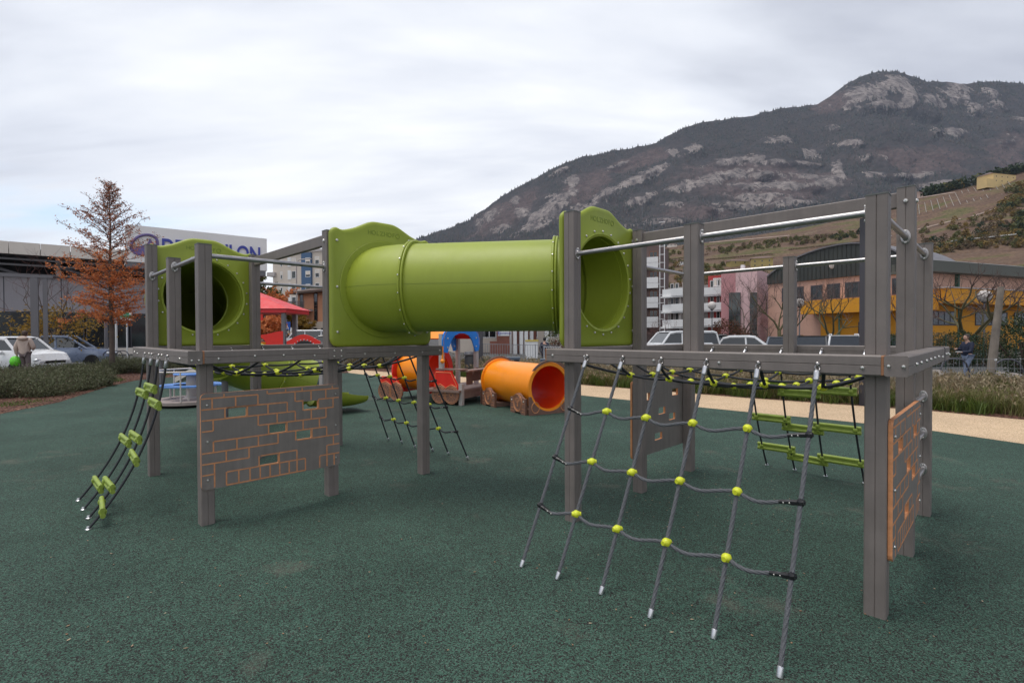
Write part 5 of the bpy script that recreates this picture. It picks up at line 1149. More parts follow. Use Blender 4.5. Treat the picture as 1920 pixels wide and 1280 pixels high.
vs = np.array([v.co[:] for v in sg.data.vertices]); x0_, x1_ = vs[:, 0].min(), vs[:, 0].max(); z0_, z1_ = vs[:, 2].min(), vs[:, 2].max()
for v in sg.data.vertices:
    fx_ = (v.co.x-x0_)/(x1_-x0_); fz = (v.co.z-z0_)/(z1_-z0_); y = -v.co.y; v.co = o+X*lerp(xa, xb, fx_)+Nr*(.09+y)+ZV*(zc+(fz-.5)*me_h)
sg.name = 'sign_letters'; sg.parent = store; sg.matrix_parent_inverse = Matrix.Translation(-store.location)
ex, ez = st.x(273), st.z(273, 459); m = MB(); R1, R2 = (st.x(298)-st.x(248))/2, .82
def ell(t, s_=1.0, dz=0): x, z = R1*s_*math.cos(t), R2*s_*math.sin(t); return o+X*(ex+x)+Nr*.12+ZV*(ez+z+x*.30+dz)
m.tube([ell(t) for t in [6.2832*q/40 for q in range(40)]], .10, 6, closed=True); m.tube([ell(t, .93) for t in [6.2832*q/40 for q in range(40)]], .05, 6, closed=True)
P = [ell(t, .88) for t in [R_(a) for a in range(195, 345, 12)]]; P += [o+X*(ex+R1*.42)+Nr*.12+ZV*(ez+R2*.70), o+X*(ex+R1*.22)+Nr*.12+ZV*(ez+.1)]
m.add(P+[p-Nr*.05 for p in P], [tuple(range(len(P))), tuple(range(2*len(P)-1, len(P)-1, -1))]); m.build('sign_emblem', SIGNE, store)
# pergola posts nearer the playground
pg = Fac(-60, 22.5, 90, 24); root = empty('pergola', tuple(pg.o), 'grey steel pergola frame standing in front of the store', 'pergola')
for px, w_ in ((66, .26), (86, .16)):
    xx = pg.x(px); m = MB(); rect_mb(m, pg.o, pg.X, pg.N, xx-w_/2, xx+w_/2, -.1, 4.2, -w_/2, w_/2); m.build('post', GREYM, root)
m = MB(); rect_mb(m, pg.o, pg.X, pg.N, -.5, pg.L+.2, 4.21, 4.34, -.1, .1); m.build('beam', GREYM, root)
for px, Y in ((199, 30), (218, 31)):
    p = XY(px, Y); m = MB(); m.tube([V3(p, -.1), V3(p, 3.1)], .09 if px < 210 else .06, 8); m.build('slim_post', GREYM if px < 210 else WHITE, None, smooth=60, label='grey steel post left of the rust coloured tree trunk' if px < 210 else 'white steel post right of the rust coloured tree trunk', cat='post')
p = XY(238, 29); root = empty('green_sign', V3(p, -.05), 'small white and green sign on a white post by the store', 'sign'); m = MB(); m.tube([V3(p, -.05), V3(p, 2.7)], .035, 8); m.build('post', WHITE, root); m = MB(); m.bb(p[0]-.33, p[0]+.33, p[1]-.06, p[1]-.03, 2.4, 2.9); b_ = m.build('board', WHITE, root)
m = MB(); m.bb(p[0]-.3, p[0]+.3, p[1]-.075, p[1]-.061, 2.55, 2.70); m.bb(p[0]-.12, p[0]+.18, p[1]-.075, p[1]-.061, 2.72, 2.84); m.build('green_band', mk('sign_green', (.01, .30, .14), .4), b_)
for k in range(3): p = XY(205+k*12, 27); m = MB(); m.tube([V3(p, -.05)+Vector((-.4, 0, 0)), V3(p, -.05)+Vector((-.35, 0, .5))]+[V3(p, .45)+Vector((-.35*math.cos(t), 0, .3*math.sin(t))) for t in [math.pi*q/8 for q in range(9)]]+[V3(p, -.05)+Vector((.4, 0, 0))], .025, 6); m.build('bike_hoop', DARKM, None, smooth=60, label='dark bicycle hoop by the store front, '+['leftmost', 'middle one', 'rightmost'][k]+' of three', cat='bike rack', group='bicycle hoops by the store')
baretree(*XY(97, 27), 5.2, 'small bare tree with a few gold leaves between the pergola and the store', mat=BARK, tm=TWIGR, r0=.07, depth=3, spread=1.1, fork_h=.35, seed=5)
C_ = XY(102, 26.5); root = empty('gold_shrub', V3(C_, -.05), 'gold leaved bushy tree behind the white people carrier', 'tree'); P = nrg.normal(0, 1, (2400, 3))*np.array([1.05, .6, .45])+np.array([C_[0], C_[1], 2.1]); P = P[[mnoise.noise(Vector(q)*1.5) > -.12 for q in P]]; fastquads('crown', leafq(P, .16, .10), GOLD, root)
m = MB()
for k in range(6): m.tube([V3(C_, -.05), V3(C_, .9), V3(C_, 2.2)+Vector((rng.gauss(0, .8), rng.gauss(0, .4), .2))], .04, 5)
m.build('stem', TWIG, root)
# --- beige tower block
BEI = mk('beige_render', (.62, .54, .46), .8, var=.06, vs=.3, streak=.06); OR2 = mk('orange_render', (.70, .33, .19), .8, var=.08, vs=.6, streak=.06); BLU2 = mk('blue_cladding', (.06, .12, .22), .6, var=.05)
tw_ = Fac(513, 118, 640, 112); root = empty('tower_block', tuple(tw_.o), 'beige apartment tower with blue panels seen between the posts of the left deck', 'building'); o, X, Nr = tw_.o, tw_.X, tw_.N
zt_ = tw_.z(560, 474); m = MB(); rect_mb(m, o, X, Nr, 0, tw_.L, -1, zt_, -16, 0); m.build('wall', BEI, root)
m = MB(); rect_mb(m, o, X, Nr, -.3, tw_.L+.3, zt_, zt_+.5, -16.3, .3); m.build('roof_edge', LGREY, root)
for x in (3.5, 7.2, 12): m = MB(); rect_mb(m, o, X, Nr, x, x+.9, zt_+.5, zt_+1.9, -6, -4.5); m.build('chimney', BEI, root)
xb0, xb1 = tw_.x(569), tw_.x(587); m = MB(); rect_mb(m, o, X, Nr, xb0, xb1, 10.5, zt_-.2, .0, .5); m.build('blue_panel', BLU2, root)
for k in range(7):
    z = zt_-1.3-2.9*k-1.5
    if z < 1: continue
    for (a, b) in ((527, 531), (548, 556), (592, 600), (612, 622)): window(root, o, X, Nr, tw_.x(a), tw_.x(b), z, z+1.7, .1, WHITE, GLASS, 0, shutter=.0 if rng.random() < .6 else .45)
    if z > 10: window(root, o+Nr*.5, X, Nr, tw_.x(577), tw_.x(586), z+.1, z+1.5, .1, WHITE, GLASS, 0, shutter=.6)
    m = MB(); rect_mb(m, o, X, Nr, tw_.x(541), tw_.x(547), z-.2, z+1.9, .01, .08); m.build('white_panel', WHITE, root)
for k in (1, 2, 3): m = MB(); rect_mb(m, o, X, Nr, -1.2, 1.0, 3+k*4, 3.9+k*4, -2, .6); m.build('balcony', LGREY, root)
# --- orange house with balconies
oh = Fac(559, 66, 650, 60); root = empty('orange_house', tuple(oh.o), 'orange house with two grey railed balconies above a beige ground floor', 'house'); o, X, Nr = oh.o, oh.X, oh.N
zt_ = oh.z(590, 549); zm = oh.z(590, 603); m = MB(); rect_mb(m, o, X, Nr, 0, oh.L, zm, zt_, -9, 0); m.build('upper_wall', OR2, root); m = MB(); rect_mb(m, o, X, Nr, -.05, oh.L, -.5, zm-.01, -9, .05); m.build('ground_wall', BEI, root)
m = MB(); rect_mb(m, o, X, Nr, -.9, oh.L, zt_, zt_+.22, -10, .9); m.add([o+X*a+Nr*b+ZV*z for a, b, z in ((-.9, .9, zt_+.23), (oh.L, .9, zt_+.23), (oh.L, -10, zt_+.23), (-.9, -10, zt_+.23), (2.5, -4.5, zt_+1.6), (oh.L, -4.5, zt_+1.6))], [(0, 1, 5, 4), (2, 3, 4, 5), (3, 0, 4)]); m.build('roof', mk('brown_roof', (.10, .065, .05), .8), root)
for k, py in enumerate((580, 603)):
    zb_ = oh.z(585, py); m = MB(); rect_mb(m, o, X, Nr, -.6, 3.4, zb_-.22, zb_, .01, 1.2); fl_ = m.build('balcony', LGREY, root)
    m = MB(); rect_mb(m, o, X, Nr, -.6, 3.4, zb_+1.0, zb_+1.06, 1.14, 1.2); [rect_mb(m, o, X, Nr, -.6+.13*q, -.57+.13*q, zb_, zb_+1.0, 1.15, 1.19) for q in range(31)]; m.build('railing', GREYM, fl_)
    for a in (.5, 3.6): window(root, o, X, Nr, a, a+.8, zb_+.05, zb_+2.0, .08, mk('brown_frame', (.2, .08, .05)), GLASS, 0)
for a in (.6, 2.0, 3.5, 5.2): window(root, o+Nr*.05, X, Nr, a, a+.8, .6, 2.4, .08, DARKM, GLASS, 0)
m = MB(); p = XY(557, 58); m.tube([V3(p, -.1), V3(p, 9.6), V3((p[0]+.3, p[1]), 10), V3((p[0]+1.2, p[1]), 10.1)], .07, 8, rad=[.11, .07, .06, .05]); m.box((p[0]+1.4, p[1], 10.1), (.6, .25, .1)); m.build('street_lamp', LGREY, None, smooth=40, label='tall thin street lamp in front of the beige tower', cat='street lamp')
p = XY(538, 44); root = empty('crossing_sign', V3(p, -.1), 'blue square pedestrian crossing sign on a grey post', 'road sign'); m = MB(); m.tube([V3(p, -.1), V3(p, 2.9)], .04, 8); m.build('post', GREYM, root)
SB = mk('traffic_blue', (.01, .09, .42), .4); m = MB(); m.bb(p[0]-.33, p[0]+.33, p[1]-.08, p[1]-.05, 2.0, 2.66); b_ = m.build('board', SB, root); m = MB(); m.prism([(-.22, 2.07), (.22, 2.07), (0, 2.52)], (p[0], p[1]-.081, 0), (1, 0, 0), (0, 0, 1), .01); m.build('white_triangle', WHITE, b_)
m = MB(); m.tube([(p[0], p[1]-.1, 2.36), (p[0]+.01, p[1]-.1, 2.24), (p[0]-.07, p[1]-.1, 2.1)], .018, 5); m.tube([(p[0]+.01, p[1]-.1, 2.24), (p[0]+.08, p[1]-.1, 2.1)], .018, 5); m.ball((p[0], p[1]-.1, 2.40), .03, 8); m.build('walking_figure', BLACK, b_)
# autumn trees between store and tower
def leaftree(px, Y, h, label, mat, seed, dens=4, spread=1.0, lsz=.12, trunk=BARK):
    p = XY(px, Y); return baretree(p[0], p[1], h, label, mat=trunk, depth=3, r0=.16, fork_h=.22, seed=seed, leaves=mat, lsz=lsz, lden=dens, spread=spread)
leaftree(484, 52, 6.6, 'large rust and gold tree behind the red play house roof', AUT, 11, 5, .9, .17); leaftree(540, 60, 5.0, 'small gold tree in front of the beige tower', GOLD, 12, 6, 1.0, .18); leaftree(490, 40, 3.6, 'low rust coloured tree seen through the red play house', AUT, 13, 7, 1.2, .14); leaftree(466, 58, 8.6, 'dark green tree behind the play house, nearest the store', OLIVE, 14, 8, 1.0, .2)
# --- brick and cream building under the tunnel
bb_ = Fac(860, 42, 1200, 46); BRK = mk('brick', (.22, .085, .06), .85, var=.2, vs=2.5); root = empty('school_building', tuple(bb_.o), 'brick and cream building with white columns and a banner beyond the fence', 'building'); o, X, Nr = bb_.o, bb_.X, bb_.N
m = MB(); rect_mb(m, o, X, Nr, 0, bb_.L, -.3, 4.6, -10, -2.5); m.build('wall', BEI, root); m = MB(); rect_mb(m, o, X, Nr, 0, bb_.L, 4.6, 5.0, -10.5, -.6); m.build('roof', LGREY, root)
m = MB(); rect_mb(m, o, X, Nr, bb_.x(919), bb_.x(955), -.3, .95, -.2, .1); rect_mb(m, o, X, Nr, bb_.x(932), bb_.x(955), .95, 2.2, -.2, .1); m.build('brick_wall', BRK, root); m = MB(); rect_mb(m, o, X, Nr, bb_.x(964), bb_.x(1020), -.3, 2.3, -2.4, -2.2); m.build('brick_wall', BRK, root)
for px in (958, 966, 978, 987, 1001, 1026): m = MB(); xx = bb_.x(px); rect_mb(m, o, X, Nr, xx-.14, xx+.14, -.3, 4.6, -.3-(px % 3)*.3, -.02-(px % 3)*.3); m.build('column', WHITE, root)
for k in range(8): window(root, o+Nr*-2.5, X, Nr, .5+k*1.9, 1.8+k*1.9, 1.2, 2.6, .08, WHITE, GLASS, 1)
m = MB(); rect_mb(m, o, X, Nr, bb_.x(933), bb_.x(954), bb_.z(945, 629.5), bb_.z(945, 620), .12, .15); b_ = m.build('banner', WHITE, root)
text_obj('benvenuti', .28, .003, 'banner_text', SIGNB, b_, o+X*bb_.x(945.5)+Nr*.16+ZV*bb_.z(945, 624.5), X, ZV)
m = MB(); xx = bb_.x(935.5); m.tube([o+X*(xx+.13*math.cos(t))+Nr*.16+ZV*(bb_.z(945, 624.5)+.13*math.sin(t)) for t in [R_(q) for q in range(50, 320, 20)]], .02, 4); m.build('banner_mark', SIGNB, b_)
m = MB(); p = XY(997, 36); z = gz(*p); m.bb(p[0]-.42, p[0]+.42, p[1]-.3, p[1]+.3, z, 1.0); m.build('container', WHITE, None, label='white recycling container with yellow lid beyond the bar fence', cat='container'); cont = bpy.data.objects['container']; m = MB(); m.bb(p[0]-.46, p[0]+.46, p[1]-.34, p[1]+.34, 1.0, 1.12); m.build('lid', mk('yellow_lid', (.55, .42, .10), .6), cont)
# --- white balcony block
wb = Fac(1120, 84, 1234, 80); root = empty('balcony_block', tuple(wb.o), 'tall block with white balconies and a white steel frame on its corner', 'building'); o, X, Nr = wb.o, wb.X, wb.N
zt_ = wb.z(1220, 452); BRN = mk('brown_render', (.16, .11, .10), .8, var=.1, vs=.5); m = MB(); rect_mb(m, o, X, Nr, 0, wb.L, -1, zt_, -12, -1.6); m.build('wall', BRN, root)
for py in (492, 530, 567, 604):
    zb_ = wb.z(1222, py); m = MB(); rect_mb(m, o, X, Nr, 0, wb.L, zb_-.0, zb_+.85, -.12, 0); rect_mb(m, o, X, Nr, 0, wb.L, zb_-.82, zb_-.03, -.12, -.02); rect_mb(m, o, X, Nr, 0, wb.L, zb_-.25, zb_-.05, -1.6, -.13); m.build('balcony', WHITE, root)
    for k in range(4): window(root, o+Nr*-1.6, X, Nr, wb.L-1.6-k*2.2, wb.L-.3-k*2.2, zb_+.05, zb_+1.95, .1, mk('shutter_brown', (.22, .10, .06)), GLASS, 1, name='balcony_door')
m = MB(); rect_mb(m, o, X, Nr, 0, wb.L, wb.z(1222, 460)-.05, wb.z(1222, 455), -.12, 0); m.build('parapet', WHITE, root)
m = MB()
for xx in (wb.L+.15, wb.L+.85): rect_mb(m, o, X, Nr, xx, xx+.12, -.5, zt_, -.4, -.28)
for k in range(16): z = k*1.25; rect_mb(m, o, X, Nr, wb.L+.1, wb.L+1.0, z, z+.09, -.41, -.27)
m.build('steel_frame', WHITE, root)
# --- low apartments with white balconies, then the pink block
la = Fac(1242, 72, 1354, 66); root = empty('low_apartments', tuple(la.o), 'three storey grey flats with white balcony fronts behind the car park', 'building'); o, X, Nr = la.o, la.X, la.N
m = MB(); rect_mb(m, o, X, Nr, 0, la.x(1318), -1, la.z(1260, 537), -9, -1.5); m.build('wall', mk('grey_render', (.26, .24, .23), .8, var=.08), root); REDW = mk('red_wall', (.42, .05, .045), .7, var=.1); m = MB(); rect_mb(m, o, X, Nr, la.x(1318)+.01, la.L, -1, la.z(1330, 515), -9, -1.5); m.build('red_wall', REDW, root)
for py in (555, 584, 613):
    zb_ = la.z(1262, py); m = MB(); rect_mb(m, o, X, Nr, 0, la.x(1262), zb_, zb_+1.0, -.1, 0); rect_mb(m, o, X, Nr, la.x(1262)+.02, la.x(1312), zb_, zb_+1.0, .5, .6); rect_mb(m, o, X, Nr, 0, la.x(1312), zb_-.2, zb_-.01, -1.5, .49); m.build('balcony', WHITE, root)
    zb_ = la.z(1335, py-3); m = MB(); rect_mb(m, o, X, Nr, la.x(1316), la.L, zb_, zb_+.95, -.1, 0); rect_mb(m, o, X, Nr, la.x(1316), la.L, zb_-.2, zb_-.01, -1.5, -.11); m.build('balcony', WHITE, root)
    for a in (1247, 1256, 1270, 1284, 1322, 1334): window(root, o+Nr*-1.5, X, Nr, la.x(a), la.x(a+7), zb_+.1, zb_+2.0, .1, LGREY, GLASS, 0)
for px in (1274, 1298): m = MB(); rect_mb(m, o, X, Nr, la.x(px)-.15, la.x(px)+.15, -.5, la.z(1262, 556), -.5, -.2); m.build('column', LGREY, root)
window(root, o+Nr*-1.5, X, Nr, la.x(1328), la.x(1344), la.z(1330, 536), la.z(1330, 520), .12, WHITE, CREAM, 1)
PINK = mk('pink_render', (.52, .25, .26), .8, var=.05, vs=.5, streak=.04); PINKL = mk('pale_pink_render', (.68, .46, .46), .8, var=.05, vs=.5, streak=.04)
pk = Fac(1352, 64.5, 1420, 62); root = empty('pink_building', tuple(pk.o), 'pink rendered building with two dark glazed bays behind a bare tree', 'building'); o, X, Nr = pk.o, pk.X, pk.N; zt_ = pk.z(1385, 510)
m = MB(); rect_mb(m, o, X, Nr, 0, pk.x(1380), -1, zt_, -9, 0); m.build('wall', PINK, root); m = MB(); rect_mb(m, o, X, Nr, pk.x(1380)+.005, pk.L, -1, zt_+.25, -9, .25); m.build('wall', PINKL, root)
m = MB(); rect_mb(m, o, X, Nr, pk.x(1369), pk.x(1390), -.5, pk.z(1380, 549), .26, .6); rect_mb(m, o, X, Nr, pk.x(1408), pk.x(1421), -.5, pk.z(1410, 549), .26, .6); m.build('glazed_bay', GLASS, root)
for z in (1.5, 2.6, 3.7): m = MB(); rect_mb(m, o, X, Nr, pk.x(1369), pk.x(1390), z, z+.08, .6, .64); rect_mb(m, o, X, Nr, pk.x(1408), pk.x(1421), z, z+.08, .6, .64); m.build('glazing_bar', DARKM, root)
m = MB(); rect_mb(m, o, X, Nr, pk.x(1384), pk.x(1390), zt_+.26, zt_+1.0, -2, -1.2); m.build('roof_vent', WHITE, root)
# --- hall with curved roof, pink walls and orange canopy
SAL = mk('salmon_block', (.56, .34, .26), .8, var=.10, vs=.8, streak=.08); ORW = mk('orange_wall', (.66, .29, .015), .7, var=.08, vs=.8, streak=.08); DKR = mk('dark_roof_cladding', (.045, .05, .045), .6, var=.2, vs=.6, streak=.1)
ha = Fac(1440, 62, 1722, 48); hb = Fac(1722, 48, 2060, 60)
hall = empty('sports_hall', tuple(ha.o), 'pink and orange hall with dark curved roof behind the parked cars', 'building'); o, X, Nr = ha.o, ha.X, ha.N; ze = 7.35; L_ = ha.L
def arcz(x): return ze+.35+3.15*max(0, 1-((x-L_*.56)/(L_*(.60 if x < L_*.56 else .445)))**2)**.8
m = MB(); rect_mb(m, o, X, Nr, 0, L_, -1, ze, -14, 0); m.build('wall', SAL, hall)
P = [(0, ze+.003)]+[(L_, ze+.003)]+[(L_*q/24, arcz(L_*q/24)) for q in range(24, -1, -1)]; m = MB(); m.prism(P, o+Nr*-.15, X, ZV, .35); m.build('gable_cladding', DKR, hall)
m = MB()
for k in range(1, 34): x = L_*k/34; rect_mb(m, o, X, Nr, x-.03, x+.03, ze+.05, arcz(x)-.08, .2, .26)
m.build('cladding_ribs', DKR, hall)
m = MB(); top = [(L_*q/24, arcz(L_*q/24)+.02) for q in range(25)]; n = 25; vs = [o+X*x+ZV*z+Nr*.35 for x, z in top]+[o+X*x+ZV*z-Nr*9 for x, z in top]; m.add(vs, [(q, q+1, n+q+1, n+q) for q in range(24)]); rf = m.build('curved_roof', GREYM, hall); md = rf.modifiers.new('s', 'SOLIDIFY'); md.thickness = .15
for (a, b) in ((1466, 1476), (1494, 1507), (1520, 1542), (1551, 1575), (1584, 1611), (1630, 1650), (1672, 1700)): window(hall, o, X, Nr, ha.x(a), ha.x(b), 5.15, 6.75, .12, DARKM, GLASS, 1)
m = MB(); rect_mb(m, o, X, Nr, ha.x(1525), L_+1.6, 3.55, 4.95, .01, 2.2); m.build('orange_canopy', ORW, hall); m = MB(); rect_mb(m, o, X, Nr, ha.x(1542), L_, -.6, 3.54, .01, .3); m.build('orange_wall', ORW, hall)
m = MB(); rect_mb(m, o, X, Nr, ha.x(1613), ha.x(1625), -.3, 2.6, .31, .36); m.build('door', DARKM, hall); m = MB(); m.tube([o+X*ha.x(1578)+Nr*.42+ZV*-.3, o+X*ha.x(1578)+Nr*.42+ZV*3.5], .09, 8); m.build('drain_pipe', mk('copper_green', (.10, .22, .17), .6), hall)
m = MB(); m.ball(o+X*ha.x(1563)+Nr*.35+ZV*8.7, .32, 12, sc3=(1, .3, 1.2)); m.build('round_light', GLOBE, hall)
o, X, Nr = hb.o, hb.X, hb.N; Lb = hb.L; zc_ = hb.z(1745, 500)
m = MB(); rect_mb(m, o, X, Nr, 0.01, Lb, -1, zc_-.6, -6, -.01); m.build('side_wall', SAL, hall)
m = MB(); rect_mb(m, o, X, Nr, -.4, Lb, zc_-.6, zc_+.35, -6, 1.1); m.build('eaves', mk('eaves_grey', (.10, .105, .09), .7, var=.15), hall)
m = MB()
for k in range(14): f = k/14; m.box(o+X*Lb*.5+Nr*(.9-f*7)+ZV*(zc_+.45+f*1.5), (Lb+.4, .34, .06), X, (Nr*.95-ZV*.3).normalized(), (ZV*.95+Nr*.3).normalized())
m.build('roof_slats', mk('slat_grey', (.22, .22, .21), .5, var=.15), hall); m = MB(); rect_mb(m, o, X, Nr, -.2, Lb, zc_+.36, zc_+.40, -6, 1.0); m.build('roof_underlay', dark, hall)
z0_, z1_ = hb.z(1800, 573), hb.z(1800, 547); m = MB(); rect_mb(m, o, X, Nr, .0, Lb, z0_, z1_, .01, 2.4); m.build('orange_canopy', ORW, hall); m = MB(); rect_mb(m, o, X, Nr, -.2, Lb, z1_+.01, z1_+.1, .0, 2.5); m.build('canopy_top', LGREY, hall)
m = MB(); rect_mb(m, o, X, Nr, 0.02, Lb, -.8, z0_-.02, -.0, .25); m.build('orange_wall', ORW, hall)
for a, b in ((1742, 1786), (1822, 1882), (1895, 1950)): window(hall, o+Nr*.26, X, Nr, hb.x(a), hb.x(b), hb.z(1800, 610), hb.z(1800, 584), .1, DARKM, GLASS, 3)
for px in (1791,): m = MB(); xx = hb.x(px); rect_mb(m, o, X, Nr, xx-.12, xx+.12, -.5, zc_-.6, .0, .3); m.build('drain_pipe', mk('green_pipe', (.04, .10, .07), .6), hall)
m = MB(); m.ball(o+X*hb.x(1831)+Nr*.3+ZV*hb.z(1831, 617), .25, 10, sc3=(1, .4, 1)); m.build('round_vent', WHITE, hall)
# --- trees and hedges around the car park
baretree(*XY(1396, 55), 8.6, 'bare tree in front of the pink building', mat=BARK, seed=21, fork_h=.22, r0=.15, tm=TWIG)
baretree(*XY(1461, 42), 6.6, 'bare tree with mossy trunk left of the hall windows', mat=MOSS, seed=22, fork_h=.30, r0=.17)
baretree(*XY(1557, 38), 6.3, 'bare tree with dark trunk in front of the orange wall', mat=MOSS, seed=23, fork_h=.26, r0=.16, spread=1.15)
baretree(*XY(1817, 27.5), 5.9, 'large bare mossy tree behind the man in navy', mat=MOSS, seed=24, fork_h=.26, r0=.21, spread=1.25, depth=4)
baretree(*XY(1925, 29), 5.9, 'bare tree at the right edge behind the leaning pole', mat=MOSS, seed=25, fork_h=.3, r0=.14, spread=1.2)
baretree(*XY(1432, 56), 5.6, 'reddish twiggy bush tree right of the pink building', mat=BARK, tm=TWIGR, seed=26, fork_h=.12, r0=.12, spread=1.2)
baretree(*XY(1236, 50), 3.6, 'small pinkish twiggy tree above the white people carrier', mat=BARK, tm=TWIGR, seed=27, fork_h=.2, r0=.07)
baretree(*XY(1690, 40), 5.6, 'bare tree seen between the right end posts', mat=BARK, tm=TWIGR, seed=28, fork_h=.25, r0=.10)
DRED = mk_leaf('dark_red_leaves', [(.10, .035, .02), (.15, .05, .03), (.05, .035, .015), (.07, .05, .02)], .7, .15)
def bush(px, Y, rx, rz, label, mat, n=2200, lsz=.14, zc=None, name='bush'):
    p = XY(px, Y); z = gz(*p); zc = zc or z+rz*.9; root = empty(name, V3(p, z), label, 'bush'); P = nrg.normal(0, 1, (n, 3)); P /= np.linalg.norm(P, axis=1, keepdims=True); P *= nrg.uniform(.35, 1, (n, 1))**.5; P *= np.array([1+.32*mnoise.noise(Vector(q)*1.8+Vector((px, 0, 0))) for q in P])[:, None]; P = P*np.array([rx, rx*.7, rz])+np.array([p[0], p[1], zc]); P[:, 2] = np.maximum(P[:, 2], z); fastquads('foliage', leafq(P, lsz, lsz*.55), mat, root)
    m = MB()
    for k in range(5): m.tube([V3(p, z-.05), V3(p, z)+Vector((rng.gauss(0, rx*.4), rng.gauss(0, .2), rz))], .04, 5)
    m.build('stem', TWIG, root); return root
bush(1362, 50, 2.0, 1.65, 'dark red leaved bush in front of the pink building', DRED, 3000, .17); bush(1392, 52, 1.5, 1.2, 'brownish bush at the foot of the bare tree by the pink building', DRED, 1500, .15)
bush(1925, 19.5, 1.25, 1.35, 'dark evergreen bush at the right edge', EVER, 5200, .09); bush(1040, 27, .55, .75, 'dark red plant beside the right tunnel panel', DRED, 500, .12)
bush(1040, 40, .9, 1.3, 'yellow green clipped shrub beside the school columns', OLIVE, 900, .12)
for k, px in enumerate((1690, 1745, 1800, 1850)): bush(px, 26.5, 1.3, .95, 'low olive and brown hedge bush behind the green fence, '+['leftmost', 'second from left', 'third from left', 'rightmost'][k], SHRUBR if k % 2 else EVER, 3600, .10)
wire_fence([XY(1200, 38), XY(1460, 37), XY(1640, 34)], .9, .3, 'thin dark green railing behind the parked cars', FENCEGR, r=.012, rails=2)
# ================================================================== hillside with vineyards
def fbm(x, y, z=0, o=5):
    return mnoise.fractal(Vector((x, y, z)), 1.0, 2.0, o)
hridge = [(950, 560), (1060, 530), (1150, 500), (1187, 488), (1250, 462), (1340, 452), (1420, 440), (1500, 428), (1600, 408), (1700, 378), (1760, 362), (1850, 342), (1920, 322), (2050, 290), (2250, 260), (2500, 250)]
def hsurf(px, v):
    yr = interp(px, hridge); y0 = 628; py = lerp(y0, yr, v**.92); Y = lerp(120, 560, v**1.15); Y += (px-1500)*-.03*v
    p = S(px, py, Y); p.z += (fbm(p.x*.012, p.y*.012)*3.0+fbm(p.x*.05, p.y*.05, 4)*.7)*min(v*4, 1)*min((1-v)*8+.25, 1); return p
cols = list(range(900, 2560, 12)); rows = [k/60 for k in range(61)]; m = MB(); n = len(cols)
m.add([hsurf(px, v) for v in rows for px in cols]+[hsurf(px, 1)+Vector((0, 120, -14)) for px in cols], [(j*n+i, j*n+i+1, (j+1)*n+i+1, (j+1)*n+i) for j in range(len(rows)) for i in range(n-1)])
HM = bpy.data.materials.new('hill_slopes'); HM.use_nodes = True; t = HM.node_tree; b = t.nodes['Principled BSDF']; b.inputs['Roughness'].default_value = .95; b.inputs['Specular IOR Level'].default_value = .1; n_ = t.nodes.new; l = t.links.new
g = n_('ShaderNodeTexCoord'); q = n_('ShaderNodeTexNoise'); q.inputs['Scale'].default_value = .022; q.inputs['Detail'].default_value = 6; mpg = n_('ShaderNodeMapping'); mpg.inputs['Scale'].default_value = (1, 2.2, 1); l(g.outputs['Object'], mpg.inputs[0]); l(mpg.outputs[0], q.inputs['Vector'])
r = n_('ShaderNodeValToRGB'); l(q.outputs[0], r.inputs[0]); es = r.color_ramp.elements; es[0].position = .30; es[0].color = (.075, .080, .028, 1); es[1].position = .75; es[1].color = (.17, .125, .085, 1)
for p_, c_ in ((.40, (.12, .105, .05)), (.46, (.15, .10, .068)), (.60, (.12, .078, .058))): x = es.new(p_); x.color = (*c_, 1)
wv = n_('ShaderNodeTexWave'); wv.inputs['Scale'].default_value = .30; wv.inputs['Distortion'].default_value = 2.5; wv.inputs['Detail'].default_value = 2; wv.inputs['Detail Scale'].default_value = .2; mpw = n_('ShaderNodeMapping'); mpw.inputs['Rotation'].default_value = (0, 0, R_(68)); l(g.outputs['Object'], mpw.inputs[0]); l(mpw.outputs[0], wv.inputs['Vector'])
mr = n_('ShaderNodeMapRange'); mr.inputs[3].default_value = .72; mr.inputs[4].default_value = 1.18; l(wv.outputs[0], mr.inputs[0]); mx = n_('ShaderNodeMix'); mx.data_type = 'RGBA'; mx.blend_type = 'MULTIPLY'; mx.inputs[0].default_value = 1; l(r.outputs[0], mx.inputs['A']); l(mr.outputs[0], mx.inputs['B'])
q2 = n_('ShaderNodeTexNoise'); q2.inputs['Scale'].default_value = .5; q2.inputs['Detail'].default_value = 6; l(g.outputs['Object'], q2.inputs['Vector']); m2 = n_('ShaderNodeMapRange'); m2.inputs[1].default_value = .3; m2.inputs[2].default_value = .7; m2.inputs[3].default_value = .6; m2.inputs[4].default_value = 1.4; l(q2.outputs[0], m2.inputs[0])
mx2 = n_('ShaderNodeMix'); mx2.data_type = 'RGBA'; mx2.blend_type = 'MULTIPLY'; mx2.inputs[0].default_value = 1; l(mx.outputs['Result'], mx2.inputs['A']); l(m2.outputs[0], mx2.inputs['B']); l(mx2.outputs['Result'], b.inputs['Base Color'])
m.build('vineyard_hills', HM, smooth=180, kind='structure')
def hpix(px, py):
    """the point of the hill seen at a pixel of the photograph"""
    lo, hi = 0., 1.
    for _ in range(22):
        md = (lo+hi)/2
        if proj(hsurf(px, md))[1] > py: lo = md
        else: hi = md
    return hsurf(px, lo), lo
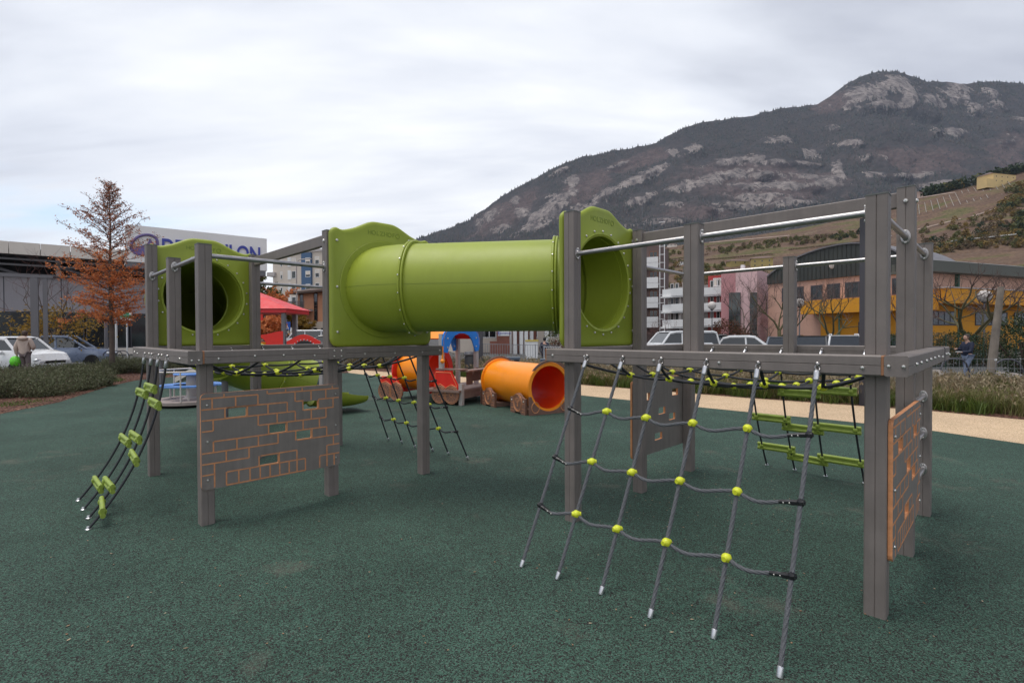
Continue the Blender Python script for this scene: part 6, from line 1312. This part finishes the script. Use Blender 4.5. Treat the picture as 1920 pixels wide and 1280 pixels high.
def treeblobs(name, specs, mats, lsz, per, label, cat='trees'):
    Qs = []; ids = []
    for (p, r_, rz, mi) in specs:
        k = per; P = nrg.normal(0, 1, (k, 3)); P /= np.linalg.norm(P, axis=1, keepdims=True); P *= nrg.uniform(.45, 1.0, (k, 1)); sx = nrg.uniform(.8, 1.2); P = P*np.array([r_*sx, r_, rz]); P[:, :2] *= (1-.25*P[:, 2:3]/rz); P += np.array([p.x, p.y, p.z+rz*.85])
        Qs.append(leafq(P, lsz*r_, lsz*r_*.6)); ids.append(np.full(k, mi))
    return fastquads(name, np.concatenate(Qs), mats, None, np.concatenate(ids), label=label, cat=cat, kind='stuff')
rg = random.Random(5); sp_ = []
def band(x0, y0, x1, y1, th, n, sz, mis):
    for _ in range(n):
        f = rg.random(); px = lerp(x0, x1, f); py = lerp(y0, y1, f)+rg.uniform(-th, th); p, v = hpix(px, py); s_ = sz*rg.uniform(.6, 1.25); sp_.append((p, s_, s_*rg.uniform(.8, 1.15), rg.choice(mis)))
# 0 dark evergreen, 1 olive, 2 golden brown, 3 dull brown
band(1180, 500, 1330, 520, 22, 110, 2.4, (1, 1, 3, 2)); band(1190, 560, 1420, 545, 18, 90, 1.7, (1, 3, 1)); band(1320, 519, 1470, 521, 7, 60, 1.9, (1, 3, 2)); band(1330, 474, 1620, 440, 6, 90, 2.2, (1, 1, 3)); band(1190, 478, 1330, 470, 6, 40, 2.2, (1, 3))
band(1490, 505, 1620, 470, 10, 40, 2.2, (1, 3)); band(1470, 490, 1620, 478, 4, 24, 1.8, (1,)); band(1320, 505, 1360, 500, 4, 12, 1.8, (1,)); band(1560, 450, 1620, 440, 5, 12, 2.6, (1, 0)); band(1730, 470, 1925, 425, 16, 120, 2.4, (1, 2, 3, 3, 0)); band(1720, 440, 1925, 395, 10, 50, 2.2, (1, 3, 2)); band(1780, 460, 1925, 458, 8, 60, 2.2, (3, 2, 2, 1)); band(1870, 395, 1925, 370, 10, 26, 3.2, (1, 0, 2))
band(1735, 348, 1845, 336, 5, 34, 5.5, (0, 0, 1, 0)); band(1755, 358, 1800, 352, 4, 10, 4.2, (2, 1)); band(1840, 328, 1925, 318, 5, 18, 5.5, (0, 1, 0)); band(1890, 362, 1925, 356, 5, 8, 4.5, (1, 2)); band(1900, 440, 1930, 400, 18, 20, 3.2, (0, 1)); band(1440, 455, 1500, 448, 3, 14, 2.2, (1,)); band(1060, 545, 1190, 520, 14, 50, 2.4, (1, 3))
BRT = mk_leaf('dull_brown_tree', [(.12, .085, .05), (.16, .11, .06), (.09, .075, .045)], .8, .1); GOT = mk_leaf('golden_tree', [(.20, .12, .035), (.16, .12, .03), (.24, .15, .05)], .8, .1)
treeblobs('hillside_trees', sp_, [EVER, OLIVE, GOT, BRT], .55, 85, 'autumn trees and bushes scattered over the vineyard hillside')
# vineyard row posts: pale and dark strokes on the slope
m = MB(); dk = MB()
for k in range(15):
    xa = 1722+k*11.5; a, _ = hpix(xa, 384-k*3.6); b2, _ = hpix(xa+2+k*1.4, 402-k*3.0); P = [a.lerp(b2, f) for f in (0, .25, .5, .75, 1)]
    for q in P: q.z = q.z+.4
    m.tube(P, .28, 4)
m.build('vine_row_posts', mk('pale_posts', (.27, .25, .22), .8), None, label='pale rows of vineyard posts on the upper right slope', cat='vineyard', kind='stuff')
Q = []
for (x0, y0, x1, y1) in ((1325, 474, 1615, 436), (1325, 463, 1560, 440), (1200, 497, 1330, 478), (1325, 489, 1450, 478), (1480, 470, 1615, 455)):
    for k in range(70):
        f = k/70; p, v = hpix(lerp(x0, x1, f), lerp(y0, y1, f)); Q.append(p)
P = np.array([[p.x+rg.gauss(0, .3), p.y, p.z+.5] for p in Q for _ in range(26)]); P[:, 0] += nrg.uniform(-1.4, 1.4, len(P)); P[:, 2] += nrg.uniform(0, 1.1, len(P)); fastquads('vine_rows', leafq(P, .6, .35), [BRT], label='dark rows of bare vines along the terraces of the hill', cat='vineyard', kind='stuff')
def hillhouse(px, py, w_, h_, d_, label, mat, yaw=0, ext=0, wins=4):
    p, v = hpix(px, py); root = empty('hill_house', tuple(p), label, 'house'); X = Vector((math.cos(yaw), math.sin(yaw), 0)); Nr = Vector((X.y, -X.x, 0)); o = p-X*w_/2+ZV*-.5; m = MB(); rect_mb(m, o, X, Nr, 0, w_, -4, h_, -d_, 0)
    if ext: rect_mb(m, o, X, Nr, -ext, -.02, -4, h_*.45, -d_*.6, .3)
    m.build('wall', mat, root); m = MB(); e_ = .6; B_ = [o+X*a+Nr*b_+ZV*h_ for a, b_ in ((-e_, e_), (w_+e_, e_), (w_+e_, -d_-e_), (-e_, -d_-e_))]; R2_ = [o+X*(d_*.4)-Nr*d_/2+ZV*(h_+d_*.22), o+X*(w_-d_*.4)-Nr*d_/2+ZV*(h_+d_*.22)]
    m.add([q+ZV*.01 for q in B_]+R2_, [(0, 1, 5, 4), (1, 2, 5), (2, 3, 4, 5), (3, 0, 4), (3, 2, 1, 0)]); m.build('roof', mk('tile_roof', (.16, .105, .085), .8, var=.2, vs=.5), root)
    for k in range(wins):
        for z in ((h_*.62,) if h_ < 5 else (h_*.28, h_*.68)):
            a = w_*(k+.5)/wins; m = MB(); rect_mb(m, o, X, Nr, a-.45, a+.45, z, z+1.2, .0, .06); m.build('window', GLASS, root)
    return root
YELW = mk('yellow_render', (.60, .44, .20), .8, var=.08, vs=.2); YELD = mk('old_yellow_render', (.36, .28, .10), .8, var=.12, vs=.2)
hillhouse(1884, 346, 31, 11, 15, 'yellow villa with red roof high on the right hillside', YELW, R_(14), ext=9, wins=4)
hillhouse(1429, 503, 15, 8.2, 9, 'old yellow farmhouse on the hillside above the hall roof', YELD, R_(-20), wins=3); hillhouse(1388, 499, 16, 4.6, 7, 'long low outbuilding left of the old yellow farmhouse', YELD, R_(8), wins=2)
hillhouse(1722, 366, 9, 7, 8, 'small pale pink house behind the right end posts on the hill', mk('pale_house', (.45, .33, .28), .8), R_(-10), wins=2); hillhouse(1278, 497, 3.6, 3.2, 4, 'tiny white gabled house on the lower left hillside', WHITE, R_(10), wins=1); hillhouse(1262, 463, 9, 3.4, 6, 'low white farm building near the left top of the hillside', CREAM, R_(5), wins=2); hillhouse(1660, 446, 12, 3.2, 7, 'low tiled farm building behind the hall roof', BEI, R_(5), wins=2)
a, _ = hpix(1784, 459); b2, _ = hpix(1903, 447); root = empty('greenhouse', tuple(a), 'long white roofed shelter on the lower right hillside', 'greenhouse'); m = MB(); m.bar(a+ZV*2.6, b2+ZV*2.6, 3.0, .4, .05); m.build('roof', WHITE, root); m = MB(); [m.tube([a.lerp(b2, f)-ZV*.5, a.lerp(b2, f)+ZV*2.4], .12, 5) for f in (.05,)]; m.build('post', GREYM, root)
for f in (.3, .55, .8): m = MB(); m.tube([a.lerp(b2, f)-ZV*.5, a.lerp(b2, f)+ZV*2.4], .12, 5); m.build('post', GREYM, root)
# terrace walls and tracks
m = MB()
for (x0, y0, x1, y1) in ((1718, 373, 1790, 362), (1720, 432, 1800, 412), (1820, 408, 1890, 385), (1330, 456, 1480, 443)):
    P = []
    for k in range(13): p, v = hpix(lerp(x0, x1, k/12), lerp(y0, y1, k/12)); P.append(p+ZV*.5)
    m.tube(P, .75, 5)
m.build('terrace_tracks', mk('pale_track', (.40, .31, .25), .9, var=.2, vs=.2), kind='structure')
# ================================================================== mountain
mr_ = [(-400, 610), (300, 600), (560, 575), (640, 540), (720, 480), (785, 447), (810, 437), (850, 425), (880, 412), (915, 388), (950, 362), (985, 345), (1010, 330), (1050, 309), (1090, 295), (1130, 287), (1170, 280), (1230, 268), (1275, 243), (1320, 229), (1360, 225), (1410, 219), (1430, 212), (1480, 202), (1530, 197), (1555, 182), (1580, 163), (1610, 145), (1650, 136), (1690, 139), (1740, 152), (1790, 160), (1830, 155), (1870, 151), (1920, 158), (1990, 175), (2100, 185), (2300, 230), (2600, 260)]
crags = [(1600, 190, 30, 12, -.6), (1650, 200, 50, 8, 0), (1745, 190, 30, 12, .4), (1850, 175, 20, 8, .4), (1360, 330, 60, 10, -.1), (1440, 310, 40, 6, 0), (1500, 310, 50, 5, 0), (1290, 350, 50, 12, -.2), (1480, 385, 70, 8, 0), (1380, 385, 60, 8, 0), (1200, 375, 40, 12, -.4), (1130, 370, 30, 12, -.4), (1060, 370, 30, 10, -.5), (980, 400, 20, 14, -.5), (940, 430, 24, 8, -.3), (1000, 430, 40, 8, -.3), (1160, 310, 26, 6, -.3), (1560, 240, 20, 6, 0), (1640, 330, 30, 8, 0), (1760, 350, 40, 6, 0), (1900, 230, 20, 6, .3), (1625, 180, 55, 22, -.1), (1680, 165, 40, 22, .3), (1700, 185, 18, 20, 0), (1790, 178, 34, 24, .5), (1825, 205, 26, 14, .2), (1455, 270, 34, 10, -.1), (1515, 290, 38, 12, -.2), (1590, 273, 32, 8, 0), (1745, 251, 16, 9, .2), (1785, 253, 26, 13, -.2), (1262, 285, 22, 9, .2), (1300, 279, 22, 7, 0), (1220, 328, 42, 12, -.5), (1180, 345, 40, 8, -.4), (1073, 341, 18, 13, -.2), (1035, 392, 42, 20, -.6), (1095, 390, 40, 9, -.1), (1005, 410, 30, 14, -.6), (965, 375, 10, 10, 0), (920, 405, 18, 10, -.6), (898, 420, 6, 18, 0), (1050, 322, 22, 5, -.4), (1370, 305, 40, 9, -.1), (1410, 305, 22, 8, 0), (1335, 330, 30, 8, -.2), (1570, 325, 14, 34, .1), (1540, 345, 44, 12, 0), (1470, 350, 60, 9, .05), (1400, 352, 50, 10, 0), (1340, 340, 20, 12, .2), (1615, 300, 8, 6, 0), (1655, 300, 10, 10, 0), (1260, 385, 20, 5, 0), (1420, 370, 80, 6, 0), (1700, 330, 40, 5, 0), (1870, 200, 24, 8, .2), (1880, 265, 20, 6, 0), (1430, 330, 36, 7, 0), (1505, 335, 26, 7, .2), (1250, 415, 40, 6, 0), (1140, 430, 40, 5, -.2), (1340, 395, 30, 5, 0)]
brown = [(1420, 345, 190, 48, .05), (1200, 300, 90, 18, -.3), (950, 400, 90, 30, -.5), (1560, 195, 50, 18, -.4), (1720, 300, 120, 30, .1), (1880, 290, 60, 40, 0), (1300, 400, 90, 16, 0), (1100, 350, 60, 30, -.5)]
def field(px, py, L__):
    s_ = 0
    for cx_, cy_, rx, ry, tl in L__:
        dx, dy = px-cx_, py-cy_; c_, s2 = math.cos(tl), math.sin(tl); u = (dx*c_+dy*s2)/rx; v = (-dx*s2+dy*c_)/ry; d = u*u+v*v
        if d < 4: s_ = max(s_, math.exp(-d*1.0))
    return s_
cols = list(range(-400, 2600, 7)); NR = 110; VV = []; RK = []; BR = []
for j in range(NR):
    v = j/(NR-1)
    for px in cols:
        yr = interp(px, mr_); py = lerp(634, yr, v); Y = lerp(1000, 2600, v**1.1)
        p = S(px, py, Y); ro = field(px, py, crags); br = field(px, py, brown); amp = min(v*5, 1)*min((1-v)*6+.12, 1)
        rn = mnoise.ridged_multi_fractal(Vector((p.x*.0045, p.y*.0016, p.z*.003)), 1, 2.1, 5, 1, 2)-1.1
        g2 = fbm(p.x*.016, p.y*.006, p.z*.01, 5)
        p.y += (rn*45+g2*22)*amp-ro*30; p.z += (g2*9+(14 if v > .96 else 0)*0)*amp+fbm(px*.05, 3.3, 0, 4)*7*(v > .985)
        k_ = fbm(p.x*.02, p.z*.02, 7, 5); VV.append(p); RK.append(ro); BR.append(br)
n = len(cols); m = MB(); m.add(VV+[VV[(NR-1)*n+i]+Vector((0, 900, -260)) for i in range(n)], [(j*n+i, j*n+i+1, (j+1)*n+i+1, (j+1)*n+i) for j in range(NR) for i in range(n-1)])
MM = bpy.data.materials.new('mountain_ground'); MM.use_nodes = True; t = MM.node_tree; b = t.nodes['Principled BSDF']; b.inputs['Roughness'].default_value = .95; b.inputs['Specular IOR Level'].default_value = .05; n_ = t.nodes.new; l = t.links.new
g = n_('ShaderNodeTexCoord'); at = n_('ShaderNodeAttribute'); at.attribute_name = 'rock'; at2 = n_('ShaderNodeAttribute'); at2.attribute_name = 'brown'
def mixn(f, a, bb, mode='MIX'):
    x = n_('ShaderNodeMix'); x.data_type = 'RGBA'; x.blend_type = mode
    if isinstance(f, (int, float)): x.inputs[0].default_value = f
    else: l(f, x.inputs[0])
    for s_, k in ((a, 'A'), (bb, 'B')):
        if isinstance(s_, tuple): x.inputs[k].default_value = (*s_, 1)
        else: l(s_, x.inputs[k])
    return x.outputs['Result']
def nz(sc_, det=6, map_=(1, 1, 1), lo=.3, hi=.7, a=0, bq=1):
    mp2 = n_('ShaderNodeMapping'); mp2.inputs['Scale'].default_value = map_; l(g.outputs['Object'], mp2.inputs[0]); q = n_('ShaderNodeTexNoise'); q.inputs['Scale'].default_value = sc_; q.inputs['Detail'].default_value = det; q.inputs['Roughness'].default_value = .65; l(mp2.outputs[0], q.inputs['Vector']); r = n_('ShaderNodeMapRange'); r.inputs[1].default_value = lo; r.inputs[2].default_value = hi; r.inputs[3].default_value = a; r.inputs[4].default_value = bq; l(q.outputs[0], r.inputs[0]); return r.outputs[0]
def mth(op, a, bq, cl=False):
    x = n_('ShaderNodeMath'); x.operation = op; x.use_clamp = cl
    for i, s_ in enumerate((a, bq)):
        if isinstance(s_, (int, float)): x.inputs[i].default_value = s_
        else: l(s_, x.inputs[i])
    return x.outputs[0]
nA = nz(.010, 10, (1, .5, 1.3), 0, 1, -.5, .5); nB = nz(.035, 8, (1, .5, .45), 0, 1, -.5, .5)
mask = mth('MULTIPLY', mth('ADD', mth('ADD', mth('SUBTRACT', at.outputs['Fac'], .50), mth('MULTIPLY', nA, 1.5)), mth('MULTIPLY', nB, 2.2)), 14.0, True)
bmask = mth('MULTIPLY', mth('ADD', mth('SUBTRACT', at2.outputs['Fac'], .42), mth('MULTIPLY', nA, 1.6)), 4.0, True)
base = mixn(nz(.02), (.036, .038, .040), (.062, .052, .050)); base = mixn(bmask, base, mixn(nz(.03), (.066, .050, .050), (.105, .080, .074)))
rock = mixn(nz(.03, 9, (1, .5, .25), .35, .65), (.10, .088, .086), (.27, .235, .215)); rock = mixn(nz(.05, 6, (1, .5, .3), .54, .58), rock, (.065, .055, .055)); rock = mixn(nz(.11, 5, (.5, .3, 1.6), .56, .62), rock, (.08, .07, .066))
c_ = mixn(mask, base, rock); c_ = mixn(1.0, c_, nz(.06, 5, (1, 1, 1), .3, .7, .7, 1.3), 'MULTIPLY'); l(c_, b.inputs['Base Color'])
mo = m.build('mountain', MM, smooth=180, kind='structure')
for nm, arr in (('rock', RK), ('brown', BR)):
    a = mo.data.attributes.new(nm, 'FLOAT', 'POINT'); a.data.foreach_set('value', np.array(arr+[0]*n, dtype=np.float32))
# forest: small spruce and broadleaf shapes over everything that is not rock
V = np.array([list(p) for p in VV]).reshape(NR, n, 3); RKa = np.array(RK).reshape(NR, n); BRa = np.array(BR).reshape(NR, n)
lo_i = 150; NT = 46000; jj = NR-1-np.minimum((nrg.random(NT)**1.15)*(NR-12), NR-12); ii = nrg.uniform(150, n-60, NT); j0 = jj.astype(int).clip(0, NR-2); i0 = ii.astype(int).clip(0, n-2); fj = (jj-j0)[:, None].clip(0, 1); fi = (ii-i0)[:, None].clip(0, 1)
P = (V[j0, i0]*(1-fi)+V[j0, i0+1]*fi)*(1-fj)+(V[j0+1, i0]*(1-fi)+V[j0+1, i0+1]*fi)*fj; rk = RKa[j0, i0]; br = BRa[j0, i0]; rk = rk+np.array([.45*mnoise.noise(Vector((q[0]*.012, q[1]*.006, q[2]*.02))) for q in P]); keep = (rk < nrg.uniform(.35, .6, NT)) & (br*.75 < nrg.uniform(0, 1, NT)); P = P[keep]; br = br[keep]; NT = len(P)
h = nrg.uniform(6, 15, NT)*np.where(br > .4, .6, 1); rr = h*nrg.uniform(.24, .38, NT); ang = nrg.uniform(0, 1.5, NT); vs = np.zeros((NT, 5, 3)); vs[:, 0] = P+np.stack([np.zeros(NT), np.zeros(NT), h], 1)
for k in range(4): vs[:, k+1] = P+np.stack([np.cos(ang+k*np.pi/2)*rr, np.sin(ang+k*np.pi/2)*rr, -h*.1], 1)
me = bpy.data.meshes.new('mountain_forest'); me.vertices.add(NT*5); me.vertices.foreach_set('co', vs.astype(np.float32).ravel()); f = np.array([[0, 1, 2], [0, 2, 3], [0, 3, 4], [0, 4, 1]])[None]+np.arange(NT)[:, None, None]*5; me.loops.add(NT*12); me.loops.foreach_set('vertex_index', f.astype(np.int32).ravel()); me.polygons.add(NT*4); me.polygons.foreach_set('loop_start', np.arange(0, NT*12, 3, dtype=np.int32)); me.polygons.foreach_set('loop_total', np.full(NT*4, 3, dtype=np.int32)); me.update(calc_edges=True)
me.materials.append(mk_leaf('forest_crowns', [(.020, .027, .026), (.030, .036, .032), (.040, .042, .038), (.062, .048, .040), (.026, .032, .032)], .9, 0)); fo = bpy.data.objects.new('mountain_forest', me); COL.objects.link(fo); meta(fo, 'dark forest covering the slopes of the rocky mountain', 'forest', kind='stuff')
# power pylons on the mountain foot
for px, py, hh, lb in ((1204, 400, 34, 'thin lattice pylon on the mountain slope above the right deck, taller one'), (1226, 425, 28, 'thin lattice pylon on the mountain slope right of the taller pylon')):
    p = S(px, py, 1400); m = MB(); p.z -= hh*.5
    for dx in (-1.6, 1.6): m.tube([p+Vector((dx, 0, 0)), p+Vector((dx*.2, 0, hh))], .22, 4)
    for k in range(6): m.tube([p+Vector((-1.6*(1-k/7), 0, hh*k/6)), p+Vector((1.6*(1-k/7), 0, hh*(k+.8)/6))], .14, 4)
    for z in (.75, .9): m.tube([p+Vector((-4, 0, hh*z)), p+Vector((4, 0, hh*z))], .2, 4)
    m.build('pylon', GREYM, None, label=lb, cat='pylon')
# ================================================================== haze
m = MB(); m.bb(-4300, 6800, -340, 3900, -40, 1500); HZ = bpy.data.materials.new('haze'); HZ.use_nodes = True; t = HZ.node_tree; t.nodes.remove(t.nodes['Principled BSDF']); pv = t.nodes.new('ShaderNodeVolumePrincipled'); pv.inputs['Color'].default_value = (.66, .78, 1.0, 1); pv.inputs['Density'].default_value = .00005; pv.inputs['Anisotropy'].default_value = 0; t.links.new(pv.outputs[0], t.nodes['Material Output'].inputs['Volume'])
hz = m.build('haze', HZ, None, label='thin bluish autumn haze in front of the mountain', cat='haze', kind='stuff')
